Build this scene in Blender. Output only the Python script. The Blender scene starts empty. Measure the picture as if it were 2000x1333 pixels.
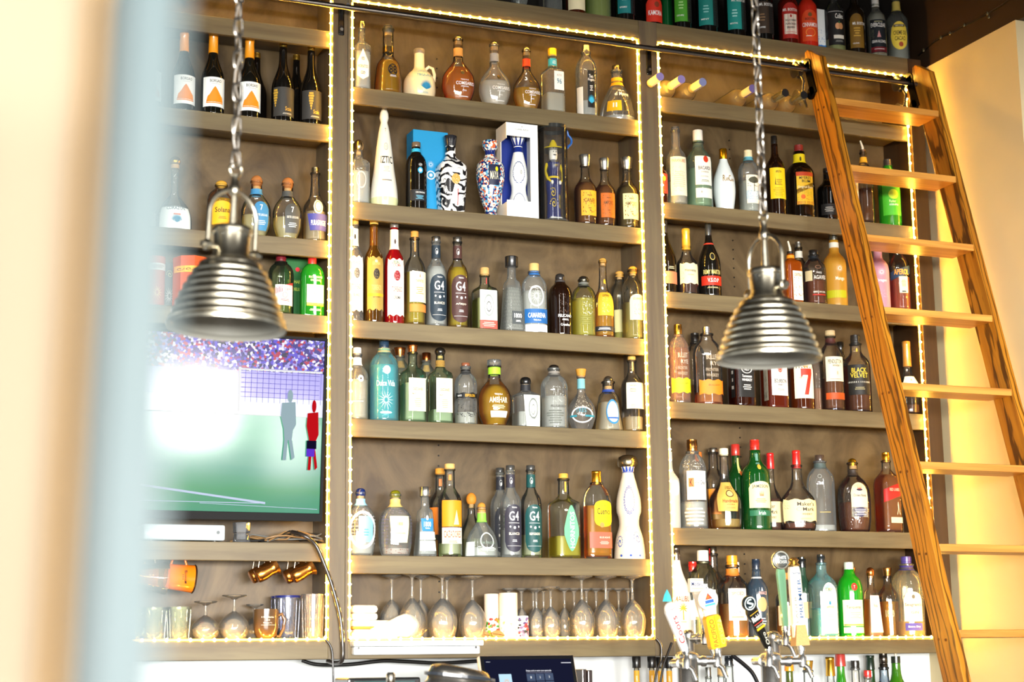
import bpy, bmesh, math, random
import numpy as np
from mathutils import Vector, Matrix

# ------------------------------------------------------------------ camera, light, exposure
D = 5.7                     # distance of the cabinet fronts (plane Y = D)
EYE = 1.5
F = 3390.76
M = np.array([[0.9259732, -0.3773890, -0.0122954], [0.0585330, 0.1756354, -0.9827136], [0.3730248, 0.9092468, 0.1847234]])
sc = bpy.context.scene
col = sc.collection
cam_d = bpy.data.cameras.new('camera'); cam = bpy.data.objects.new('camera', cam_d); col.objects.link(cam)
cam_d.sensor_width = 36.0; cam_d.lens = F / 2000 * 36.0
cam_d.clip_start = 0.05; cam_d.clip_end = 60
Rm = Matrix(((M[0][0], -M[1][0], -M[2][0]), (M[0][1], -M[1][1], -M[2][1]), (M[0][2], -M[1][2], -M[2][2])))
mw = Rm.to_4x4(); mw.translation = Vector((0, 0, EYE)); cam.matrix_world = mw
cam_d.dof.use_dof = True; cam_d.dof.focus_distance = 6.25; cam_d.dof.aperture_fstop = 2.8
sc.camera = cam
sc.view_settings.view_transform = 'Standard'; sc.view_settings.look = 'None'
sc.view_settings.gamma = 1.0; sc.view_settings.use_curve_mapping = False
sc.view_settings.exposure = 0.6
try:
    sc.cycles.max_bounces = 9; sc.cycles.transparent_max_bounces = 20; sc.cycles.sample_clamp_indirect = 4.0
    sc.cycles.diffuse_bounces = 4; sc.cycles.glossy_bounces = 4; sc.cycles.transmission_bounces = 8
    sc.cycles.caustics_refractive = False; sc.cycles.caustics_reflective = False
except Exception:
    pass
world = bpy.data.worlds.new('world'); sc.world = world; world.use_nodes = True
world.node_tree.nodes['Background'].inputs[0].default_value = (0.86, 0.93, 1.0, 1)
world.node_tree.nodes['Background'].inputs[1].default_value = 0.32

def area(name, loc, aim, sx, sy, power, color):
    d = bpy.data.lights.new(name, 'AREA'); d.shape = 'RECTANGLE'; d.size = sx; d.size_y = sy
    d.energy = power; d.color = color
    o = bpy.data.objects.new(name, d); col.objects.link(o); o.location = loc
    o.rotation_euler = (Vector(aim) - Vector(loc)).to_track_quat('-Z', 'Y').to_euler()
    return o
# daylight through the three tall windows of the front wall behind the camera
WCOL = (1.0, 0.985, 0.95)
for wn, wx, wz, ww, wh, pw in (('first', -5.2, 1.75, 2.0, 2.2, 1060), ('second', -2.6, 1.75, 2.0, 2.2, 1060), ('third', 0.0, 1.75, 2.0, 2.2, 1060), ('fourth', 2.2, 1.75, 1.4, 2.2, 760), ('transom', 3.95, 2.0, 1.35, .8, 210), ('door', 5.42, 1.67, .62, .9, 36)):
    area('window_light_' + wn, (wx, -9.0, wz), (wx, 5, wz), ww, wh, pw, WCOL)

# two slim added lights, unseen, that put vertical streaks on the bottle glass
for wn, wx in (('left', -1.4), ('right', 3.4)):
    area('streak_light_' + wn, (wx, -.38, 3.95), (wx, 5, 3.95), .16, 2.35, 34, WCOL)

# ------------------------------------------------------------------ helpers
def at(px, py, Y):
    d = M.T @ np.array([px - 1000.0, py - 666.5, F]); w = d * (Y / d[1])
    return Vector((w[0], w[1], w[2] + EYE))
def proj(P):
    c = M @ np.array([P[0], P[1], P[2] - EYE]); return 1000 + F * c[0] / c[2], 666.5 + F * c[1] / c[2], c[2]
def lin(c):
    return c / 12.92 if c <= 0.04045 else ((c + 0.055) / 1.055) ** 2.4
def rgb(h):
    h = h.lstrip('#'); return tuple(lin(int(h[i:i + 2], 16) / 255) for i in (0, 2, 4)) + (1,)

_mats = {}
class NT:
    def __init__(s, name):
        s.m = bpy.data.materials.new(name); s.m.use_nodes = True; s.t = s.m.node_tree; s.t.nodes.clear()
        s.out = s.n('ShaderNodeOutputMaterial')
    def n(s, k, **kw):
        x = s.t.nodes.new(k)
        for a, v in kw.items():
            if a.startswith('i_'):
                x.inputs[int(a[2:]) if a[2:].isdigit() else a[2:].replace('_', ' ')].default_value = v
            else: setattr(x, a, v)
        return x
    def l(s, a, b): s.t.links.new(a, b)
    def ramp(s, stops):
        r = s.n('ShaderNodeValToRGB'); e = r.color_ramp.elements
        while len(e) < len(stops): e.new(0.5)
        for q, (p, c) in zip(e, stops): q.position = p; q.color = rgb(c) if isinstance(c, str) else c
        return r
def principled(nt, color=None, rough=0.5, metal=0.0, trans=0.0, coat=0.0, spec=0.5, sock=None, ior=1.45):
    p = nt.n('ShaderNodeBsdfPrincipled')
    if color is not None: p.inputs['Base Color'].default_value = color
    if sock is not None: nt.l(sock, p.inputs['Base Color'])
    p.inputs['Roughness'].default_value = rough; p.inputs['Metallic'].default_value = metal
    p.inputs['Transmission Weight'].default_value = trans; p.inputs['Coat Weight'].default_value = coat
    p.inputs['Specular IOR Level'].default_value = spec; p.inputs['IOR'].default_value = ior
    return p
def mat(spec):
    """spec: kind letter + hex. p paper, k plastic, m metal, w cork/wood, g thin glass, l liquid, f frosted, c ceramic, e emission"""
    if not isinstance(spec, str): return spec
    if spec in _mats: return _mats[spec]
    if spec[0] == '#': spec2 = 'p' + spec
    else: spec2 = spec
    k = spec2[0]; c = rgb(spec2[1:8])
    if k == 'l' and max(c[:3]) > .3 and c[1] > .25 * c[0]: c = tuple(x / max(c[:3]) * .96 for x in c[:3]) + (1,)
    if k in 'glhb': c = tuple(x ** (.32 if k in 'ghb' else (.72 if max(c[:3]) - min(c[:3]) > .4 else .5) if max(c[:3]) > .9 else .45) for x in c[:3]) + (1,)
    nt = NT({'p': 'printed_paper', 'k': 'plastic', 'm': 'metal', 'w': 'cork', 'g': 'bottle_glass', 'b': 'stemware_glass', 'h': 'filled_bottle_glass', 'l': 'liquid', 'f': 'frosted_glass', 'c': 'glazed_ceramic', 'e': 'glow', 'd': 'dark_glass'}[k])
    if k in 'pkcmw':
        no = nt.n('ShaderNodeTexNoise', i_Scale={'w': 260.0, 'm': 90.0}.get(k, 120.0), i_Detail=2.0)
        tc = nt.n('ShaderNodeTexCoord'); nt.l(tc.outputs['Object'], no.inputs['Vector'])
        amt = {'w': 0.35, 'p': 0.06, 'k': 0.04, 'c': 0.05, 'm': 0.12}[k]
        mx = nt.n('ShaderNodeMix', data_type='RGBA', blend_type='MULTIPLY')
        mx.inputs[0].default_value = amt; mx.inputs[6].default_value = c; nt.l(no.outputs[0], mx.inputs[7])
        s = mx.outputs[2]
        b = {'p': lambda: principled(nt, rough=0.5, spec=0.35, sock=s), 'k': lambda: principled(nt, rough=0.28, coat=0.3, sock=s),
             'c': lambda: principled(nt, rough=0.15, coat=0.6, sock=s), 'm': lambda: principled(nt, rough=0.26, metal=0.95, sock=s),
             'w': lambda: principled(nt, rough=0.6, spec=0.3, sock=s)}[k]()
        nt.l(b.outputs[0], nt.out.inputs[0])
    elif k == 'd':      # near-opaque coloured glass
        b = principled(nt, c, 0.04, coat=0.5, spec=0.8)
        t = nt.n('ShaderNodeBsdfTransparent'); t.inputs[0].default_value = c
        mx = nt.n('ShaderNodeMixShader', i_0=0.22); nt.l(b.outputs[0], mx.inputs[1]); nt.l(t.outputs[0], mx.inputs[2])
        nt.l(mx.outputs[0], nt.out.inputs[0])
    elif k in 'ghb':
        lw = nt.n('ShaderNodeLayerWeight', i_Blend=0.32)
        rp = nt.ramp([(0.0, c), (0.85, tuple(x * 0.97 for x in c[:3]) + (1,)), (1.0, tuple(x * 0.60 for x in c[:3]) + (1,))])
        nt.l(lw.outputs['Facing'], rp.inputs[0])
        t = nt.n('ShaderNodeBsdfTransparent'); nt.l(rp.outputs[0], t.inputs[0])
        g = nt.n('ShaderNodeBsdfGlossy', i_Roughness=0.03)
        fr = nt.n('ShaderNodeFresnel', i_IOR=1.5)
        mx = nt.n('ShaderNodeMixShader'); nt.l(fr.outputs[0], mx.inputs[0]); nt.l(t.outputs[0], mx.inputs[1]); nt.l(g.outputs[0], mx.inputs[2])
        d = nt.n('ShaderNodeBsdfDiffuse'); d.inputs[0].default_value = c  # diffuse share stands in for the glow of refracted light
        m2 = nt.n('ShaderNodeMixShader', i_0=.085 if k == 'b' or min(rgb(spec2[1:8])[:3]) < .42 * max(rgb(spec2[1:8])[:3]) else 0.055 if k == 'g' else 0.008); nt.l(mx.outputs[0], m2.inputs[1]); nt.l(d.outputs[0], m2.inputs[2])
        nt.l(m2.outputs[0], nt.out.inputs[0])
    elif k == 'l':
        t = nt.n('ShaderNodeBsdfTransparent'); t.inputs[0].default_value = c
        d = nt.n('ShaderNodeBsdfDiffuse'); d.inputs[0].default_value = c
        tr = nt.n('ShaderNodeBsdfTranslucent'); tr.inputs[0].default_value = c
        gl = nt.n('ShaderNodeBsdfGlossy', i_Roughness=0.08)
        m0 = nt.n('ShaderNodeMixShader', i_0=0.5); nt.l(d.outputs[0], m0.inputs[1]); nt.l(tr.outputs[0], m0.inputs[2])
        m2 = nt.n('ShaderNodeMixShader', i_0=0.60 if min(c[:3]) > .6 else .5); nt.l(t.outputs[0], m2.inputs[1]); nt.l(m0.outputs[0], m2.inputs[2])
        m3 = nt.n('ShaderNodeMixShader', i_0=0.05); nt.l(m2.outputs[0], m3.inputs[1]); nt.l(gl.outputs[0], m3.inputs[2])
        nt.l(m3.outputs[0], nt.out.inputs[0])
    elif k == 'f':
        b = principled(nt, c, 0.35, spec=0.6); t = nt.n('ShaderNodeBsdfTranslucent'); t.inputs[0].default_value = c
        mx = nt.n('ShaderNodeMixShader', i_0=0.4); nt.l(b.outputs[0], mx.inputs[1]); nt.l(t.outputs[0], mx.inputs[2])
        nt.l(mx.outputs[0], nt.out.inputs[0])
    elif k == 'e':
        e = nt.n('ShaderNodeEmission'); e.inputs[0].default_value = c; e.inputs[1].default_value = float(spec2[8:] or 1)
        nt.l(e.outputs[0], nt.out.inputs[0])
    _mats[spec] = nt.m
    return nt.m

def wood_mat(name, c1, c2, scale=(1, 1, 14), rough=0.45, ring=0.0, c3=None, dist=0.4):
    nt = NT(name); tc = nt.n('ShaderNodeTexCoord'); mp = nt.n('ShaderNodeMapping'); mp.inputs['Scale'].default_value = scale
    nt.l(tc.outputs['Object'], mp.inputs[0])
    no = nt.n('ShaderNodeTexNoise', i_Scale=3.0, i_Detail=5.0, i_Roughness=0.6, i_Distortion=dist); nt.l(mp.outputs[0], no.inputs['Vector'])
    r = nt.ramp([(0.3, c1), (0.7, c2)]); nt.l(no.outputs[0], r.inputs[0]); s = r.outputs[0]
    if ring:
        w = nt.n('ShaderNodeTexWave', wave_type='RINGS', rings_direction='Z', i_Scale=ring, i_Distortion=11.0, i_Detail=3.0)
        w.inputs['Detail Scale'].default_value = 0.9
        mp2 = nt.n('ShaderNodeMapping'); mp2.inputs['Scale'].default_value = (3.2, 3.2, 0.5); nt.l(tc.outputs['Object'], mp2.inputs[0]); nt.l(mp2.outputs[0], w.inputs['Vector'])
        r2 = nt.ramp([(0.0, c3), (0.06, c3), (0.28, (1, 1, 1, 1)), (1.0, (1, 1, 1, 1))]); nt.l(w.outputs[0], r2.inputs[0])
        mx = nt.n('ShaderNodeMix', data_type='RGBA', blend_type='MULTIPLY'); mx.inputs[0].default_value = 0.75
        nt.l(s, mx.inputs[6]); nt.l(r2.outputs[0], mx.inputs[7]); s = mx.outputs[2]
    b = principled(nt, rough=rough, sock=s, spec=0.4)
    nt.l(b.outputs[0], nt.out.inputs[0]); return nt.m

CAB = wood_mat('stained_maple', '#594b33', '#756748', (0.6, 6, 9), 0.42)
CABV = wood_mat('stained_maple_upright', '#57493a', '#6f6147', (9, 6, 0.5), 0.42)
BACKP = wood_mat('stained_maple_shaded', '#3f301c', '#665438', (1.3, 1.0, 0.8), 0.4, dist=2.2)  # same maple as the shelves, colour darkened for the shade inside the bays
OAK = wood_mat('oiled_oak', '#8c5212', '#b67a20', (14, 14, 0.5), 0.36, 5.5, '#3c1a06')
OAKT = wood_mat('oiled_oak_tread', '#a06426', '#cf9444', (0.5, 14, 14), 0.35)

def finish(o, name, m, parent, smooth=False):
    o.name = name
    if m is not None: o.data.materials.append(mat(m))
    if smooth:
        o.data.polygons.foreach_set('use_smooth', [True] * len(o.data.polygons))
    if parent is not None: o.parent = parent
    return o
def mesh(name, verts, faces, m, parent=None, smooth=False, origin=None):
    vs = [Vector(v) for v in verts]
    if origin is not None: vs = [v - Vector(origin) for v in vs]
    me = bpy.data.meshes.new(name); me.from_pydata([tuple(v) for v in vs], [], faces); me.validate(); me.update()
    o = bpy.data.objects.new(name, me); col.objects.link(o)
    if origin is not None: o.location = origin
    return finish(o, name, m, parent, smooth)
def tag(o, label=None, cat=None, group=None, kind=None):
    if label: o['label'] = label
    if cat: o['category'] = cat
    if group: o['group'] = group
    if kind: o['kind'] = kind
    return o
def empty(name, loc, label=None, cat=None, group=None, rot=(0, 0, 0)):
    o = bpy.data.objects.new(name, None); col.objects.link(o); o.location = loc; o.rotation_euler = rot
    o.empty_display_size = 0.05
    return tag(o, label, cat, group)
class MB:
    """collects boxes, bars, tubes and lathes into one mesh"""
    def __init__(s): s.v = []; s.f = []
    def add(s, v, f):
        k = len(s.v); s.v += [Vector(x) for x in v]; s.f += [tuple(i + k for i in q) for q in f]; return s
    def box(s, x0, x1, y0, y1, z0, z1, bev=0.0):
        if bev > 0:
            bm = bmesh.new(); bmesh.ops.create_cube(bm, size=1.0)
            for v in bm.verts: v.co = Vector(((x0 + x1) / 2 + v.co.x * (x1 - x0), (y0 + y1) / 2 + v.co.y * (y1 - y0), (z0 + z1) / 2 + v.co.z * (z1 - z0)))
            bmesh.ops.bevel(bm, geom=bm.edges[:] , offset=bev, segments=2, profile=0.5, affect='EDGES')
            bm.verts.ensure_lookup_table(); bm.verts.index_update()
            s.add([v.co.copy() for v in bm.verts], [[v.index for v in f.verts] for f in bm.faces]); bm.free(); return s
        v = [(x0, y0, z0), (x1, y0, z0), (x1, y1, z0), (x0, y1, z0), (x0, y0, z1), (x1, y0, z1), (x1, y1, z1), (x0, y1, z1)]
        return s.add(v, [(0, 3, 2, 1), (4, 5, 6, 7), (0, 1, 5, 4), (1, 2, 6, 5), (2, 3, 7, 6), (3, 0, 4, 7)])
    def tube(s, pts, r, n=8, closed=False):
        pts = [Vector(p) for p in pts]; N = len(pts); rr = r if isinstance(r, (list, tuple)) else [r] * N
        up = None; rings = []
        for i, p in enumerate(pts):
            a = pts[(i - 1) % N] if (closed or i > 0) else p; b = pts[(i + 1) % N] if (closed or i < N - 1) else p
            t = (b - a).normalized()
            if up is None: up = t.orthogonal().normalized()
            up = (up - t * up.dot(t)); up = up.normalized() if up.length > 1e-6 else t.orthogonal().normalized()
            sd = t.cross(up)
            rings.append([p + (up * math.cos(2 * math.pi * k / n) + sd * math.sin(2 * math.pi * k / n)) * rr[i] for k in range(n)])
        v = [q for rg in rings for q in rg]; f = []
        for i in range(N if closed else N - 1):
            j = (i + 1) % N
            for k in range(n): f.append((i * n + k, i * n + (k + 1) % n, j * n + (k + 1) % n, j * n + k))
        if not closed: f.append(tuple(range(n - 1, -1, -1))); f.append(tuple((N - 1) * n + k for k in range(n)))
        return s.add(v, f)
    def lathe(s, prof, n=24, origin=(0, 0, 0), mtx=None, caps=True):
        v = []; f = []
        for (z, r) in prof:
            for k in range(n):
                a = 2 * math.pi * k / n; p = Vector((r * math.cos(a), r * math.sin(a), z))
                if mtx is not None: p = mtx @ p
                v.append(p + Vector(origin))
        for i in range(len(prof) - 1):
            for k in range(n): f.append((i * n + k, i * n + (k + 1) % n, (i + 1) * n + (k + 1) % n, (i + 1) * n + k))
        if caps: f.append(tuple(range(n - 1, -1, -1))); f.append(tuple((len(prof) - 1) * n + k for k in range(n)))
        return s.add(v, f)
    def build(s, name, m, parent=None, smooth=False, origin=None):
        o = mesh(name, s.v, s.f, m, parent, False, origin)
        if smooth:
            o.data.polygons.foreach_set('use_smooth', [len(p.vertices) <= 4 for p in o.data.polygons])
            o.data.set_sharp_from_angle(angle=math.radians(48))
        return o

# ------------------------------------------------------------------ flat artwork: lettering and simple marks, as 2D meshes in a unit box
_txt = {}
def flat(st):
    if st in _txt: return _txt[st]
    rnd = random.Random(st)
    if st[0] == '@':
        k = st[1:]; V = []; Fc = []
        def poly(p): Fc.append(tuple(range(len(V), len(V) + len(p)))); V.extend(p)
        def quad(x0, y0, x1, y1): poly([(x0, y0), (x1, y0), (x1, y1), (x0, y1)])
        def ell(cx, cy, rx, ry, n=16, rot=0):
            poly([(cx + rx * math.cos(2 * math.pi * i / n) * math.cos(rot) - ry * math.sin(2 * math.pi * i / n) * math.sin(rot), cy + rx * math.cos(2 * math.pi * i / n) * math.sin(rot) + ry * math.sin(2 * math.pi * i / n) * math.cos(rot)) for i in range(n)])
        if k == 'disc': ell(0, 0, .5, .5, 24)
        elif k == 'bar': quad(-.5, -.5, .5, .5)
        elif k == 'tri': poly([(-.5, -.5), (.5, -.5), (0, .5)])
        elif k == 'ring':
            n = 28
            for i in range(n):
                a, b = 2 * math.pi * i / n, 2 * math.pi * (i + 1) / n
                poly([(.5 * math.cos(a), .5 * math.sin(a)), (.5 * math.cos(b), .5 * math.sin(b)), (.42 * math.cos(b), .42 * math.sin(b)), (.42 * math.cos(a), .42 * math.sin(a))])
        elif k.startswith('lines'):
            n = int(k[5:])
            for i in range(n):
                y = .5 - (i + .5) / n; w = .5 * (0.55 + .45 * rnd.random()); quad(-w, y - .22 / n, w, y + .22 / n)
        elif k == 'agave':
            for i in range(13):
                a = math.pi * (0.02 + 0.96 * i / 12); p = Vector((math.cos(a), math.sin(a))) * .5; q = Vector((-math.sin(a), math.cos(a))) * .05
                r1 = p * .5; poly([(0, -.3), (r1.x - q.x, r1.y - q.y - .15), (p.x, p.y - .0), (r1.x + q.x, r1.y + q.y - .15)])
        elif k == 'burst':
            for i in range(14):
                a = 2 * math.pi * i / 14; poly([(.12 * math.cos(a - .2), .12 * math.sin(a - .2)), (.5 * math.cos(a), .5 * math.sin(a)), (.12 * math.cos(a + .2), .12 * math.sin(a + .2))])
        elif k == 'mount':
            poly([(-.5, -.42), (-.42, -.1), (-.3, .02), (-.2, .2), (-.1, .38), (0, .5), (.1, .36), (.2, .2), (.32, 0), (.44, -.12), (.5, -.42)])
            quad(-.5, -.5, .5, -.44)
        elif k == 'grape':
            for j, n in enumerate((4, 5, 4, 4, 3, 2, 1)):
                for i in range(n): ell((i - (n - 1) / 2) * .2, .42 - j * .14, .09, .07, 8)
        elif k == 'garland':
            for i in range(30):
                a = 2 * math.pi * i / 30; ell(.44 * math.cos(a), .44 * math.sin(a), .055, .02, 6, a + math.pi / 2 + (.6 if i % 2 else -.6))
        elif k == 'spiral':
            for i in range(22):
                a = i * .45; r = .05 + .018 * i; ell(r * math.cos(a), r * math.sin(a), .07, .035, 6, a + math.pi / 2 + (.5 if i % 2 else -.5))
        elif k == 'scroll':
            for c in range(4):
                cx = -.38 + c * .25
                for i in range(14):
                    a = i * .5; r = .02 + .008 * i; ell(cx + r * math.cos(a), r * 3 * math.sin(a), .02, .07, 6, 0)
        elif k == 'fleck':
            for i in range(34): ell(rnd.uniform(-.48, .48), rnd.uniform(-.48, .48), rnd.uniform(.015, .05), rnd.uniform(.01, .035), 6, rnd.uniform(0, 3))
        elif k == 'lace':
            for j in range(9):
                for i in range(9):
                    if rnd.random() < .8: ell(-.45 + i * .112 + (.05 if j % 2 else 0), -.45 + j * .112, .035, .012, 6, rnd.uniform(0, 3))
        elif k == 'seven': poly([(-.5, .5), (.5, .5), (.5, .3), (.12, -.5), (-.25, -.5), (.12, .25), (-.32, .25), (-.5, .1)])
        elif k == 'palm':
            for i in range(9):
                a = math.pi * (-.15 + 1.3 * i / 8); ell(.2 * math.cos(a), .18 + .18 * math.sin(a), .22, .04, 8, a)
            poly([(-.04, .15), (.04, .15), (.09, -.5), (-.02, -.5)])
        elif k == 'walker':
            ell(-.05, .38, .1, .1, 10); poly([(-.2, .3), (.1, .3), (.12, -.05), (-.12, -.05)]); poly([(-.12, -.05), (0, -.05), (-.3, -.5), (-.42, -.45)]); poly([(0, -.05), (.12, -.05), (.42, -.45), (.3, -.5)])
        elif k == 'player':
            ell(.05, .40, .13, .09, 14); poly([(-.32, .30), (.30, .32), (.36, .0), (.22, -.08), (-.20, -.06), (-.36, .12)]); poly([(-.20, -.06), (.22, -.08), (.18, -.22), (-.16, -.22)])
            poly([(-.16, -.22), (.0, -.22), (-.05, -.5), (-.22, -.5)]); poly([(.04, -.22), (.2, -.22), (.34, -.46), (.2, -.5)])
        elif k == 'slant': poly([(-.5, .5), (-.5, .38), (.5, -.5), (.5, -.38)])
        elif k == 'crown':
            for c in (-.36, -.12, .12, .36): poly([(c - .12, -.5), (c + .12, -.5), (c * 1.15 + .05, .0), (c * 1.3, .5), (c * 1.15 - .05, .0)])
        if k in ('disc', 'bar', 'tri', 'mount', 'seven', 'palm', 'crown', 'walker') or k.startswith('lines'):
            bm = bmesh.new(); vv = [bm.verts.new((a[0], a[1], 0)) for a in V]
            for f in Fc: bm.faces.new([vv[i] for i in f])
            for ax_ in ((1, 0, 0), (0, 1, 0)):
                for q in np.arange(-.4, .41, .1):
                    if ax_[1] and k.startswith('lines'): break
                    bmesh.ops.bisect_plane(bm, geom=bm.verts[:] + bm.edges[:] + bm.faces[:], plane_co=Vector(ax_) * float(q), plane_no=ax_)
            bm.verts.index_update(); V = [(v.co.x, v.co.y) for v in bm.verts]; Fc = [tuple(v.index for v in f.verts) for f in bm.faces]; bm.free()
        r = (np.array(V, float), Fc)
    else:
        cu = bpy.data.curves.new('t', 'FONT'); cu.body = st; cu.size = 1.0; cu.resolution_u = 2; cu.offset = 0.012
        ob = bpy.data.objects.new('t', cu); me = ob.to_mesh()
        V = np.array([v.co[:2] for v in me.vertices], float).reshape(-1, 2); Fc = [tuple(p.vertices) for p in me.polygons]
        ob.to_mesh_clear(); bpy.data.objects.remove(ob); bpy.data.curves.remove(cu)
        if len(V):
            lo, hi = V.min(0), V.max(0); V = (V - (lo + hi) / 2) / np.maximum(hi - lo, 1e-6)
        r = (V, Fc)
    _txt[st] = r; return r

def art(name, items, place, parent, flatm=False):
    """items: (string, u, v, w, h, colour[, rot]); place(u, v, layer) -> 3D points; one mesh per colour"""
    by = {}
    for k, it in enumerate(items):
        st, u, v, w, h, c = it[:6]; V, Fc = flat(st)
        if not len(V): continue
        if len(it) > 6: a = it[6]; V = V @ np.array([[math.cos(a), math.sin(a)], [-math.sin(a), math.cos(a)]])
        P = V * np.array([w, h])
        P3 = place(P[:, 0] + u, P[:, 1] + v, k)
        by.setdefault(c, MB()).add([Vector(p) for p in P3], Fc)
    return [b.build(name, c, parent) for c, b in by.items()]

# ------------------------------------------------------------------ bottles
SH = {
 'wine': [(0,.93),(.015,1),(.42,1),(.5,.93),(.6,.68),(.7,.44),(.78,.36),(1,.34)],
 'bord': [(0,.95),(.02,1),(.58,1),(.64,.93),(.69,.7),(.74,.45),(.8,.37),(1,.35)],
 'g4': [(0,.95),(.02,1),(.56,1),(.62,.95),(.68,.76),(.72,.5),(.75,.42),(1,.40)],
 'std': [(0,.96),(.02,1),(.58,1),(.65,.94),(.71,.72),(.76,.46),(.8,.40),(1,.38)],
 'dome': [(0,.96),(.02,1),(.64,1),(.72,.93),(.79,.74),(.83,.5),(.86,.42),(1,.40)],
 'bulb': [(0,.62),(.02,.66),(.12,.86),(.25,1),(.38,.95),(.5,.66),(.57,.42),(.62,.3),(.78,.27),(1,.27)],
 'tear': [(0,.85),(.03,.95),(.12,1),(.28,.92),(.48,.66),(.62,.42),(.7,.3),(1,.28)],
 'cone': [(0,1),(.05,1),(.38,.86),(.46,.76),(.52,.5),(.57,.40),(1,.38)],
 'trap': [(0,1),(.02,1),(.3,.86),(.6,.70),(.66,.64),(.70,.44),(.76,.40),(1,.40)],
 'flask': [(0,.95),(.03,1),(.18,.98),(.32,.8),(.42,.5),(.5,.24),(.6,.2),(1,.2)],
 'bell': [(0,.95),(.03,1),(.25,.95),(.42,.8),(.55,.52),(.62,.35),(.68,.27),(1,.25)],
 'sqs': [(0,.97),(.02,1),(.6,1),(.65,.97),(.69,.6),(.72,.42),(1,.38)],
 'slope': [(0,.85),(.05,.95),(.32,1),(.4,.93),(.5,.6),(.56,.4),(.65,.3),(1,.26)],
 'oval': [(0,.7),(.05,.7),(.07,.75),(.25,.98),(.42,1),(.55,.85),(.65,.55),(.7,.4),(.74,.37),(1,.36)],
 'decan': [(0,.8),(.03,.85),(.2,.97),(.45,1),(.6,.92),(.7,.66),(.76,.38),(.8,.3),(1,.3)],
 'remy': [(0,.95),(.02,1),(.4,1),(.5,.92),(.62,.62),(.72,.36),(.8,.28),(1,.26)],
 'cognac': [(0,.95),(.02,1),(.4,1),(.5,.90),(.55,.68),(.6,.5),(.66,.42),(.8,.36),(1,.35)],
 'hour': [(0,.98),(.01,1),(.2,.88),(.34,.64),(.38,.64),(.47,.80),(.55,.78),(.72,.54),(.84,.36),(.9,.5),(1,.72)],
 'talav': [(0,.55),(.03,.55),(.09,.36),(.13,.45),(.3,.75),(.58,1),(.68,.95),(.76,.62),(.8,.36),(.88,.35),(.9,.5),(1,.55)],
 'rumc': [(0,.75),(.05,.8),(.35,1),(.5,.95),(.7,.6),(.8,.38),(.84,.34),(1,.34)],
 'malibu': [(0,.9),(.4,.95),(.55,.85),(.75,.42),(.85,.30),(1,.28)],
 'iztic': [(0,.92),(.08,1),(.4,.72),(.72,.42),(.80,.30),(.82,.24),(.86,.33),(.9,.33),(.94,.22),(1,.1)],
 'jug': [(0,.78),(.05,.9),(.2,1),(.36,.97),(.5,.75),(.6,.42),(.66,.33),(1,.31)],
 'canei': [(0,.9),(.03,.95),(.45,1),(.53,.95),(.62,.62),(.68,.42),(.74,.38),(1,.36)],
 'urn': [(0,.78),(.02,.82),(.3,.93),(.52,1),(.6,.97),(.68,.6),(.72,.42),(.8,.36),(1,.4)],
 'can': [(0,.95),(.02,1),(.98,1),(1,.97)],
}
def prof_fn(key):
    P = np.array(SH[key], float); x, y = P[:, 0], P[:, 1]; d = np.diff(y) / np.diff(x); m = np.zeros(len(x))
    m[1:-1] = np.where(d[:-1] * d[1:] > 0, 2 * d[:-1] * d[1:] / (d[:-1] + d[1:] + 1e-12), 0)
    def f(h):
        h = np.clip(np.asarray(h, float), 0, 1); i = np.clip(np.searchsorted(x, h, side='right') - 1, 0, len(x) - 2)
        dx = x[i + 1] - x[i]; t = (h - x[i]) / dx
        return (2*t**3-3*t**2+1)*y[i] + (t**3-2*t**2+t)*dx*m[i] + (-2*t**3+3*t**2)*y[i+1] + (t**3-t**2)*dx*m[i+1]
    return f
_sec = {}
def section(n, q):
    """unit outline (half width 1, half depth q) starting at the front and running to +X; returns arc length table"""
    k = (round(n, 1), round(q, 2))
    if k not in _sec:
        a = np.linspace(-math.pi, math.pi, 181); c, s = np.cos(a), np.sin(a)
        X = np.sign(s) * np.abs(s) ** (2 / n); Yv = -q * np.sign(c) * np.abs(c) ** (2 / n)
        L = np.concatenate([[0], np.cumsum(np.hypot(np.diff(X), np.diff(Yv)))]); L -= np.interp(0, a, L)
        _sec[k] = (L, X, Yv)
    return _sec[k]
rc = random.Random(5)
SHELF_Z = {}
PLACE = {}
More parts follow.
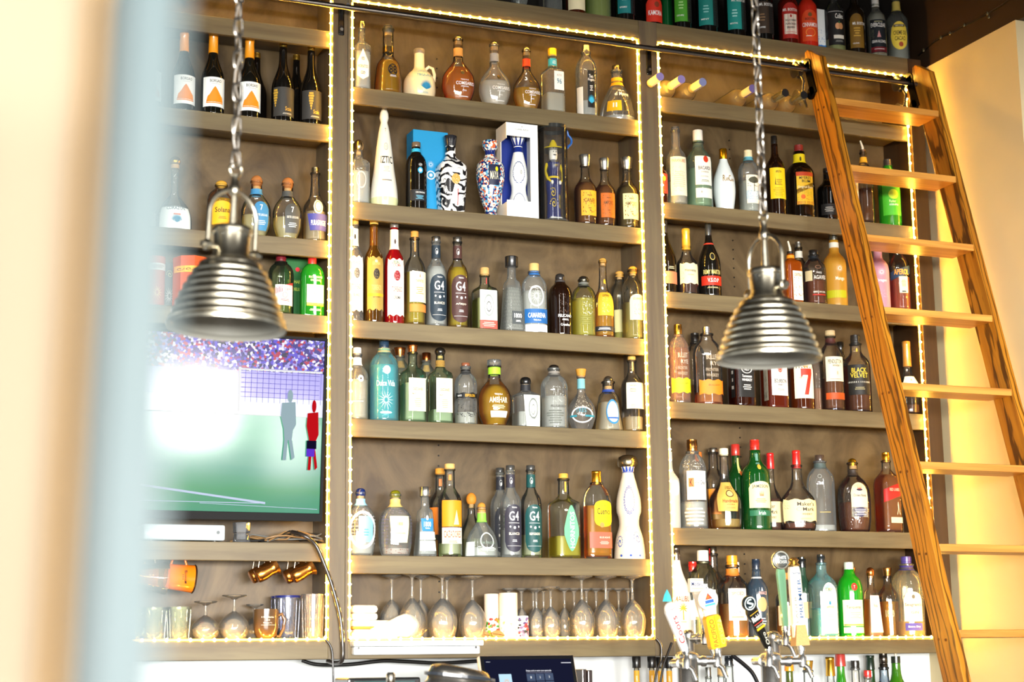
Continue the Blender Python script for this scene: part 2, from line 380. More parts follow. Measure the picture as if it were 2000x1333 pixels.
def bottle(name, cx, top, w, shelf, shape, glass, liq, cap, labs, arts, desc, sb=.03, sec=None, H=None, rot=0.0, emboss=None, cat='bottle'):
    n, q = {None: (2.0, 1.0), 's': (5.0, 1.0), 'r': (4.0, .62), 'f': (2.6, .6), 'v': (2.2, .7)}[sec]
    zs, Yf = SHELF_Z[shelf], D
    Y = D + sb + .035
    for _ in range(3):
        X = at(cx, top, Y).x; bx, by, dp = proj((X, Y, zs))
        ym = by - .3 * (by - top) if H is None else by - 40
        X = at(cx, ym, Y).x; th = math.atan2(X, Y); dia = w * dp / F * (1.0 if n <= 2.3 else 1.0)
        R = dia / 2 if q == 1.0 and n == 2.0 else dia / 2 / ((math.cos(th) + q * math.sin(th)) * (.98 if n > 3 else .9))
        Y = D + sb + R * q
    if rot == 0.0 and n < 3: rot = -th * (.85 if sec is None else .6)
    if n > 3: labs = [tuple(l[:5]) + ((l[5] if len(l) > 5 else 0) - (.12 if abs(l[5] if len(l) > 5 else 0) < .5 else 0),) for l in labs]; arts = [(a[0], a[1] - (.12 if abs(a[1]) < .55 else 0)) + tuple(a[2:]) for a in arts]
    Ht = (at(cx, top, Y).z - zs) if H is None else H
    root = empty(name, (X, Y, zs), desc + ', ' + PLACE[shelf], cat, 'bottles ' + PLACE[shelf], (0, 0, rot))
    pf = prof_fn(shape)
    ctype, ccol, ch, cr = cap if cap else ('none', None, 0, 0)
    hg = Ht * (1 - ch * (.45 if ctype in ('ball', 'mush') else .8))  # glass height
    def ring(v, k=1.0, ins=0.0, N=28):
        r = pf(v) * R * k - ins; nn = n if pf(v) > .55 else (2.0 + (n - 2) * max(0, (float(pf(v)) - .42) / .13))
        qq = q if pf(v) > .6 else q + (1 - q) * min(1, max(0, (.6 - float(pf(v))) / .22))
        qq = min(1.0, qq) if r > 0 else 1
        L, SX, SY = section(max(2, nn), qq); a = np.linspace(L[0], L[-1], N + 1)[:-1]
        return [Vector((float(x) * r, float(y) * r, v * Ht)) for x, y in zip(np.interp(a, L, SX), np.interp(a, L, SY))]
    def shell(vs, k, ins=0.0, N=28):
        V = []; Fc = []
        for i, v in enumerate(vs): V += ring(v, k, ins, N)
        for i in range(len(vs) - 1):
            for j in range(N): Fc.append((i*N+j, i*N+(j+1) % N, (i+1)*N+(j+1) % N, (i+1)*N+j))
        Fc.append(tuple(range(N - 1, -1, -1))); Fc.append(tuple((len(vs) - 1) * N + j for j in range(N)))
        return V, Fc
    vg = hg / Ht
    if glass[0] == 'g' and liq:
        lc_ = rgb(liq[0][1:8])
        if max(lc_[:3]) - min(lc_[:3]) > .22 or max(lc_[:3]) < .4: glass = 'h' + glass[1:]
    vs = sorted(set([0, .012, .03, .05] + [round(x, 4) for x in np.linspace(.08, vg, 22)]))
    V, Fc = shell(vs, 1.0)
    g = mesh('glass_body' if glass[0] in 'ghdf' else 'body', V, Fc, glass, root)
    g.data.polygons.foreach_set('use_smooth', [len(p.vertices) == 4 for p in g.data.polygons])
    if glass[0] in 'gh':
        # lip of the mouth and thick glass foot
        r0 = float(pf(vg)) * R
        MB().lathe([(hg - .010, r0 * 1.0), (hg - .008, r0 * 1.18), (hg - .002, r0 * 1.18), (hg, r0)], 18).build('mouth_ring', glass, root, True)
    if liq:
        lc, fill = liq
        vs2 = [x for x in np.linspace(.035, fill, 14)]
        V, Fc = shell(vs2, .94, .0008, 24)
        lo = mesh('liquid', V, Fc, lc, root); lo.data.polygons.foreach_set('use_smooth', [len(p.vertices) == 4 for p in lo.data.polygons])
    def place(u, v, k=0, lay=.0012):
        u = np.atleast_1d(np.asarray(u, float)); v = np.atleast_1d(np.asarray(v, float)); r = pf(v) * R
        L, SX, SY = section(n, q); uu = u * R / np.maximum(r, 1e-4) if False else u
        x = np.interp(uu, L, SX) * r; y = np.interp(uu, L, SY) * r; e = (lay + k * .00018) / np.maximum(np.hypot(x, y), 1e-4)
        return np.stack([x * (1 + e), y * (1 + e), v * Ht], 1)
    main = None
    for lb in labs:
        kind, v0, v1, hw, c = lb[:5]; uo = lb[5] if len(lb) > 5 else 0
        if kind == 'band':
            if v0 > .6 and shape not in ('hour', 'talav') and float(pf(v0)) > .5:
                vn = next((x for x in np.arange(v0, .95, .01) if float(pf(x)) < .5), v0); v1 = max(v1, float(vn) + .06); v0 = float(vn)
            V = []; N = 28; vv = np.linspace(v0, v1, 5); 
            for v in vv: V += ring(float(v), 1.0, -.0007, N)
            Fc = [(i*N+j, i*N+(j+1) % N, (i+1)*N+(j+1) % N, (i+1)*N+j) for i in range(4) for j in range(N)]
            o = mesh('neck_label' if v0 > .62 else 'label_band', V, Fc, c, root, True)
        else:
            nu, nv = (14, 8); us = np.linspace(-1, 1, nu); V = []
            for a in us:
                if kind == 'rect': t0, t1 = v0, v1
                elif kind == 'arch': t0, t1 = v0, v1 - (v1 - v0) * .25 * (1 - math.sqrt(max(0, 1 - a * a)))
                elif kind == 'pill': e = (v1 - v0) * .22 * (1 - math.sqrt(max(0, 1 - a * a))); t0, t1 = v0 + e, v1 - e
                elif kind == 'oval': e = (v1 - v0) / 2 * (1 - math.sqrt(max(0, 1 - a * a))); t0, t1 = v0 + e, v1 - e
                elif kind == 'point': e = (v1 - v0) * abs(a) ** .8; t0, t1 = v0 + e * .12, v1 - e * .45
                elif kind == 'leaf': e = (v1 - v0) * .5 * abs(a) ** 1.6; t0, t1 = v0 + e * .7, v1 - e
                elif kind == 'trapz': t0, t1 = v0, v1
                elif kind == 'wavy': t0, t1 = v0 + .01 * math.cos(a * 9), v1 - .01 * math.cos(a * 9)
                elif kind == 'slant': t0, t1 = v0 + .05 * a, v1 + .05 * a
                for b in np.linspace(0, 1, nv):
                    v = t0 + (t1 - t0) * b; hh = hw * (1 + .15 * (b - .5) * 2) if kind == 'trapz' else hw
                    V.append(place(uo + a * hh, v, 0, .0007)[0])
            Fc = [(i*nv+j, (i+1)*nv+j, (i+1)*nv+j+1, i*nv+j+1) for i in range(nu - 1) for j in range(nv - 1)]
            o = mesh('label' if v0 < .62 else 'neck_label', V, Fc, c, root, True)
            if main is None: main = o
    if arts: art('lettering' if any(a[0][0] != '@' for a in arts) else 'emblem', arts, place, main or root)
    zc = Ht * (1 - ch)
    rn = R * cr
    if ctype == 'cyl': MB().lathe([(zc, rn * .97), (zc + .001, rn), (Ht - .0015, rn), (Ht, rn * .93)], 20).build('cap', ccol, root, True)
    elif ctype == 'screw':
        pr = [(zc, rn * .98), (zc + (Ht - zc) * .35, rn), (zc + (Ht - zc) * .37, rn * .92), (zc + (Ht - zc) * .41, rn * .92), (zc + (Ht - zc) * .43, rn * 1.0), (Ht - (Ht-zc) * .2, rn), (Ht - (Ht-zc)*.18, rn * .95), (Ht - .001, rn * .97), (Ht, rn * .9)]
        MB().lathe(pr, 20).build('cap', ccol, root, True)
    elif ctype == 'flare': MB().lathe([(zc, rn * .72), (zc + (Ht - zc) * .6, rn * .9), (Ht - .002, rn), (Ht, rn * .96)], 20).build('stopper', ccol, root, True)
    elif ctype == 'foil': MB().lathe([(zc, rn * 1.12), (zc + (Ht - zc) * .8, rn), (zc + (Ht-zc) * .82, rn * 1.06), (Ht - .002, rn * 1.06), (Ht, rn * .95)], 20).build('foil_capsule', ccol, root, True)
    elif ctype == 'ball':
        hb = (Ht - zc) / 2; MB().lathe([(zc + hb * (1 - math.cos(t)), max(.0005, rn * math.sin(t)) if t < 3.1 else .0005) for t in np.linspace(.25, math.pi - .02, 12)], 22).build('stopper', ccol, root, True)
        MB().lathe([(zc - .008, R * .24), (zc + .006, R * .24)], 14).build('cork', 'w#c9a26a', root, True)
    elif ctype == 'mush':
        h = Ht - zc; MB().lathe([(zc, rn * .85), (zc + h * .15, rn * .98), (zc + h * .5, rn), (zc + h * .8, rn * .85), (zc + h * .95, rn * .5), (Ht, rn * .1)], 22).build('stopper', ccol, root, True)
        MB().lathe([(zc - .008, R * .27), (zc + .004, R * .27)], 14).build('cork', 'w#c9a26a', root, True)
    elif ctype == 'pour':
        h = Ht - zc; MB().lathe([(zc, rn), (zc + h * .35, rn)], 16).build('cap', ccol, root, True)
        MB().tube([(0, 0, zc + h * .3), (0, 0, zc + h * .55), (-.008, 0, Ht)], [.0055, .005, .0035], 8).build('pour_spout', 'k#e8dcc0', root, True)
    if emboss == 'cord':
        m = MB()
        for i in range(6): m.lathe([(Ht * .74 + i * .004, rn * .8), (Ht * .74 + i * .004 + .002, rn * .9), (Ht * .74 + i * .004 + .004, rn * .8)], 16)
        m.build('cord', 'w#c9a052', root, True)
    elif emboss == 'rib' or emboss == 'dia':
        m = MB(); N = 26
        if emboss == 'rib':
            for j in range(N):
                pts = [place([(-1 + 2 * j / (N - 1)) * 1.5 * (.8 if sec else 1)], [v], 0, .0)[0] for v in np.linspace(.04, .62, 9)]
                m.tube(pts, .0011, 4)
        else:
            for j in range(-12, 12):
                for sgn in (1, -1):
                    pts = [place([j * .16 + sgn * (v - .04) * 1.8], [v], 0, .0)[0] for v in np.linspace(.05, .6, 12) if abs(j * .16 + sgn * (v - .04) * 1.8) < 1.75]
                    if len(pts) > 2: m.tube(pts, .0009, 4)
        m.build('moulded_relief', glass, root, True)
    return root
# ------------------------------------------------------------------ the room
def xf(px, py=600): return at(px, py, D).x
DEP = 0.205
XR = at(1812, 130.5, D).x                      # plane of the right-hand side wall
def paint(name, c, rough=0.6, bump=0.02, var=0.08):
    nt = NT(name); tc = nt.n('ShaderNodeTexCoord'); no = nt.n('ShaderNodeTexNoise', i_Scale=2.5, i_Detail=6.0); nt.l(tc.outputs['Object'], no.inputs['Vector'])
    c0 = rgb(c); r = nt.ramp([(0.3, tuple(x * (1 - var) for x in c0[:3]) + (1,)), (0.7, c0)]); nt.l(no.outputs[0], r.inputs[0])
    b = principled(nt, rough=rough, sock=r.outputs[0], spec=0.3)
    n2 = nt.n('ShaderNodeTexNoise', i_Scale=180.0); nt.l(tc.outputs['Object'], n2.inputs['Vector'])
    bp = nt.n('ShaderNodeBump', i_Strength=bump * 4, i_Distance=0.002); nt.l(n2.outputs[0], bp.inputs['Height']); nt.l(bp.outputs[0], b.inputs['Normal'])
    nt.l(b.outputs[0], nt.out.inputs[0]); return nt.m
WALLP = paint('white_wall_paint', '#dfe3e2'); CREAM = paint('cream_wall_paint', '#d8c498'); DARK = paint('black_wall_paint', '#15120f', 0.45)
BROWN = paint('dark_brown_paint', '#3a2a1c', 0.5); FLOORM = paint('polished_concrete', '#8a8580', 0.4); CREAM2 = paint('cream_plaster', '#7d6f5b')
def struct(name, b, m): return tag(b.build(name, m), kind='structure')
ZB = at(980, 1285, D).z                        # underside of the cabinets
ZT = at(1250, 40, D).z                         # top ledge
YB = D + DEP + .012
struct('floor', MB().box(-7, 8, -10, YB, -.1, 0), FLOORM)
struct('ceiling', MB().box(-7, 8, -.4, YB + .2, 5.2, 5.3), DARK)
struct('rear_light_blocker', MB().box(-7, 8, -10, -.4, 2.72, 5.3), paint('pale_blocker_paint', '#b8b0a0'))  # added unseen slab, shaped to block window light from the upper shelves
struct('wall_back_lower', MB().box(-3, XR + .02, YB, YB + .15, 0, ZB + .4), WALLP)
struct('wall_back_upper', MB().box(-3, XR + 1.5, YB + .002, YB + .15, ZB + .4, 5.2), DARK)
wl = at(1983, 39.4, D); 
d = M.T @ np.array([983.0, 39.4 - 666.5, F]); YN = d[1] * XR / d[0]     # near end of the wing wall
ZW = at(1812, 130.5, D).z
struct('wall_right', MB().box(XR, XR + 2.5, YN, YB + .15, 0, ZW), CREAM)
struct('wall_right_upper', MB().box(XR + .012, XR + 2.5, YN - 3.0, YB + .15, ZW, 5.2), BROWN)

# foreground: pale door post and cream wall, close to the lens
def slab(name, pts_top, pts_bot, Y, th, m, kind=None, px_rows=(-60, 1400)):
    a, b = at(pts_top[0], px_rows[0], Y), at(pts_top[1], px_rows[0], Y); c, e = at(pts_bot[0], px_rows[1], Y), at(pts_bot[1], px_rows[1], Y)
    up = .9; 
    v = []
    for dy in (0, th): v += [(c.x, Y + dy, c.z), (e.x, Y + dy, e.z), (b.x, Y + dy, b.z), (a.x, Y + dy, a.z)]
    return mesh(name, v, [(0, 1, 2, 3), (7, 6, 5, 4), (0, 4, 5, 1), (1, 5, 6, 2), (2, 6, 7, 3), (3, 7, 4, 0)], m)
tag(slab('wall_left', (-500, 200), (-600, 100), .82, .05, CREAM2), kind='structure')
tag(slab('trim_1', (186, 226), (86, 126), .80, .02, paint('varnished_trim', '#8a6a3a')), kind='structure')
POSTM = paint('pale_blue_paint', '#485558', 0.5)
tag(slab('trim_2', (250, 362), (165, 306), .62, .03, POSTM), kind='structure')
tag(slab('trim_3', (222, 252), (138, 167), .63, .03, paint('grey_paint', '#39403f', 0.5)), kind='structure')

# ------------------------------------------------------------------ the cabinets
XL1 = xf(646); XC0 = xf(683); XC1 = xf(1262); XR0 = xf(1298); XR1 = xf(1800); XE = xf(1826); XL0 = XL1 - 1.16
for k, q in {'s0': (1250, 40), 's1': (969, 200), 's2': (973, 418), 's3': (977, 642.6), 's4': (977, 829.7), 's5': (978, 1088.4), 's6': (980, 1248.5),
             'l1': (470, 36), 'l2': (470, 223), 'l3': (476, 455), 'l4': (602, 613.5), 'l5': (465, 1058.8), 'l6': (440, 1251),
             'r0': (1433, 203), 'r1': (1458, 408.7), 'r2': (1470, 580.7), 'r3': (1507, 793.6), 'r4': (1537, 1035.5), 'r5': (1689, 1247.4)}.items():
    SHELF_Z[k] = at(q[0], q[1], D).z
SHELF_Z['bc'] = SHELF_Z['s6'] - .52            # back counter below
for k, v in {'s0': 'on the high top ledge', 'l2': 'left bay wine shelf', 'l3': 'left bay, third shelf', 'l4': 'left bay, shelf above the television', 'l5': 'left bay', 'l6': 'left bay, bottom shelf', 'bc': 'on the back counter'}.items(): PLACE[k] = v
for i, nm in enumerate(('top', 'second', 'third', 'fourth', 'fifth', 'bottom')): PLACE['s%d' % (i + 1)] = 'centre bay, %s shelf' % nm
for i, nm in enumerate(('top', 'second', 'third', 'fourth', 'fifth', 'bottom')): PLACE['r%d' % i] = 'right bay, %s shelf' % nm
LIP = .062
def cabinet(label, x0, x1, shelves, bottom, stiles, holes, sm=None):
    c = empty('cabinet', (x0, D, ZB), label, 'cabinet', 'back bar cabinets')
    def part(nm, b, m): return b.build(nm, m, c, origin=(0, 0, 0)) 
    L = lambda b: MB().add([v - Vector((x0, D, ZB)) for v in b.v], b.f)
    part('back_panel', L(MB().box(x0 - .01, x1 + .01, D + DEP, D + DEP + .01, ZB, ZT - .02)), BACKP)
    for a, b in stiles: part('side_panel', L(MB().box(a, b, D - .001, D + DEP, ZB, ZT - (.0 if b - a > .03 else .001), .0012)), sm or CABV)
    for k in shelves:
        z = SHELF_Z[k]; part('shelf', L(MB().box(x0, x1, D + .012, D + .030, z - LIP, z, .002).box(x0, x1, D + .030, D + DEP, z - .028, z)), CAB)
    z = SHELF_Z[bottom]; part('bottom_shelf', L(MB().box(x0, x1, D, D + .02, ZB, z - .004, .002).box(x0, x1, D + .02, D + DEP, z - .035, z)), CAB)
    part('header', L(MB().box(x0, x1, D, D + .02, ZT - .075, ZT, .002).box(x0, x1, D + .02, D + DEP, ZT - .03, ZT)), CAB)
    h = MB()
    for hx in holes:
        for i in range(60):
            zz = ZB + .12 + i * .0525 * .72
            if zz < ZT - .15 and min(abs(zz - SHELF_Z[k]) for k in shelves) > .05: h.lathe([(0, .0032), (.0016, .0032)], 8, (hx - x0, DEP - .0012, zz - ZB), Matrix.Rotation(math.radians(90), 3, 'X').to_4x4())
    tag(part('peg_holes', h, 'k#0c0a08'), kind='stuff')
    return c
sw = xf(1282.6) - xf(1251.5)
cabinet('left back bar cabinet of grey-brown stained wood around the television', XL0, XL1, ['l1', 'l2', 'l3', 'l4', 'l5'], 'l6', [(XL0 - .06, XL0), (XL1, XC0 - .012)], [XL0 + .4])
cabinet('centre back bar cabinet of grey-brown stained wood filled with tequila bottles', XC0, XC1, ['s1', 's2', 's3', 's4', 's5'], 's6', [(XC0 - .011, XC0), (XC1, XR0 - .0005)], [XC0 + .40])
cabinet('right back bar cabinet of grey-brown stained wood behind the ladder', XR0, XR1, ['r0', 'r1', 'r2', 'r3', 'r4'], 'r5', [(XR1, XE)], [XR0 + .42], wood_mat('dark_brown_wood', '#33220f', '#44301a', (9, 6, 0.5), 0.5))  # outer side panel in a darker brown than the other uprights

# warm light strips around each opening
CORD = NT('strip_glow'); e = CORD.n('ShaderNodeEmission', i_Strength=16.0); e.inputs[0].default_value = (1.0, .49, .035, 1); CORD.l(e.outputs[0], CORD.out.inputs[0]); CORD = CORD.m
LED = NT('strip_diode'); e = LED.n('ShaderNodeEmission', i_Strength=210.0); e.inputs[0].default_value = (1.0, .54, .07, 1); LED.l(e.outputs[0], LED.out.inputs[0]); LED = LED.m
def strip(label, pts):
    r = empty('light_strip', pts[0], label, 'light strip', 'warm light strips'); P0 = Vector(pts[0])
    pl = [Vector(p) - P0 for p in pts]
    MB().tube(pl, .0036, 6).build('glowing_cord', CORD, r)
    m = MB()
    for a, b in zip(pl[:-1], pl[1:]):
        n = max(1, int((b - a).length / .0385))
        for i in range(n):
            c = a + (b - a) * ((i + .5) / n) + Vector((0, -.0035, 0)); s = .0064
            m.add([c + Vector(q) * s for q in ((1, 0, 0), (-1, 0, 0), (0, 1, 0), (0, -1, 0), (0, 0, 1), (0, 0, -1))], [(0, 2, 4), (2, 1, 4), (1, 3, 4), (3, 0, 4), (2, 0, 5), (1, 2, 5), (3, 1, 5), (0, 3, 5)])
    tag(m.build('diode', LED, r), kind='stuff')
Z6 = SHELF_Z['s6'] + .002; ZH = ZT - .079; yy = D + .005
def loop(x0, x1, zb, zt, left=True):
    a = [(x1 - .006, yy, zt), (x1 - .006, yy, zb + .012), (x1 - .014, yy, zb)]
    return [(x0 + .006, yy, zt)] + a + [(x0 + .012, yy, zb)] + ([(x0 + .006, yy, zb + .008), (x0 + .006, yy, zt - .006)] if left else [])
strip('warm glowing light strip framing the left bay beside the television', loop(XL0, XL1, Z6, ZH, False))
strip('warm glowing light strip framing the centre bay', loop(XC0, XC1, Z6, ZH))
strip('warm glowing light strip framing the right bay behind the ladder', loop(XR0, XR1 - .008, SHELF_Z['r5'] + .003, ZH))

# ladder rail
ry = D - .085; p0 = at(1250, 92, ry); p1 = at(600, 2, ry); p2 = at(1758, 162, ry)
rr = empty('ladder_rail', (p0.x, ry, p0.z), 'long dark steel rail pipe running across the cabinet fronts', 'rail')
MB().tube([(XL0 - p0.x - .4, 0, 0), (XE - .02 - p0.x, 0, 0)], .0105, 14).build('pipe', 'm#77706a', rr, True)
for bx in ((XL1 + XC0) / 2 - .004, (XC1 + XR0) / 2):
    x = bx - p0.x; b = MB()
    b.box(x - .011, x + .011, .078, .084, -.075, .045, .004)
    b.tube([(x, .08, .03), (x, .03, .018), (x, 0, .012)], .006, 8)
    o = b.build('bracket', 'm#3a3836', rr)
    MB().lathe([(0, .006), (.004, .006)], 10, (x, .076, -.055), Matrix.Rotation(math.radians(90), 3, 'X').to_4x4()).build('bolt', 'm#a8a29a', o)

# ------------------------------------------------------------------ the bottles, shelf by shelf
CL = 'g#e4ebe4'; CLW = 'g#efe9da'; WT = 'l#f4f6ee'; GOLD = 'l#d9a11c'; AMB = 'l#b0560e'; BRN = 'l#6a2606'; PALE = 'l#c9b64a'
BK = '#1b1a1a'; IV = '#f1ead6'; WH = '#f3f2ee'
T, S, Wn = 'tequila_bottle', 'spirit_bottle', 'wine_bottle'
WK = 'whiskey_bottle'
def fine(v, h=.04, w=.9, c=BK, u=0, n=3): return ('@lines%d' % n, u, v, w, h, c)

# centre bay, top shelf
bottle(T, 706, 43, 40, 's1', 'sqs', CL, (WT, .55), ('cyl', 'm#b9a98c', .10, .42), [('point', .14, .60, .72, WH)], [('HORNITOS', 0, .33, 1.2, .045, BK), fine(.24, .05, .7), fine(.44, .05, .5)], 'square clear bottle with white pointed label against the light strip', sec='s')
bottle(T, 758, 48, 55, 's1', 'cone', CL, ('l#d99a10', .48), ('mush', 'g#e8dcc0', .13, .40), [('band', .60, .68, 1, 'm#7a6a4a')], [('88', .35, .33, .62, .11, BK), ('@ring', .35, .33, .8, .16, BK), fine(.24, .03, .7, WH, .35, 2)], 'tapering gold bottle with glass knob and black numerals')
jug = bottle(T, 819, 97, 64, 's1', 'jug', 'c#efdfb4', None, ('cyl', 'k#8a7a66', .09, .34), [], [('Jarana', .25, .52, .9, .06, '#8fb4b8'), ('TEQUILA', .35, .43, 1.15, .06, '#3f9fb4'), ('@agave', .4, .22, .8, .24, '#2f8fb8'), fine(.09, .03, .7, '#8fb4b8', .3, 2)], 'cream ceramic jug with side handle and blue agave print')
MB().tube([(.020, 0, .120), (.035, 0, .135), (.050, 0, .128), (.056, 0, .105), (.054, 0, .080), (.046, 0, .064)], .0062, 10).build('handle', 'c#efdfb4', jug, True)
for cx, top, w, liq, nk, ds in ((895, 69, 70, ('l#c9701a', .52), '#b8884a', 'round flattened bottle of amber liquor with silver ball stopper'), (966, 80, 68, (WT, .38), '#8c8f96', 'round flattened bottle of clear liquor with grey neck band'), (1029, 91, 60, ('l#a8801c', .34), '#c8411c', 'round flattened bottle half full of gold with red neck band')):
    bottle(T, cx, top, w, 's1', 'bulb', 'g#f0e4cc', liq, ('ball', 'm#cfc6b4', .12, .25), [('band', .68, .80, 1, nk)], [('@disc', .2, .42, .26, .065, 'm#d9c08a'), ('COMISARIO', .35, .26, 1.15, .05, WH), ('TEQUILA', .3, .31, .5, .022, WH), fine(.215, .02, .7, WH, .3, 2), fine(.16, .02, .4, WH, .3, 2), fine(.08, .02, .8, WH, .3, 1)], ds, sec='v')
bottle(T, 1080, 96, 53, 's1', 'sqs', 'g#e9e6cf', (WT, .3), ('cyl', 'k#f2c320', .12, .42), [('band', .72, .84, 1, '#2fa3c4'), ('rect', .34, .62, .5, WH, .35)], [('ALTOS', .1, .78, .7, .05, WH), ('96', .35, .47, .5, .08, '#3a7f9c'), ('ALTOS', .35, .56, .5, .03, '#8a8f90')], 'square shouldered clear bottle with yellow cap and blue neck band', sec='s')
bottle(T, 1146, 90, 43, 's1', 'dome', CL, (WT, .22), ('screw', 'm#b8b4ac', .10, .36), [('rect', .03, .40, .36, '#e9e6dc', -.75), ('rect', .12, .62, .34, '#16181a', .38)], [('Two', .38, .54, .4, .05, WH), ('Fingers', .38, .49, .6, .045, WH), ('@agave', .38, .22, .66, .15, '#38b4e0'), ('@wave', 0, 0, .01, .01, WH) if 0 else fine(.38, .08, .3, WH, .38, 4)], 'slim domed clear bottle with black strip label and bright blue agave')
bottle(T, 1206, 129, 74, 's1', 'tear', CL, (WT, .10), ('cyl', 'm#8c8274', .10, .24), [('band', .64, .70, 1, '#e5a81c'), ('band', .72, .78, 1, '#e5a81c'), ('rect', .16, .34, .42, '#e9b01c', -.25)], [('el Mayor', .35, .46, 1.2, .09, WH), ('II', -.2, .26, .24, .08, WH), ('TEQUILA', .3, .53, .6, .03, WH), ('@bar', .35, .24, .14, .16, BK)], 'squat teardrop clear bottle with yellow striped neck beside the right post')

# centre bay, second shelf
bottle(T, 700, 273, 48, 's2', 'sqs', CL, (WT, .5), ('ball', 'm#a8906a', .20, .52), [], [('@ring', .1, .36, 1.0, .26, '#cfcdc4'), ('@lace', .1, .36, .7, .18, '#cfcdc4')], 'embossed square clear bottle with ornate knob stopper', sec='s')
bottle(T, 750, 205, 55, 's2', 'iztic', 'c#f1ead8', None, None, [('band', .0, .09, 1, 'c#dfe0a8')], [('IZTIC', .25, .45, 1.3, .07, BK), ('@ring', .2, .58, .5, .07, '#8a8f8a'), ('@burst', .2, .58, .34, .05, '#8a8f8a'), ('T', .2, .745, .3, .035, '#7a7a74'), fine(.25, .03, .9, '#8a8a84', .2, 1), fine(.36, .06, .6, '#b0b0a8', .2, 4)], 'tall white cone bottle tapering to a ball top')
bottle(T, 813, 279, 42, 's2', 'dome', 'd#14110e', None, ('cyl', 'k#6a5a48', .07, .42), [('band', .80, .90, 1, '#2ea6cf'), ('rect', .12, .28, .9, '#23262a', .25)], [('@disc', .35, .56, .5, .09, '#2f9fc8'), ('@disc', .35, .56, .3, .05, WH), ('@burst', .35, .64, .5, .06, WH), ('CASA DRAGONES', .35, .24, .9, .022, WH), fine(.17, .06, .8, '#6fb8d4', .3, 4)], 'dark domed bottle with blue neck band beside the blue box')
SW = NT('scrollwork_glaze'); tc = SW.n('ShaderNodeTexCoord'); wv = SW.n('ShaderNodeTexWave', wave_type='RINGS', i_Scale=11.0, i_Distortion=9.0, i_Detail=1.0); wv.inputs['Detail Scale'].default_value = 2.2; SW.l(tc.outputs['Object'], wv.inputs['Vector'])
rp = SW.ramp([(0, '#17171a'), (.36, '#1c1c20'), (.44, '#e8e6e0'), (1, '#f2f0ea')]); SW.l(wv.outputs[0], rp.inputs[0]); b_ = principled(SW, rough=.2, coat=.5, sock=rp.outputs[0]); SW.l(b_.outputs[0], SW.out.inputs[0]); _mats['cswirl'] = SW.m
bottle(T, 880, 267, 71, 's2', 'urn', 'cswirl', None, ('flare', 'c#26262a', .16, .48), [('rect', .50, .56, .55, '#d9d8d2', .1)], [('@spiral', -.75, .30, .5, .3, BK), ('@spiral', .95, .40, .5, .22, BK), ('@spiral', .8, .18, .5, .16, BK), ('@spiral', -.65, .10, .45, .16, BK), ('@disc', .15, .42, .62, .13, '#e0a04a'), ('@fleck', .15, .42, .5, .1, '#f4ecd8'), ('@tri', .1, .24, .8, .26, '#f6f4ee'), ('@bar', .32, .2, .06, .2, '#c83a3a'), ('@lace', .05, .08, 1.5, .14, BK), ('@lines6', -1.25, .3, .4, .4, BK), ('@lace', .1, .58, 1.2, .08, BK), ('@lines4', 0, .68, .7, .07, BK)], 'square white bottle carved with black scrolls, dark crown stopper', sec='s')
TAL = NT('talavera_glaze'); tc = TAL.n('ShaderNodeTexCoord'); vo = TAL.n('ShaderNodeTexVoronoi', i_Scale=150.0); TAL.l(tc.outputs['Object'], vo.inputs['Vector'])
rp = TAL.ramp([(0, '#1d2a66'), (.30, '#efe6d2'), (.45, '#d8602c'), (.62, '#efe6d2'), (.8, '#5f9fbf'), (1, '#c8452c')]); rp.color_ramp.interpolation = 'CONSTANT'
sx = TAL.n('ShaderNodeSeparateColor'); TAL.l(vo.outputs['Color'], sx.inputs[0]); TAL.l(sx.outputs[0], rp.inputs[0]); b_ = principled(TAL, rough=.15, coat=.5, sock=rp.outputs[0]); TAL.l(b_.outputs[0], TAL.out.inputs[0]); TAL = _mats['ctalavera'] = TAL.m
tb = bottle(T, 958, 277, 57, 's2', 'talav', 'ctalavera', None, None, [('band', .80, .885, 1, 'c#1b2a6b'), ('band', .07, .115, 1, 'c#1b2a6b'), ('rect', .40, .66, .42, '#151b3a', .25)], [('MAYA', .25, .52, .6, .10, '#e8e2c0'), ('@disc', .4, .60, .2, .06, '#e8d820')], 'painted pottery vase bottle in orange, blue and white with navy neck')
for cx, top, w, liq, lc, ds, tx in ((1144, 304, 46, 'l#7a3206', '#efa92e', 'yellow', 'CANEI'), (1182, 311, 42, 'l#6a2604', '#c8641c', 'orange', 'AMPORO'), (1226, 309, 46, 'l#5a4210', '#e6dc9a', 'cream', 'AMPORO')):
    bottle('liqueur_bottle', cx, top, w, 's2', 'canei', 'g#e9dcc0', (liq, .60), ('flare', 'm#cfcabd', .17, .52), [('rect', .12, .47, .75, lc, .3)], [(tx, .3, .33, .95, .055, '#5a3a10'), fine(.40, .02, .5, '#5a3a10', .3, 1), fine(.22, .02, .3, '#5a3a10', .3, 1), ('@fleck', .3, .3, 1.2, .28, '#8a5a20')], 'small %s-labelled bottle with flared silver stopper' % ds, sb=.02)

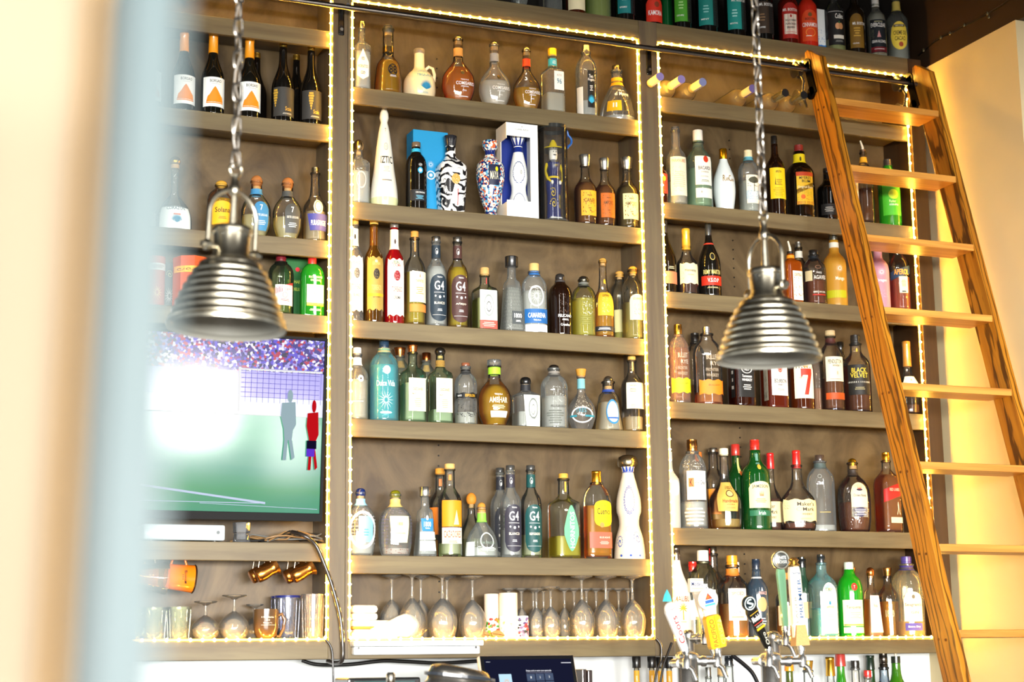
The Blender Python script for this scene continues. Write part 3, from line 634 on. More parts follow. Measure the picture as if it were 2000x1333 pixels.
# centre bay, third shelf
TP = lambda a, b, c, d: [(a, .25, .56, .8, .03, c), ('@disc', .25, .46, .62, .10, b), ('@fleck', .25, .46, .4, .07, d), ('TORREADO', .25, .33, 1.0, .05, c), (a, .25, .25, .7, .03, BK), ('@lace', .3, .19, .8, .06, '#8a9a2a')]
bottle(T, 692, 428, 36, 's3', 'g4', CLW, None, ('cyl', 'w#d9a850', .06, .44), [('band', .73, .90, 1, '#efe6cf'), ('wavy', .10, .62, .95, '#f2ead8', .2)], TP('BLANCO', '#5a5a5a', '#b8926a', '#efe6d6') + [('@disc', .1, .82, .4, .05, BK)], 'white-labelled tall bottle half hidden by the light strip')
bottle(T, 730, 429, 39, 's3', 'g4', 'd#4a2e0a', None, ('cyl', 'w#e0b458', .05, .44), [('wavy', .12, .62, .95, '#a88a42', .2), ('band', .74, .92, 1, 'd#6a3c08')], TP('EXTRA', '#2a2420', '#e0c070', '#b09a50') + [('@disc', .2, .58, .3, .03, '#e8d89a'), ('@bar', .2, .26, 1.7, .03, '#d8a020')], 'brown glass tall bottle with gold wavy label')
bottle(T, 770, 434, 40, 's3', 'g4', 'd#8a0c10', None, ('cyl', 'k#6a645c', .06, .42), [('wavy', .08, .62, .95, '#f4ead8', .2), ('band', .72, .92, 1, '#f0e6d4')], TP('CREMA', '#8c1220', '#c8524a', '#f0dcd0') + [('@disc', .15, .80, .4, .05, '#4a3a34'), ('REAL', .2, .59, .6, .03, '#3a6a3a')], 'dark red tall bottle with cream wavy label and white neck sleeve')
bottle(T, 810, 453, 43, 's3', 'g4', CL, ('l#c4a820', .56), ('cyl', 'w#e2a04a', .08, .36), [('rect', .24, .56, .95, '#efe3bf', .45), ('rect', .14, .22, .95, '#e0873c', .45)], [('TAPATIO', .45, .46, .8, .03, '#a8843a'), ('@tri', .45, .52, .1, .04, '#c8702c'), fine(.36, .08, .8, '#b89a5a', .45, 4), ('@bar', .05, .86, .3, .16, '#e08a3c')], 'slim bottle of pale yellow liquor with cream label and orange strip')
def g4(cx, top, w, sh, liq, c, tx, ds, sb=.03): bottle(T, cx, top, w, sh, 'g4', CL, liq, ('cyl', 'k#3a3a38' if sh == 's5' else 'm#a8a49c', .055, .42), [('pill', .06, .57, .92, c, .28), ('band', .76, .90, 1, c)], [('G', .05, .445, .5, .10, WH), ('4', .55, .445, .34, .10, WH), ('TEQUILA', .3, .535, .5, .018, WH), fine(.37, .008, 1.2, WH, .28, 1), ('@disc', -.1, .33, .14, .022, WH), ('@disc', .3, .32, .22, .03, WH), ('@disc', .7, .33, .14, .022, WH), (tx, .28, .255, 1.0, .028, IV), fine(.18, .03, .6, WH, .28, 2), fine(.125, .006, 1.5, WH, .28, 1), ('@ring', .1, .83, .6, .07, '#c9c9c4'), ('@disc', .15, .82, .3, .035, WH)], ds, sb=sb)
g4(852, 463, 42, 's3', (WT, .66), '#26343f', 'BLANCO', 'tall clear bottle with slate-blue rounded label')
g4(894, 464, 42, 's3', ('l#b89a14', .66), '#4c322e', 'A\u00d1EJO', 'tall yellow bottle with dark brown rounded label')
bottle(T, 947, 524, 58, 's3', 'sqs', 'g#dfe6cf', ('l#b8bc6a', .5), ('cyl', 'w#dcae6a', .13, .40), [('rect', .15, .62, .78, '#dfe2d8', .1), ('rect', .02, .15, .78, '#d8584a', .1)], [('@ring', .1, .38, .9, .34, '#9aa09a'), ('@ring', .1, .36, .42, .16, BK), ('@fleck', .1, .36, .3, .12, BK), ('HERRADURA', .1, .54, .9, .03, '#8a908a'), fine(.085, .08, 1.3, '#f0c0b0', .1, 3), ('@bar', .1, .78, .14, .1, '#c83c3c')], 'short square bottle with horseshoe emblem and red strip', sec='s')
bottle(T, 1000, 502, 54, 's3', 'trap', 'g#c9cdc6', (WT, .58), ('cyl', 'k#1a1a1a', .135, .62), [('rect', .10, .27, .62, '#4a4f50', .35)], [('1800', .35, .21, .8, .06, WH), fine(.14, .03, .7, WH, .35, 2)], 'diamond-cut tapering decanter with thick black cap', sec='s', emboss='dia')
bottle(T, 1044, 516, 54, 's3', 'dome', CL, (WT, .6), ('cyl', 'w#e6c078', .13, .40), [('rect', .14, .34, 1.0, '#1f5f9e', .1), ('rect', .02, .12, .95, '#efeee6', .1), ('band', .73, .84, 1, '#2a5f9a')], [('CAMARENA', .1, .25, 1.4, .07, WH), ('TEQUILA', .1, .18, .6, .025, WH), ('@ring', .05, .52, 1.2, .30, '#d8dcd4'), ('@burst', .05, .52, .9, .24, '#d0d4cc')], 'arched flat clear bottle with bold blue band across its base', sec='v')
bottle(T, 1095, 535, 47, 's3', 'dome', 'd#1e0f08', None, ('mush', 'k#2a2826', .12, .42), [('band', .76, .85, 1, '#3a3634')], [('PELICANO', .35, .30, 1.2, .045, WH), ('@lines2', .35, .24, .8, .03, WH), ('@fleck', .3, .50, .8, .3, '#5a4030'), ('Cristalino', .35, .16, .8, .04, WH)], 'near-black domed bottle with black rounded stopper')
bottle(T, 1141, 540, 48, 's3', 'dome', 'g#e6e8c8', ('l#b8b048', .62), ('mush', 'm#7a746a', .11, .42), [('band', .76, .86, 1, '#6a6c66')], [('@fleck', .3, .50, .8, .3, '#dfe2c8'), ('@lines5', .1, .26, 1.0, .16, '#8a8840')], 'domed bottle of greenish yellow liquor with silver rounded stopper')
bottle(T, 1179, 505, 42, 's3', 'cognac', CLW, ('l#b07c14', .38), ('mush', 'w#e0a84a', .07, .36), [('rect', .27, .56, .85, '#d9a82c', .25), ('band', .08, .14, 1, '#2a2a2c')], [('CENTINELA', .25, .52, .8, .03, BK), ('@fleck', .25, .40, .8, .18, '#efdc9a'), ('@disc', .3, .70, .5, .06, '#e0b01c'), ('@ring', .3, .70, .4, .05, '#b07c14'), ('@lines2', 0, .11, 1.6, .03, WH)], 'slender bottle with gold seal on its neck and gold label')
bottle(T, 1212, 530, 40, 's3', 'dome', CL, ('l#a8a040', .4), ('mush', 'w#e0a850', .09, .44), [('rect', .15, .45, .7, '#c9c48a')], [], 'round bottle with honey-coloured cork standing behind the ribbed one', sb=.115)
bottle(T, 1238, 521, 47, 's3', 'dome', 'g#ece6c8', ('l#c9bc62', .5), ('mush', 'w#e8a83a', .10, .40), [('arch', .26, .60, .68, '#efe2b0', .3)], [('LOS ARANGO', .3, .54, .8, .03, '#6a5a2a'), ('@fleck', .3, .40, .6, .14, '#d8b84a')], 'ribbed glass bottle with golden cork at the right end', emboss='rib')

# centre bay, fourth shelf
bottle(T, 697, 680, 45, 's4', 'std', CLW, ('l#cfd0b8', .55), ('screw', 'k#efe6da', .10, .38), [('band', .74, .86, 1, '#e8e2d6')], [('@disc', .3, .56, .5, .09, WH), ('@disc', .3, .56, .16, .03, BK), ('@lace', 0, .35, 1.4, .14, WH), ('@lace', .1, .14, 1.2, .2, '#c9d0c0'), fine(.25, .02, 1.2, WH, 0, 1)], 'pale bottle with white cap and round badge, left edge')
bottle(T, 750, 664, 57, 's4', 'dome', 'g#7ae8ec', ('l#2cc4d0', .68), ('screw', 'k#24384c', .14, .34), [('band', .72, .80, 1, '#b8a878')], [('@disc', .15, .61, .5, .10, WH), ('@burst', .15, .61, .3, .06, '#6ab4b4'), ('Dulce Vida', .1, .45, 1.3, .07, '#dff4f0'), ('@burst', .1, .25, 1.1, .24, '#bfe8e4'), ('@disc', .1, .10, .8, .03, '#dff4f0')], 'large turquoise bottle with navy cap', sb=.028)
bottle(T, 781, 680, 42, 's4', 'dome', 'g#c9d4b0', None, ('flare', 'm#b8703c', .12, .56), [], [], 'copper-capped bottle standing behind the turquoise one', sb=.118, emboss='cord')
bottle(T, 806, 675, 57, 's4', 'sqs', 'g#cdf2c0', ('l#dcf0cc', .5), ('flare', 'm#c87a42', .11, .46), [('rect', .14, .56, .80, '#efe2c0', .25)], [('CAZCANES', .25, .42, .9, .035, '#6a5a3a'), ('@burst', .25, .50, .3, .05, '#c9b070'), ('No.7', -.1, .36, .3, .02, BK), fine(.25, .12, .7, '#c9b48a', .25, 5)], 'green-tinted square bottle with copper flared cap and cream label', sec='s')
bottle(T, 833, 690, 38, 's4', 'dome', 'g#c9d4b0', None, ('cyl', 'm#8a4a22', .12, .46), [], [], 'small copper-capped bottle behind the two green square bottles', sb=.12, emboss='cord')
bottle(T, 860, 679, 54, 's4', 'sqs', 'g#cdf2c0', ('l#e4f4d4', .18), ('ball', 'k#17140f', .12, .50), [('rect', .14, .58, .80, '#efe0bd', .2)], [('CAZCANES', .2, .43, .9, .035, '#6a5a3a'), ('@burst', .2, .51, .3, .05, '#c9b070'), ('No.9', -.15, .36, .3, .02, BK), fine(.25, .12, .7, '#c9b48a', .2, 5)], 'green-tinted square bottle with black oval stopper and corded neck', sec='s', emboss='cord')
bottle(T, 910, 710, 45, 's4', 'dome', CL, ('l#cfd0c0', .2), ('cyl', 'k#8a5238', .06, .38), [('band', .77, .87, 1, BK), ('wavy', .42, .50, 1.15, '#17181a', .15)], [('ESPOLON', .35, .46, .9, .045, '#e8b01c'), ('BLANCO', -.6, .46, .4, .03, WH), ('@fleck', .1, .28, 1.9, .26, '#3a3a38'), ('@fleck', .2, .22, 1.2, .2, BK)], 'clear domed bottle with black band and etched figures')
bottle(T, 966, 704, 67, 's4', 'oval', CLW, ('l#c99a12', .62), ('cyl', 'g#dfe6dc', .10, .42), [('band', .78, .89, 1, '#a4d838'), ('rect', .13, .22, .55, WH, .25)], [('TEQUILA', .2, .46, .5, .03, WH), ('AMBHAR', .2, .38, 1.1, .08, '#f2ecd0'), ('@lines3', .2, .28, .9, .06, '#e8e0b0')], 'large oval bottle of golden liquor with lime-green neck band')
bottle(T, 1027, 737, 62, 's4', 'sqs', CL, ('l#d4d8cc', .3), ('mush', 'k#121212', .15, .46), [('band', .72, .84, 1, '#2a2a2c'), ('trapz', .02, .62, .7, '#d8ded2', .35)], [('@ring', .35, .36, .8, .4, '#7a807a'), ('@ring', .35, .34, .3, .2, '#6a706a'), ('@fleck', .35, .3, .7, .3, '#6a706a'), ('CORRALEJO', .35, .55, .8, .035, '#7a807a')], 'wide squat square bottle with black knob stopper', sec='s')
bottle(T, 1083, 713, 54, 's4', 'dome', CL, (WT, .5), ('mush', 'm#7a7268', .11, .40), [('band', .76, .86, 1, '#8a847c')], [('PELIGROSO', .25, .34, 1.1, .04, '#5a5a54'), ('@fleck', .3, .52, .9, .24, '#c9cdc6'), ('@lines6', 0, .18, 1.3, .22, '#6a6e66')], 'broad clear domed bottle with pewter rounded stopper')
bottle(T, 1136, 722, 55, 's4', 'bulb', CLW, None, ('flare', 'w#d89a3c', .13, .38), [('band', .68, .84, 1, '#7ab4bc')], [('@ring', 0, .24, 1.7, .26, WH), ('TRES', -.1, .31, .8, .07, '#4a8a98'), ('@bar', -.7, .22, .6, .03, '#2f8a9a'), ('@bar', .6, .22, .8, .03, '#2f8a9a'), ('@fleck', 0, .46, 1.0, .2, '#e8dcc0')], 'empty globe-shaped bottle with wide cork and pale blue neck')
bottle(T, 1189, 735, 58, 's4', 'trap', CLW, ('l#d8cfae', .52), ('ball', 'm#a8a294', .21, .36), [('band', .70, .75, 1, '#24408a'), ('oval', .12, .56, .55, '#eef0ee', .3)], [('@ring', .3, .34, 1.1, .44, '#2f7fb8'), ('@fleck', .3, .38, .7, .2, '#8a9098'), ('@bar', .3, .23, .8, .03, '#2f5fa8')], 'pyramid-like bottle with large silver ball stopper and round white label')
bottle(T, 1236, 697, 44, 's4', 'std', CLW, ('l#d8c8a0', .2), ('cyl', 'w#dcae5a', .06, .36), [('rect', .30, .64, .92, '#efe6c4', .3)], [('Casamigos', .0, .60, .6, .03, '#6a6a4a'), fine(.54, .05, .7, '#6a6a4a', 0, 3), ('@burst', .5, .46, .3, .06, '#6aa86a'), ('@bar', .1, .86, .3, .12, '#e0b060'), fine(.34, .03, .6, '#8a8a6a', 0, 2)], 'tall clear corked bottle with cream label, right end')

# centre bay, fifth shelf
bottle(T, 704, 954, 62, 's5', 'decan', CL, (WT, .3), ('mush', 'k#10245e', .12, .34), [('band', .72, .84, 1, '#8fc4dc'), ('rect', .20, .58, .5, '#7fc4e0', .3)], [('@ring', .1, .38, 1.9, .56, WH), ('@lace', -.5, .38, .5, .44, WH), ('@lace', .95, .38, .3, .44, WH), ('@fleck', .1, .64, 1.2, .1, '#e8e0e8'), ('@lines3', .3, .34, .4, .12, '#4a90b0')], 'round clear flask with dark blue knob and pale blue panel', sec='v')
bottle(T, 772, 958, 70, 's5', 'decan', CL, ('l#d8c8b8', .12), ('mush', 'k#6a6a10', .12, .32), [('band', .72, .86, 1, '#d8c070'), ('trapz', .20, .60, .55, '#efe4b0', .2)], [('@lace', -.75, .40, .5, .44, '#7a6a9a'), ('@lace', 1.1, .40, .4, .44, '#7a6a9a'), ('@fleck', .15, .68, 1.4, .08, '#8a7a8a'), ('1800', .2, .48, .3, .05, '#b09a4a'), ('COLECCION', .2, .34, .6, .02, '#b09a4a'), ('@fleck', .1, .10, 1.6, .12, '#8a5a4a')], 'round ornate flask with olive knob and cream panel', sec='v')
bottle(T, 830, 952, 50, 's5', 'trap', CL, ('l#cfd6d4', .5), ('cyl', 'm#c9c6bc', .135, .62), [('trapz', .36, .54, .74, '#2a7cc0', .1), ('rect', .24, .35, .9, '#d8dcd8', .1), ('rect', .08, .22, .85, '#dfe4d8', .1)], [('1800', .1, .46, .9, .075, WH), ('@disc', .1, .55, .34, .07, '#dfe8ee'), ('TEQUILA', .1, .40, .6, .022, WH), ('@lines3', .1, .15, .8, .05, '#b8c0b0')], 'tapering square bottle with silver cap and blue label', sec='s')
bottle(T, 860, 916, 46, 's5', 'g4', CL, ('l#d88a2c', .2), ('cyl', 'w#e8a03c', .07, .42), [('rect', .26, .56, 1.0, '#dc7a24', -.1), ('rect', .8, .88, .3, '#e07030')], [], 'orange-labelled tall bottle standing behind its twin', sb=.115)
bottle(T, 879, 907, 48, 's5', 'g4', CL, ('l#c8d0a0', .15), ('cyl', 'w#e8bc72', .06, .42), [('rect', .32, .60, .95, '#e8901c', .2), ('rect', .14, .31, .95, '#f0e0cc', .2), ('rect', .82, .88, .3, '#e08030')], [('CAZADORES', .2, .24, 1.5, .075, '#b85a24'), ('@tri', .5, .42, .5, .16, '#e0c8a0'), ('@lines2', .2, .16, 1.0, .03, '#c87a3a')], 'tall clear bottle with bright orange label in front of its twin')
bottle(T, 921, 963, 54, 's5', 'bell', CL, ('l#8a8440', .3), ('ball', 'w#d8882c', .20, .38), [], [('@burst', .1, .96, .01, .01, '#4ab83a')], 'clear bottle with large round orange cork in back', sb=.11)
bottle(T, 941, 982, 70, 's5', 'bell', 'g#dfeadf', (WT, .18), ('mush', 'w#d8963a', .19, .26), [('band', .64, .80, 1, '#8ad048'), ('rect', .03, .28, .4, '#eef2ea', -.95)], [('@ring', .25, .30, .9, .3, '#d0dcd0'), ('PATRON', .3, .26, .9, .045, '#7a8a7a'), ('@lines3', .3, .15, 1.1, .08, '#c9d4c9')], 'squat bell-shaped clear bottle with green neck ribbon', sec='v')
g4(978, 915, 40, 's5', (WT, .2), '#2a2c33', 'BLANCO', 'tall dark-labelled bottle standing behind the black-capped pair', sb=.115)
g4(998, 910, 42, 's5', (WT, .3), '#34323e', 'BLANCO', 'tall clear bottle with charcoal-purple rounded label and black cap')
g4(1038, 910, 42, 's5', ('l#c9cfa0', .25), '#174a48', 'REPOSADO', 'tall clear bottle with dark teal rounded label and black cap')
bottle(T, 1102, 926, 72, 's5', 'sqs', 'g#dde6d4', ('l#b4a81e', .26), ('cyl', 'w#e8b048', .07, .34), [('leaf', .08, .62, .55, '#6cc08a', .25)], [('HORNITOS', .3, .33, .34, .42, '#f4fbf4', math.pi / 2), ('@bar', .05, .84, .3, .12, '#e0a83a')], 'broad angular bottle with upright mint-green leaf label', sec='s')
bottle(T, 1167, 921, 62, 's5', 'dome', CL, ('l#c07808', .60), ('foil', 'm#e0a02c', .16, .34), [('pill', .36, .66, .72, '#f2cc14', .35), ('rect', .12, .30, 1.0, '#d8604a', .25)], [('Cuervo', .35, .535, 1.0, .07, '#2a2a1a'), ('Jose', .35, .60, .4, .03, '#6a6a1a'), ('ESPECIAL', .35, .46, .8, .02, '#8a7a1a'), ('@disc', .2, .38, .34, .06, '#d88a4a'), ('BLUE AGAVE', .4, .24, .8, .02, '#f0d0c0'), ('@lines3', .35, .18, .8, .04, '#f0c0b0')], 'gold foil-capped bottle of amber liquor with yellow label', sec='r')
az = lambda: [('@garland', .0, .56, 1.0, .30, '#1f4aa0'), ('@garland', .0, .56, .86, .26, '#1f4aa0'), ('@ring', .0, .55, .5, .16, '#e8dcc4'), ('@spiral', .55, .20, .7, .16, '#1f4aa0'), ('@spiral', -.75, .16, .6, .16, '#1f4aa0'), ('@garland', -.1, .29, .6, .05, '#1f4aa0'), ('@agave', 0, .035, .2, .04, '#2a52a8'), ('@agave', .6, .035, .2, .04, '#2a52a8'), ('@agave', -.6, .035, .2, .04, '#2a52a8')]
bottle(T, 1229, 889, 62, 's5', 'hour', 'c#ead9bc', None, ('mush', 'm#9c8f72', .12, .66), [('band', .825, .845, 1, 'c#1c3f9c')], az() + [('@crown', 0, .875, 1.9, .085, '#1c3f9c')], 'hourglass cream pottery bottle with blue leaf garlands and silver dome')

# left bay
bd = [('BORSAO', .25, .395, 1.0, .035, '#5a5a56'), ('@mount', .2, .23, 1.5, .20, '#e88a1c'), ('@lines1', .25, .36, .8, .008, '#9a9a94'), ('@fleck', .2, .15, 1.5, .03, '#8a5a1a')]
for cx, top, w, ds in ((293, 52, 44, 'half hidden by the pale post'), (358, 64, 46, 'beside the pale post'), (415, 66, 46, 'second in from the pale post'), (486, 77, 46, 'just right of the chain')):
    bottle(Wn, cx, top, w, 'l2', 'wine', 'd#14130e', None, ('foil', 'k#f09a1e', .24, .38), [('rect', .09, .44, 1.1, '#eef0ea', .2)], bd, 'wine bottle with orange capsule, ' + ds)
bottle(Wn, 500, 104, 42, 'l2', 'wine', 'd#0e0c0a', None, ('screw', 'm#d8b04a', .07, .36), [], [], 'black wine bottle standing behind the orange-capped one', sb=.11)
for cx, top, w, ds, u in ((552, 84, 44, 'grey-labelled wine bottle, gold grapes at its left', -.7), (607, 91, 42, 'wine bottle, gold grapes at centre, by light strip', .0)):
    bottle(Wn, cx, top, w, 'l2', 'wine', 'd#12100d', None, ('screw', 'm#e0b850', .06, .36), [('rect', .07, .42, 1.25, '#3c3a36', .3)], [('@grape', u, .29, .5, .22, '#e0b03a'), ('Scaia', .5, .16, .6, .05, '#d8a83a'), fine(.10, .02, 1.2, '#c9c4b4', .4, 2)], ds)
bottle(Wn, 578, 108, 40, 'l2', 'wine', 'd#0e0c0a', None, ('screw', 'm#d8b04a', .07, .36), [], [], 'black wine bottle half hidden between the two grape-labelled ones', sb=.11)
bottle(T, 284, 292, 46, 'l3', 'flask', CL, (WT, .2), ('ball', 'm#c4c0b4', .10, .2), [], [], 'blurred clear flask behind the pale post')
bottle(T, 340, 306, 70, 'l3', 'flask', CL, (WT, .32), ('ball', 'm#d8a428', .13, .32), [('rect', .02, .30, 1.0, '#e8ece4', .1)], [('CORAZON', .1, .285, 1.2, .045, '#3a5060'), ('@agave', .15, .14, .7, .16, '#2a7a98'), ('@bar', .15, .20, .4, .02, '#c8745a')], 'wide-based flask with gold ball stopper and blue agave drawing')
bottle(T, 431, 353, 54, 'l3', 'dome', CL, ('l#dc9c10', .64), ('ball', 'w#e0a83c', .16, .44), [('arch', .16, .58, .8, '#e8a81c', .1)], [('Solana', .1, .42, 1.1, .09, '#2a2010'), ('@lines2', .1, .28, .8, .05, '#8a6010'), ('@disc', .3, .60, .1, .02, '#c86a1c')], 'golden bottle with cork ball stopper behind the left lamp')
for cx, top, c, ds in ((500, 343, '#3f7fa8', 'blue'), (561, 347, '#4a4a46', 'dark grey')):
    bottle(T, cx, top, 60, 'l3', 'oval', CLW, ('l#cfc890', .35), ('ball', 'w#b8743c', .20, .40), [('band', .68, .77, 1, c), ('arch', .10, .56, .52, c, .3)], [('7', .3, .46, .2, .09, WH), ('SIETE LEGUAS', .3, .34, .8, .035, '#e8e2d0'), ('@lines3', .3, .22, .7, .08, '#c9d0d0')], 'clear bottle with round wooden stopper and %s arched label' % ds, sec='v')
bottle(T, 615, 328, 48, 'l3', 'cognac', CLW, ('l#d8c8a0', .4), ('screw', 'm#9a8a6a', .08, .32), [('oval', .36, .55, .42, '#e8ddc4', .25), ('trapz', .14, .36, .85, '#4a4a90', .3)], [('PURASANGRE', .3, .24, 1.3, .07, '#f0ece0'), ('@fleck', .25, .45, .4, .12, '#b86a3a'), ('@ring', .25, .455, .6, .15, '#a86a3a')], 'clear bottle with purple-blue label and horse medallion')
bottle(S, 491, 491, 44, 'l4', 'std', CL, ('l#c8a060', .3), ('screw', 'k#4a9a4a', .13, .36), [], [], 'green-capped bottle hidden behind the left lamp', sb=.04)
bottle(WK, 548, 494, 51, 'l4', 'dome', 'g#a8c890', ('l#6a7a1c', .45), ('screw', 'k#6a1c24', .18, .40), [('rect', .14, .46, .75, '#ece2d4', .3), ('slant', .36, .46, .8, '#8a1c24', .3)], [('CHIVAS REGAL', .3, .43, 1.3, .05, WH), ('@ring', .3, .30, .4, .09, '#a83a30'), ('@lines2', .3, .22, 1.0, .04, '#a83a30')], 'round-shouldered green bottle with burgundy cap and cream label')
bottle(WK, 609, 498, 53, 'l4', 'dome', 'd#1c7a1c', None, ('cyl', 'k#b82820', .20, .36), [('rect', .18, .50, .72, '#f0e6c0', .25), ('rect', .16, .21, .72, '#b8b020', .25)], [('BUCHANANS', .25, .62, 1.1, .035, '#e8e8c0'), ('DELUXE', .25, .57, .8, .03, '#e8e8c0'), ('12', .25, .36, .2, .03, '#c9b080'), ('@lines2', .25, .10, 1.3, .04, '#d8e0c0')], 'bright green squat bottle with red cap', sec='r')

# right bay, second shelf
bottle(S, 1290, 304, 30, 'r1', 'bord', 'd#3a160c', None, ('screw', 'k#2a2020', .08, .36), [('rect', .2, .6, 1.0, '#b8402c', .2)], [('@disc', .5, .5, .5, .1, '#e0b030'), ('@fleck', .4, .35, 1.0, .2, '#3a7a3a')], 'dark bottle with red label cut off by the left light strip')
bottle(S, 1322, 249, 41, 'r1', 'g4', CLW, ('l#cfd0b4', .3), ('cyl', 'g#e0ded2', .05, .38), [('rect', .12, .60, .88, '#efe6c6', .22)], [('PARANUBES', .2, .55, 1.4, .04, '#b87a52'), ('@fleck', .2, .42, 1.3, .12, '#b8a884'), ('@lines8', .2, .32, 1.3, .2, '#d4c69e'), ('@fleck', .2, .22, 1.2, .1, '#c0b088')], 'slim clear bottle with tall cream sketch label')
bottle(S, 1366, 256, 52, 'r1', 'std', 'g#a4cc9c', ('l#b0ccac', .5), ('cyl', 'k#efe8dc', .17, .38), [('rect', .28, .64, .70, '#eeeadc', .35), ('rect', .12, .24, .70, '#e4e2d4', .35), ('band', .83, .845, 1, BK)], [('BACARDI', .4, .49, 1.0, .045, BK), ('@disc', .5, .60, .42, .085, '#c8381c'), ('@fleck', .5, .60, .3, .05, BK), ('SUPERIOR', .4, .44, .6, .018, '#6a6a60'), ('@lines2', .35, .385, .9, .02, '#9a9a8c'), ('@lines2', .4, .33, .9, .03, '#6a7a4a'), ('@burst', .1, .19, .2, .04, BK)], 'large green-tinted bottle with white cap and red disc label')
bottle(S, 1415, 292, 44, 'r1', 'rumc', 'c#dfe8e6', None, ('cyl', 'm#d8a018', .17, .35), [], [('R', -.05, .50, .26, .10, '#9a8050'), ('um', .25, .48, .3, .05, '#9a8050'), ('C', .5, .50, .26, .10, '#9a8050'), ('hata', .8, .48, .3, .05, '#9a8050')], 'white milky bottle with gold cap')
bottle(S, 1464, 295, 42, 'r1', 'dome', CL, ('l#c4cab8', .5), ('screw', 'k#e8dcb4', .15, .40), [('band', .74, .84, 1, '#5ab0c8'), ('rect', .14, .58, .72, '#efe8d0', .4), ('rect', .20, .34, .74, '#2a98c8', .4)], [('CRUSOE', .35, .285, 1.0, .07, WH), ('@disc', .4, .50, 1.0, .10, '#4a4a38'), ('@fleck', .4, .48, 1.2, .16, '#2a2a20'), ('@bar', .4, .40, .05, .16, BK), ('SPICED RUM', .3, .225, .8, .02, WH)], 'short clear bottle with blue banner label, left of the right chain')
bottle(S, 1516, 267, 38, 'r1', 'bord', 'd#1c0c06', None, ('screw', 'k#1a1816', .13, .34), [('rect', .20, .58, .92, '#ecc418', .25)], [('APPLETON', .25, .53, .6, .03, BK), ('@lines4', .3, .40, .7, .08, '#8a7010'), ('@tri', -.1, .42, .12, .1, '#6a5a10'), ('@lines6', .25, .28, 1.2, .12, '#b89814')], 'dark bottle with plain yellow label, right of the right chain')
bottle(S, 1564, 285, 57, 'r1', 'std', 'd#140c06', None, ('screw', 'k#8a2c24', .11, .32), [('band', .72, .87, 1, '#e8d01c'), ('rect', .17, .60, .62, '#e0b428', .3), ('rect', .545, .60, .64, '#b8401c', .3), ('rect', .17, .215, .64, '#a8381a', .3), ('slant', .36, .42, .62, '#5a2010', .3)], [('MYERS\'S', .3, .52, .85, .04, BK), ('RUM', .35, .475, .6, .035, BK), ('Original Dark', .3, .395, 1.1, .04, '#f0e0b0'), ('@fleck', .3, .29, 1.1, .12, '#c87a1c'), ('@disc', .1, .27, .3, .06, '#d8641c'), ('@fleck', .4, .33, .8, .05, '#4a8a2a'), ('@disc', .15, .80, .3, .06, '#4a4010')], 'wide black bottle with red cap and fruit-decorated yellow label')
bottle(S, 1618, 330, 42, 'r1', 'bord', 'd#0c0a08', None, ('screw', 'k#141210', .1, .36), [('rect', .1, .3, .8, '#1e1c1a')], [('@lines3', 0, .2, 1.0, .1, '#a8a49a')], 'black bottle half hidden behind the left ladder rail')
bottle(S, 1662, 350, 34, 'r1', 'can', 'k#d8d0c0', None, ('cyl', 'm#b8b0a4', .08, .9), [], [], 'pale canister peeping past the left ladder rail')
bottle(S, 1690, 276, 34, 'r1', 'bord', 'g#d8c8a8', ('l#4a1c08', .42), ('pour', 'm#8a7c66', .17, .36), [('band', .70, .80, 1, '#e0a024')], [], 'small brown bottle with pour spout behind the ladder treads')
bottle(S, 1738, 313, 44, 'r1', 'dome', 'd#2a8a1c', None, ('screw', 'k#3a342c', .12, .36), [('rect', .16, .62, .9, '#4ab02a', .2)], [('DE KUYPER', .2, .62, 1.2, .04, WH), ('@disc', .3, .46, .9, .14, '#b4dc3a'), ('Pucker', .2, .36, .6, .04, '#d8f0a0'), ('SOUR APPLE', .3, .31, .8, .025, WH)], 'bright green labelled bottle behind the second ladder tread')
# right bay, third shelf
bottle('cognac_bottle', 1300, 428, 44, 'r2', 'remy', 'd#1c160c', None, ('cyl', 'k#3a342c', .22, .28), [('rect', .12, .28, 1.1, '#c87a54', .2)], [('@lines2', .5, .33, .8, .04, '#d8c8a0')], 'dark cognac bottle cut off by the left light strip')
bottle('cognac_bottle', 1342, 448, 43, 'r2', 'cognac', CLW, ('l#2a0e08', .2), ('foil', 'k#caa02c', .32, .36), [('wavy', .16, .46, 1.0, '#e8dcae', .25)], [('Hennessy', .3, .35, 1.1, .055, '#2a2418'), ('COGNAC', .3, .29, .6, .02, '#8a7a4a'), ('@fleck', -.45, .32, .3, .2, '#3a3424')], 'clear pear-shaped bottle with gold neck foil and cream label')
bottle('cognac_bottle', 1386, 432, 45, 'r2', 'remy', 'd#161410', None, ('cyl', 'k#3a3a36', .20, .28), [('rect', .14, .26, 1.05, '#c42c18', .2), ('band', .68, .70, 1, '#c8402c')], [('REMY MARTIN', .2, .31, 1.6, .055, '#e0cc7a'), ('V.S.O.P', .25, .205, 1.0, .05, WH), ('@disc', .25, .51, .5, .10, '#c9b060'), ('@disc', .25, .51, .4, .08, '#1c1a12'), ('@lines2', .2, .11, 1.4, .02, '#d8c890')], 'black cognac bottle with red band and gold medallion')
ct = bottle('liqueur_bottle', 1546, 472, 49, 'r2', 'sqs', 'd#8a3c08', None, ('pour', 'k#1c1814', .26, .40), [('rect', .04, .50, .62, '#ece2c8', .35), ('band', .66, .72, 1, '#e08a1c')], [('COINTREAU', .35, .44, .9, .05, '#6a4a1a'), ('@fleck', .35, .25, 1.1, .3, '#c8402c')], 'square amber bottle with pour spout, right of the right lamp', sec='s')
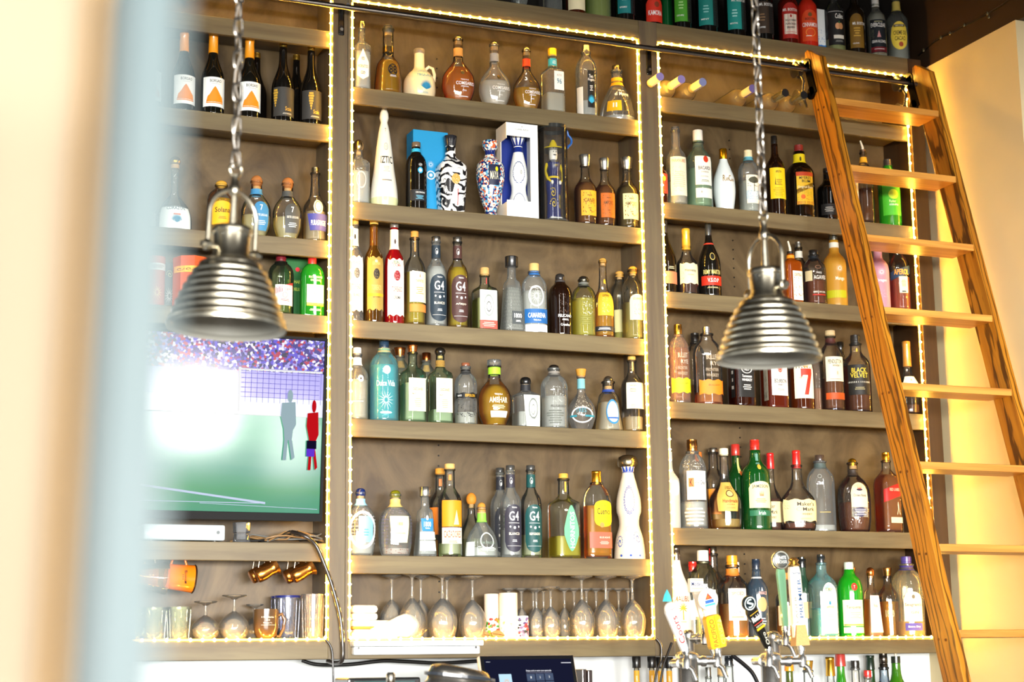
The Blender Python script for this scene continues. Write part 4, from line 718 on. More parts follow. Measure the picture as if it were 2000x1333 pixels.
bottle(S, 1563, 474, 38, 'r2', 'bord', 'g#c9b48a', ('l#8a5a2a', .4), ('screw', 'm#a8a49a', .09, .36), [('band', .76, .86, 1, '#d8d4c4')], [], 'silver-capped bottle standing behind the square amber one', sb=.115)
bottle(T, 1592, 490, 46, 'r2', 'dome', CLW, ('l#6a1e08', .44), ('cyl', 'k#1a1816', .10, .40), [('band', .74, .86, 1, '#24282c'), ('rect', .42, .60, .34, '#d8c494', -.6)], [('AGAVES', .4, .48, 1.1, .07, '#e8e2d4'), ('TRES', .3, .56, .5, .03, '#e8e2d4'), ('AMERICAN OAK', .3, .22, 1.1, .03, '#e8e0cc'), ('@bar', .3, .17, 1.2, .02, '#b82c1c'), ('@oval', 0, 0, .1, .1, BK) if 0 else ('@ring', .25, .66, .5, .06, '#a87a5a')], 'domed bottle of dark red-brown liquor with white block letters')
bottle(S, 1632, 457, 45, 'r2', 'g4', 'f#e0a838', None, ('screw', 'm#a8a89c', .12, .38), [('band', .80, .87, 1, '#d8d8cc')], [('@burst', .35, .50, .7, .12, '#f4f0dc'), ('Mango', .35, .36, .8, .06, '#f8f0d0'), ('@bar', .0, .16, 1.9, .10, '#b8b418')], 'frosted bottle fading orange to yellow beside the ladder rail')
bottle(S, 1718, 470, 40, 'r2', 'g4', 'f#d8a0b0', None, ('screw', 'm#a8a89c', .1, .38), [], [('@burst', .2, .52, .9, .12, '#f4e4e8'), ('Dragon', .2, .40, 1.0, .05, '#f8e8f0'), ('@fleck', .3, .22, .9, .1, '#f0c8d8')], 'frosted pink bottle seen between two ladder treads')
bottle('aperitif_bottle', 1758, 478, 42, 'r2', 'dome', CLW, ('l#c82c10', .50), ('screw', 'k#c87a2c', .1, .36), [('slant', .50, .62, 1.05, '#243a52', .1), ('rect', .26, .50, .42, '#e4e8b8', .3)], [('APEROL', .15, .565, 1.4, .08, '#e8a02c'), ('@lines5', .3, .40, .5, .1, '#7a9a4a'), ('@bar', .3, .28, .4, .02, '#2a3a4a')], 'bottle of red aperitif with slanted navy label behind the ladder')
# right bay, fourth shelf
bt = lambda c: [('BULLEIT', .25, .60, .9, .06, '#b8a890'), ('RYE', .4, .52, .7, .05, '#b8a890'), ('FRONTIER', .2, .44, .9, .04, '#a89880'), ('WHISKEY', .2, .37, .9, .04, '#a89880'), ('BULLEIT', .3, .245, .8, .02, '#6a5a1a')]
bottle(WK, 1327, 635, 47, 'r3', 'dome', 'g#dca070', ('l#9a3c08', .7), ('screw', 'm#c89a4a', .16, .38), [('wavy', .13, .31, 1.05, '#b8c81c', .2)], bt(0), 'amber flask with yellow-green band by the left strip', sec='v')
bottle(WK, 1360, 652, 42, 'r3', 'dome', CLW, ('l#8a4010', .3), ('screw', 'k#1c1a18', .14, .42), [], [], 'black-capped bottle tucked behind the orange-banded one', sb=.115)
bottle(WK, 1383, 640, 62, 'r3', 'dome', CLW, ('l#c87a3c', .16), ('screw', 'm#b4b0a8', .10, .32), [('wavy', .13, .31, 1.0, '#e4801c', .25)], bt(0), 'nearly empty clear flask with orange band', sec='v')
bottle(WK, 1448, 650, 62, 'r3', 'std', 'd#2a0c06', None, ('screw', 'k#141414', .1, .32), [('rect', .12, .64, .74, '#1e1d1b', .1), ('rect', .12, .64, .3, '#181716', -1.45)], [('JACK DANIELS', .1, .58, 1.3, .06, WH), ('@ring', .1, .49, 1.0, .12, '#d8d4c8'), ('No.7', .1, .49, .5, .05, WH), ('Tennessee', .1, .395, .9, .035, WH), ('WHISKEY', .1, .345, .95, .035, WH), ('@lines3', .1, .25, .9, .08, '#d8d4c8'), ('@lines4', -1.45, .4, .3, .4, '#b8b4a8')], 'square black-labelled whiskey bottle below the right lamp', sec='s')
bottle(WK, 1512, 650, 62, 'r3', 'std', 'd#5a1a08', None, ('screw', 'k#e8e4dc', .1, .32), [('rect', .16, .66, .76, '#ece6d8', .1), ('rect', .10, .66, .32, '#9a927e', -1.45)], [('JIM BEAM', .15, .60, 1.2, .06, BK), ('@disc', .15, .50, .42, .09, '#c83c1c'), ('@ring', .15, .50, .3, .06, '#f0d8c8'), ('BOURBON', .15, .345, 1.1, .055, BK), ('WHISKEY', .15, .295, .5, .018, BK), ('@lines2', .15, .41, .8, .02, '#8a8478'), ('@lines2', .15, .235, .9, .03, '#a87a6a'), ('@fleck', -1.45, .38, .4, .5, BK)], 'square whiskey bottle, white label with red seal, under right lamp', sec='s')
bottle(WK, 1566, 670, 50, 'r3', 'std', 'd#4a1c08', None, ('screw', 'k#c8401c', .1, .36), [('rect', .16, .74, .85, '#ece2c4', .2)], [('@seven', .35, .40, .9, .38, '#c8301c'), ('Seagrams', .2, .69, .9, .045, '#5a5040'), ('@crown', .3, .63, .4, .05, '#d88a2c'), ('AMERICAN', .1, .46, .7, .025, '#c8a884')], 'whiskey bottle with giant red seven on its label')
bottle(WK, 1597, 690, 34, 'r3', 'dome', 'g#d8a878', ('l#a84c14', .4), ('screw', 'k#b8401c', .1, .4), [], [], 'amber bottle peeping out between the seven-labelled and cream-labelled ones', sb=.09)
bottle(WK, 1626, 647, 47, 'r3', 'dome', CLW, ('l#7a2c0c', .40), ('cyl', 'w#e0c898', .07, .42), [('rect', .36, .66, .82, '#e8debc', .25), ('rect', .14, .22, .9, '#c8501c', .25), ('band', .80, .90, 1, '#4a2420')], [('PENDLETON', .25, .60, 1.2, .05, '#3a342a'), ('WHISKY', .35, .55, .7, .025, '#3a342a'), ('@burst', .4, .46, .2, .07, '#c83c24'), ('@lines1', .25, .385, 1.1, .012, '#8a7a5a')], 'bottle with cream rodeo label and wide beige cap')
bottle(WK, 1645, 669, 38, 'r3', 'bord', CLW, ('l#6a2408', .4), ('screw', 'k#16130f', .22, .38), [], [('@disc', .2, .74, .3, .05, '#c8a02c')], 'black-capped bottle behind, just left of the ladder rail', sb=.115)
bottle(WK, 1675, 656, 54, 'r3', 'std', CLW, ('l#6a240a', .60), ('screw', 'k#2a2620', .13, .36), [('rect', .22, .60, .85, '#24211c', .1), ('rect', .37, .39, .87, '#c9c4b4', .1)], [('BLACK', .1, .53, 1.1, .06, '#e8c83c'), ('VELVET', .1, .465, 1.3, .06, '#e8c83c'), ('@lines2', .1, .30, 1.0, .04, '#a89a6a'), ('@disc', .1, .80, .3, .05, '#c8a82c')], 'round whiskey bottle with black label and yellow letters at the rail')
bottle(WK, 1775, 668, 45, 'r3', 'slope', CLW, ('l#4a1c0a', .14), ('foil', 'k#b87a2c', .34, .34), [('rect', .32, .52, .9, '#efe6cc', .3)], [('Weller', .3, .38, .8, .04, '#4a3a20'), ('@disc', .3, .47, .16, .03, '#c8b040')], 'copper-necked round bottle seen behind the ladder tread')
# right bay, fifth shelf
bottle(S, 1308, 883, 42, 'r4', 'bord', 'f#cfd2ca', None, ('cyl', 'k#d8d4c8', .1, .36), [], [('@disc', .6, .52, .9, .2, '#e8e8e6'), ('@tri', .6, .55, .5, .1, '#8a9ab8')], 'frosted bottle cut off by the left light strip')
bottle('vodka_bottle', 1355, 860, 54, 'r4', 'dome', CL, (WT, .3), ('screw', 'm#a87c4a', .16, .40), [('rect', .32, .64, .78, '#eef0ee', .25)], [('K', -.2, .51, .3, .07, BK), ('@bar', -.2, .51, .4, .10, '#d8703c'), ('K', -.2, .51, .22, .08, BK), ('etel One', .45, .51, .8, .05, '#4a4a48'), ('@fleck', .3, .60, .3, .07, '#b8c0c8'), ('@lines5', .0, .14, 1.8, .2, '#c9c8bc'), ('@fleck', 0, .72, 1.6, .08, '#d8d8d0')], 'clear round bottle with white label and orange letter block')
bottle(S, 1367, 884, 36, 'r4', 'bord', CLW, ('l#c8782c', .3), ('screw', 'k#d8702c', .12, .40), [], [], 'orange-capped bottle behind the white-labelled clear one', sb=.12)
bottle(S, 1396, 876, 46, 'r4', 'g4', CLW, ('l#d8a030', .45), ('cyl', 'm#a09a8c', .06, .40), [('rect', .2, .5, .8, '#c87a1c', -.3)], [], 'silver-capped bottle behind the kraft-labelled vodka', sb=.115)
bottle('vodka_bottle', 1417, 877, 65, 'r4', 'slope', CLW, ('l#d4b050', .13), ('cyl', 'k#efe6c4', .09, .28), [('trapz', .22, .58, .72, '#d8a850', .1)], [("Tito's", .25, .52, .8, .06, '#4a2a10'), ('@disc', .25, .435, .55, .09, '#3a2414'), ('@disc', .25, .435, .44, .07, '#e0b878'), ('Handmade', .25, .345, .95, .045, '#7a3414'), ('VODKA', .25, .30, .5, .018, '#7a5a2a'), ('@lines2', .25, .26, .8, .025, '#9a7a3c')], 'broad clear bottle with kraft-brown label')
bottle(WK, 1440, 869, 44, 'r4', 'bord', 'd#0e3a14', None, ('cyl', 'k#a82c24', .13, .40), [('rect', .66, .84, .22, '#c9c070', .4)], [('@disc', .45, .66, .3, .06, '#c8642c')], 'green bottle with red cap standing behind its larger twin', sb=.115)
bottle(WK, 1478, 860, 56, 'r4', 'std', 'd#0f4a1a', None, ('screw', 'k#b4281e', .145, .35), [('arch', .24, .53, .85, '#e8dca4', .25), ('rect', .155, .215, .85, '#2a6a48', .25), ('rect', .72, .84, .22, '#5a8a7a', .2), ('oval', .66, .72, .16, '#e0a83c', .25)], [('JAMESON', .25, .47, 1.2, .045, '#2a2414'), ('@crown', .3, .40, .3, .06, '#c8642c'), ('@lines3', .25, .32, .9, .05, '#8a8454'), ('Irish', .3, .185, .5, .04, '#d8e8d8')], 'green whiskey bottle with red cap and arched cream label')
bottle(WK, 1508, 886, 44, 'r4', 'slope', CLW, ('l#3a1408', .42), ('foil', 'k#c41c1c', .20, .32), [('rect', .12, .38, .9, '#e8cf94', .2)], [('Maker', -.2, .32, .8, .05, BK), ('Mark', .1, .25, .6, .05, BK), ('WHISKY', 0, .18, .6, .03, BK)], 'small red wax-capped bottle between green and large wax-capped ones', sb=.10)
mk = bottle(WK, 1559, 881, 77, 'r4', 'slope', CLW, ('l#5a1806', .10), ('foil', 'k#d01c18', .22, .22), [('wavy', .12, .385, 1.15, '#ead39a', .1)], [("Maker's", .3, .33, 1.0, .05, '#2a2218'), ('Mark', .45, .265, .7, .045, '#2a2218'), ('@ring', -.1, .265, .3, .04, '#b89a64'), ('WHISKY', .35, .205, .6, .025, '#3a3020'), ('@fleck', -.75, .31, .35, .08, '#4a3a1c'), ('@lines2', .3, .15, .9, .02, '#b89a64')], 'large red wax-capped bottle with torn cream label', sec='v')
bottle(WK, 1605, 890, 60, 'r4', 'dome', CL, ('l#d8d8d0', .1), ('cyl', 'k#4a3a30', .09, .33), [('band', .74, .88, 1, '#4a5854')], [('@lines1', .1, .26, .9, .02, '#c9a85a'), ('@ring', -.2, .72, .3, .05, '#b8b8ac')], 'empty arched bottle with brown cap behind the wax-capped one', sec='v', sb=.085)
bottle(WK, 1669, 896, 64, 'r4', 'decan', CLW, ('l#8a2c08', .40), ('mush', 'm#d8a828', .12, .28), [('arch', .20, .66, .55, '#ece0b4', .3), ('rect', .20, .33, .53, '#3a3450', .3), ('band', .76, .84, 1, '#3a3028')], [('@disc', .3, .56, .4, .03, '#2a2840'), ('@crown', .3, .59, .25, .05, '#a83a30'), ('Crown Royal', .3, .48, .8, .05, '#3a3448'), ('@lines4', .3, .265, .8, .09, '#c8c4d0')], 'cut-glass round bottle with gold crown stopper', emboss='dia')
bottle(WK, 1735, 885, 60, 'r4', 'std', CLW, ('l#a83c06', .72), ('screw', 'm#d89a2c', .12, .36), [('slant', .42, .58, 1.0, '#b8241c', .1), ('rect', .12, .19, .6, '#e8d8a8', .3)], [('RED LABEL', .2, .53, 1.0, .035, '#e8d0b0'), ('@walker', .5, .30, .4, .16, '#e8d8a8')], 'square amber whiskey bottle with slanted red label behind the rail', sec='s')
# right bay, bottom shelf
bottle(S, 1323, 1072, 58, 'r5', 'malibu', 'c#f0e8d8', None, ('screw', 'm#9a9288', .16, .30), [], [('MALIBU', .35, .44, 1.2, .06, '#8a4a34'), ('@palm', .35, .30, .8, .18, '#e0882c'), ('@lines1', .3, .19, .7, .02, '#c89a6a')], 'white coconut-rum style bottle with palm tree print')
bottle('vodka_bottle', 1356, 1098, 44, 'r5', 'bord', CL, (WT, .5), ('screw', 'k#b8241c', .13, .40), [('rect', .25, .5, .8, '#e4e0d4')], [('@fleck', 0, .74, .7, .12, '#2a2a28')], 'red-capped clear bottle behind the beer taps', sb=.06)
bottle('vodka_bottle', 1376, 1076, 60, 'r5', 'dome', 'g#dfe4c0', ('l#d0d098', .5), ('cyl', 'k#efe8da', .15, .38), [('rect', .25, .55, .8, '#e8e4cc')], [('@fleck', 0, .50, 1.4, .1, '#8a8a60')], 'wide clear bottle with big white cap behind the beer taps', sb=.03)
bottle(S, 1396, 1069, 44, 'r5', 'g4', CLW, ('l#d8c080', .5), ('cyl', 'm#8a8270', .09, .36), [], [('@bar', -.8, .88, .3, .2, '#c8241c')], 'cork-topped pale bottle with red ribbon down its neck', sb=.11)
bottle('rum_bottle', 1433, 1086, 62, 'r5', 'std', CLW, ('l#dc9030', .42), ('screw', 'k#e89a24', .14, .36), [('rect', .22, .60, .62, '#f2e6d0', .25), ('band', .70, .84, 1, '#d8802c'), ('band', .67, .70, 1, '#c84a2c')], [('SPICED', .25, .54, .8, .04, '#8a6a4a'), ('@fleck', .3, .40, .7, .2, '#4a6a98'), ('@lines1', .2, .26, .9, .02, '#c8642c'), ('@fleck', .2, .12, 1.3, .14, '#b86a1c')], 'orange-necked rum bottle with sailor label')
bottle(S, 1440, 1099, 36, 'r5', 'bord', CLW, ('l#dcd0b0', .4), ('cyl', 'k#e8dcd0', .14, .42), [], [], 'white-capped bottle behind the orange-necked rum', sb=.12)
bottle('vodka_bottle', 1480, 1093, 44, 'r5', 'std', 'd#3a4a58', None, ('screw', 'k#1c2a3c', .16, .38), [('oval', .34, .52, .45, '#d8a070', .4), ('band', .755, .775, 1, '#d8d8d4')], [('PINNACLE', .5, .57, .8, .04, '#e8b8b0'), ('@tri', .4, .62, .2, .05, '#e8e8e8'), ('@lines3', .3, .22, 1.0, .1, '#a8b4c4')], 'slate-blue bottle with navy cap')
bottle(S, 1536, 1120, 40, 'r5', 'bord', CLW, ('l#d8b070', .5), ('screw', 'k#c8802c', .1, .40), [('rect', .2, .5, .9, '#e8c8a0')], [], 'peach-labelled bottle behind the round-topped tap handle', sb=.06)
bottle('gin_bottle', 1570, 1089, 42, 'r5', 'bord', 'd#2a4a38', None, ('screw', 'k#14181a', .13, .42), [('rect', .25, .45, .8, '#d8b080')], [], 'dark green-grey bottle with black cap behind the turquoise gin', sb=.11)
bottle('gin_bottle', 1608, 1084, 66, 'r5', 'std', 'g#88e8ec', ('l#50d0da', .36), ('screw', 'k#1c2428', .12, .34), [('arch', .06, .66, .66, '#f0f0dc', .15)], [('BOMBAY', .15, .58, .7, .04, '#8a8a4a'), ('@ring', .15, .50, .5, .14, '#7a9a9a'), ('@burst', .15, .50, .3, .08, '#3a7aa0'), ('@disc', .15, .415, .2, .04, '#3a8ab0'), ('SAPPHIRE', .15, .37, .7, .03, '#b8a84a'), ('@lines4', .15, .25, .6, .08, '#b0b4a0')], 'square turquoise gin bottle with white arched label', sec='s')
bottle('gin_bottle', 1662, 1099, 50, 'r5', 'dome', 'd#1c9a1c', None, ('screw', 'k#dce8d8', .12, .38), [('rect', .16, .50, .9, '#f0ecc8', .2), ('rect', .07, .145, .9, '#f0ecc8', .2), ('oval', .62, .72, .26, '#d8301c', .3)], [('Tanqueray', .2, .40, 1.2, .05, '#3a4a2a'), ('@lines4', .3, .30, .9, .09, '#a8b090'), ('@bar', .2, .175, 1.7, .02, '#8a9a3a'), ('T', .3, .67, .14, .04, '#f0d8c0')], 'bright green gin bottle with red wax seal')
bottle(T, 1667, 1109, 36, 'r5', 'g4', CLW, ('l#c8a060', .4), ('flare', 'm#c89a5a', .12, .5), [], [], 'copper-capped bottle behind the bright green gin', sb=.12)
bottle(T, 1704, 1109, 45, 'r5', 'trap', 'g#f0d8c0', ('l#e4b890', .55), ('mush', 'm#b8743c', .12, .48), [('rect', .08, .60, .85, '#f4e0cc', .1)], [('@fleck', .1, .54, 1.3, .1, '#8a7a78'), ('Rosa', .1, .46, .6, .05, '#8a5a5a'), ('@lace', .1, .22, 1.3, .24, '#c89a7a')], 'square peach-pink bottle with copper knob', sec='s')
bottle(T, 1737, 1110, 40, 'r5', 'bord', CLW, ('l#dc9a28', .52), ('flare', 'm#c08a4a', .14, .46), [], [('1800', 0, .35, .8, .1, '#f0d8a0')], 'amber bottle with copper flared cap between pink and gold ones', sb=.09)
bottle('gin_bottle', 1775, 1088, 62, 'r5', 'dome', 'g#f0d888', ('l#dcb44a', .2), ('screw', 'k#5a4a98', .11, .34), [('arch', .20, .56, .62, '#f4e6c4', .25), ('rect', .09, .18, .58, '#4a44a0', .25), ('band', .76, .84, 1, '#4a3a90')], [("Seagram's", .25, .40, 1.1, .05, '#5a3a30'), ('GIN', .3, .31, .5, .03, '#a88a5a'), ('@disc', .25, .50, .2, .05, '#6a6048'), ('Extra Dry', .25, .135, .8, .03, '#e8e0f0')], 'golden textured gin bottle with purple cap beside the rail')

# the high ledge
mb = lambda c, a, t: dict(glass='d#10100e', cap=('screw', 'k#141414', .1, .36), labs=[('rect', .12, .56, .8, c, -.0), ('rect', .12, .56, .42, BK, .95)], arts=[('MR. BOSTON', .35, .52, 1.4, .04, WH), ('@lines3', -.1, .34, .6, .12, a), (t, -.2, .20, .7, .022, WH), ('@lace', .95, .35, .5, .3, '#5a5a56'), ('@disc', .4, .60, .3, .05, '#8a7a4a')])
bottle('decanter', 1014, -90, 40, 's0', 'oval', 'g#d8e0d8', None, None, [], [], 'cut-glass decanter whose foot shows above the centre bay', sec='s', emboss='dia', H=.24)
bottle('decanter', 1078, -120, 42, 's0', 'sqs', 'g#d8e0d8', None, ('mush', 'g#e0e8e0', .16, .5), [], [], 'square cut-glass decanter near the centre', sec='s', emboss='dia', H=.24)
bottle(WK, 1124, -120, 40, 's0', 'bord', 'd#4a1c06', None, ('cyl', 'k#2a1a10', .08, .4), [('rect', .08, .4, .95, '#ece0b8', .1)], [], 'brown bottle with cream label beside the decanters', H=.29)
bottle(S, 1168, -120, 50, 's0', 'dome', 'g#a8b46a', ('l#8a9a4a', .5), ('cyl', 'k#2a1a10', .08, .4), [], [], 'empty-looking pale green bottle without a label', H=.27)
def hb(cx, w, k, ds, **q):
    bottle('liqueur_bottle', cx, -150, w, 's0', 'bord', k['glass'], k.get('liq'), k['cap'], k['labs'], k['arts'], ds, H=q.get('H', .305), sb=q.get('sb', .03))
hb(1220, 40, mb('#1c7a7c', '#8ac8c4', 'PEPPERMINT'), 'black bottle with teal label left of the red-labelled one')
bottle('liqueur_bottle', 1274, -150, 40, 's0', 'std', 'd#160c08', None, ('screw', 'k#c8a02c', .1, .36), [('arch', .06, .40, .9, '#d0301c', .2)], [('KAMORA', .25, .19, 1.4, .07, WH), ('@disc', .4, .31, .5, .08, '#8a3a20')], 'dark bottle with red arched label above the centre post', H=.29)
bottle('liqueur_bottle', 1300, -150, 34, 's0', 'bord', 'd#0c5a2a', None, ('screw', 'k#141414', .1, .36), [], [], 'unlabelled emerald bottle in back', H=.29, sb=.1)
hb(1331, 39, mb('#4a9a2a', '#a8d48a', 'SOUR APPLE'), 'black bottle with green label on the high ledge')
hb(1380, 44, mb('#1c8078', '#8ac8c4', 'MINT'), 'clear-edged bottle with teal label left of its twin')
hb(1436, 42, mb('#209088', '#a8e0dc', 'MENTHE'), 'pale-shouldered bottle with teal label, right of its twin')
hb(1490, 42, mb('#3a2c20', '#8a6a4a', 'COFFEE'), 'black bottle with brown label behind the right chain')
bottle('liqueur_bottle', 1540, -150, 40, 's0', 'bord', 'd#5a1008', None, ('screw', 'k#141414', .1, .36), [('arch', .10, .60, .85, '#a8241c', .2), ('rect', .16, .44, .66, '#ece4d4', .2)], [('MR. BOSTON', .2, .50, 1.5, .04, WH), ('WILD CHERRY', .2, .35, 1.1, .03, BK), ('FLAVORED', .2, .30, 1.0, .03, BK), ('BRANDY', .2, .25, .8, .03, BK), ('@disc', .2, .41, .2, .04, '#a8241c'), ('@lines1', .2, .185, 1.2, .015, '#c84a3a')], 'dark red bottle with white cherry-brandy label', H=.305)
bottle('liqueur_bottle', 1578, -150, 39, 's0', 'bord', 'd#d8301c', None, ('screw', 'k#141414', .1, .36), [('arch', .10, .54, .85, '#d8481c', .2)], [('CINNAMON', .2, .33, 1.6, .06, WH), ('BOSTON', .2, .41, 1.0, .035, BK), ('@disc', .2, .47, .4, .06, '#6a4a1c'), ('@ring', .2, .22, 1.0, .12, '#f08a3a'), ('@lines1', .0, .17, .6, .02, WH)], 'bright red cinnamon liqueur bottle', H=.305)
bottle('liqueur_bottle', 1631, -20, 41, 's0', 'bord', CL, ('l#c9cf7a', .2), ('screw', 'k#d8d4c4', .1, .36), [('rect', .10, .58, .9, '#161616', .15)], [('Collins', .4, .50, .8, .07, WH), ('@disc', .2, .36, .45, .09, '#d8a070'), ('@disc', .5, .36, .45, .09, '#c08a5a'), ('@tri', .35, .42, .2, .04, '#3a6a3a'), ('@bar', .3, .21, 1.0, .05, '#d8d4c8'), ('@lines2', .3, .15, 1.0, .03, '#8a8a84'), ('@lines1', .1, .565, 1.7, .01, WH)], 'clear bottle with black nut-picture label', H=.31)
bottle('liqueur_bottle', 1671, -20, 40, 's0', 'bord', 'd#1c140a', None, ('screw', 'k#4a5a2a', .16, .36), [('arch', .10, .58, .7, '#7a5a1c', .1)], [('MR. BOSTON', .35, .44, 1.3, .04, WH), ('@lines4', .1, .32, .7, .14, '#c8a03c'), ('LIQUEUR', -.05, .16, .6, .02, WH)], 'black bottle with antique-gold label', H=.31)
bottle(S, 1713, -20, 38, 's0', 'bord', 'g#b8bca8', (WT, .7), ('foil', 'k#dcdcd8', .22, .36), [('rect', .05, .56, .9, '#141a20', .15), ('rect', .09, .16, .9, '#c83a44', .15), ('rect', .05, .08, .9, '#e8dcb8', .15)], [('EVERCLEAR', .15, .48, 1.6, .06, WH), ('@lines1', .15, .53, 1.0, .02, '#c8c49a'), ('@tri', .15, .35, .4, .1, '#c88a8a'), ('GRAIN ALCOHOL', .15, .24, 1.5, .04, WH), ('@lines1', .15, .13, 1.2, .02, '#f0d0d0'), ('@lace', -.5, .35, .3, .14, '#c8c49a')], 'clear grain-spirit bottle with navy label and white neck', H=.30)
bottle('liqueur_bottle', 1754, -20, 42, 's0', 'bord', 'g#a8b0a0', (WT, .5), ('screw', 'k#a89a4a', .1, .36), [('band', .74, .88, 1, '#c8b45a'), ('oval', .16, .56, .85, '#e8cc4a', .1)], [('CREME DE', .15, .40, 1.2, .06, '#3a2410'), ('CACAO', .15, .32, 1.0, .06, '#3a2410'), ('@disc', .2, .235, .4, .07, '#a84a2c'), ('@bar', .1, .50, 1.0, .035, '#3a2410'), ('DEKUYPER', .1, .50, .8, .02, '#e8dcb8')], 'clear bottle with yellow oval label at the right end', H=.31)

# back counter, only the necks and shoulders show
for cx, top, ds in ((1247, 1283, 'leftmost of the four'), (1277, 1283, 'second of the four'), (1294, 1284, 'third of the four'), (1311, 1284, 'rightmost of the four')):
    bottle('beer_bottle', cx, top, 26, 'bc', 'g4', 'g#d8c8a0', ('l#b87a1c', .6), ('cyl', 'k#1c1a18', .09, .66), [('band', .72, .89, 1, '#dca02c')], [('BALI', 0, .83, .6, .04, '#efe6cc'), ('HAI', 0, .785, .6, .04, '#efe6cc')], 'small yellow-sleeved bottle with black cap, ' + ds, sb=.02)
for a in ((1388, 1304, 30, 'std', CL, None, ('cyl', 'm#a8a8a0', .10, .40), 'silver-capped clear bottle behind the front tap'), (1413, 1304, 34, 'std', CL, None, ('cyl', 'w#d8b070', .08, .42), 'cork-topped clear bottle behind the front tap'), (1429, 1282, 42, 'std', CL, None, ('screw', 'k#24282c', .08, .40), 'black-capped clear bottle left of the dark tap handle'),
          (1547, 1283, 40, 'bord', 'd#4a5a18', None, ('foil', 'k#e8901c', .12, .42), 'olive wine bottle with orange cap'), (1584, 1291, 48, 'sqs', CL, None, ('flare', 'm#d8b050', .10, .46), 'square bottle with flared gold stopper'), (1628, 1284, 40, 'bord', CL, None, ('foil', 'm#dca83c', .16, .42), 'gold-foiled bottle left of the red-capped green one'),
          (1648, 1262, 56, 'remy', 'd#2a8a1c', None, ('foil', 'k#a8342c', .16, .34), 'bulging green bottle with red foil neck'), (1677, 1291, 42, 'std', CLW, None, ('screw', 'k#24201c', .08, .42), 'black-capped bottle with orange neck band'), (1701, 1310, 38, 'std', CLW, None, ('screw', 'k#c82c24', .07, .42), 'low bottle with red screw cap'),
          (1707, 1281, 44, 'bord', 'd#1c4a1c', None, ('foil', 'k#1c2c20', .12, .36), 'dark green wine bottle behind the red-capped one'), (1733, 1277, 46, 'std', 'g#a8c4e0', ('l#8ab0dc', .7), ('screw', 'm#5a544c', .14, .36), 'pale blue bottle with dark cap'), (1757, 1258, 48, 'bord', 'd#3a7a14', None, ('pour', 'k#1c2418', .15, .38), 'green wine bottle with cream pour spout')):
    bottle(S if a[3] != 'bord' else Wn, a[0], a[1], a[2], 'bc', a[3], a[4], a[5], a[6], [], [], a[7], H=None, sb=.03 if a[0] not in (1707, 1677) else .11)

# ------------------------------------------------------------------ library ladder
SC = D / 5.5 * 1.0
lean = 0.27775; sp = .3048 * 1.0
# rung 1 front-left-top corner measured on the photograph
LX, LY, LZ = 3.61437, 5.49053, 2.1565 + EYE
W = .4798; RD = .112; RT = .030
lad = empty('library_ladder', (LX, LY, LZ), 'leaning oiled oak library ladder hooked on the steel rail in front of the right bay', 'ladder', rot=(-lean, 0, 0))
# local axes: z along the rails, y across their depth
def rail(x0, x1, nm='side_rail'):
    zt = .262; zb = -3.78; dd = RD
    prof = [(-.012, zb), (-.012, zt - .075), (.055, zt), (.075, zt), (dd - .012, zt - .06), (dd - .012, zb)]
    v = [(x0, y, z) for y, z in prof] + [(x1, y, z) for y, z in prof]; n = len(prof)
    f = [tuple(range(n)), tuple(range(2 * n - 1, n - 1, -1))] + [(i, i + n, (i + 1) % n + n, (i + 1) % n) for i in range(n)]
    o = mesh(nm, v, f, OAK, lad); md = o.modifiers.new('b', 'BEVEL'); md.width = .002; md.segments = 2; return o
ra = rail(-RT, 0.0); rb = rail(W, W + RT)
tr = Matrix.Rotation(lean, 4, 'X')
for i in range(12):
    z = -i * sp
    b = MB().box(-.001, W + .001, -.012, .125, -.026, 0, .0025)
    b.v = [(tr @ v) + Vector((0, 0, z)) for v in b.v]
    b.build('tread', OAKT, lad)
    for r_, x in ((ra, -RT), ):
        for yy_, zz in ((.032, z - .025), (.070, z - .012)):
            m = MB().lathe([(0, .0048), (.0022, .0048)], 10, (x, yy_, zz), Matrix.Rotation(math.radians(-90), 3, 'Y').to_4x4()); m.build('screw_plug', 'w#6b3c12', r_)
# rolling hardware at the top of each rail
for x in (-RT - .004, W - .034):
    h = MB(); Rx = Matrix.Rotation(math.radians(90), 3, 'Y').to_4x4()
    hg = empty('roller_bracket', (x, .10, .10)); hg.parent = lad; hg.rotation_euler = (lean, 0, 0)
    del hg
    yw = .095
    b = MB()
    b.box(x - .004, x + .004, .05, .09, .06, .21, .002)
    b.lathe([(-.004, .028), (.004, .028)], 18, (x, .075, .20), Rx); b.lathe([(-.004, .026), (.004, .026)], 18, (x, .085, .075), Rx)
    o = b.build('roller_bracket', 'm#1e1c1b', lad)
    MB().lathe([(-.014, .030), (-.012, .034), (-.006, .024), (.006, .024), (.012, .034), (.014, .030)], 22, (x - .018, .118, .205), Rx).build('wheel', 'k#141312', o, True)
    MB().lathe([(-.014, .026), (-.012, .032), (-.006, .022), (.006, .022), (.012, .032), (.014, .026)], 22, (x - .018, .150, .095), Rx).build('wheel', 'm#c9bda6', o, True)
    MB().tube([(x - .012, .118, .205), (x - .012, .10, .14), (x - .012, .13, .095), (x - .012, .115, .02)], .0062, 10).build('hook_rod', 'm#8b857c', o, True)
for o in [o for o in bpy.data.objects if o.name.startswith('roller_bracket') and o.type == 'EMPTY']: bpy.data.objects.remove(o)

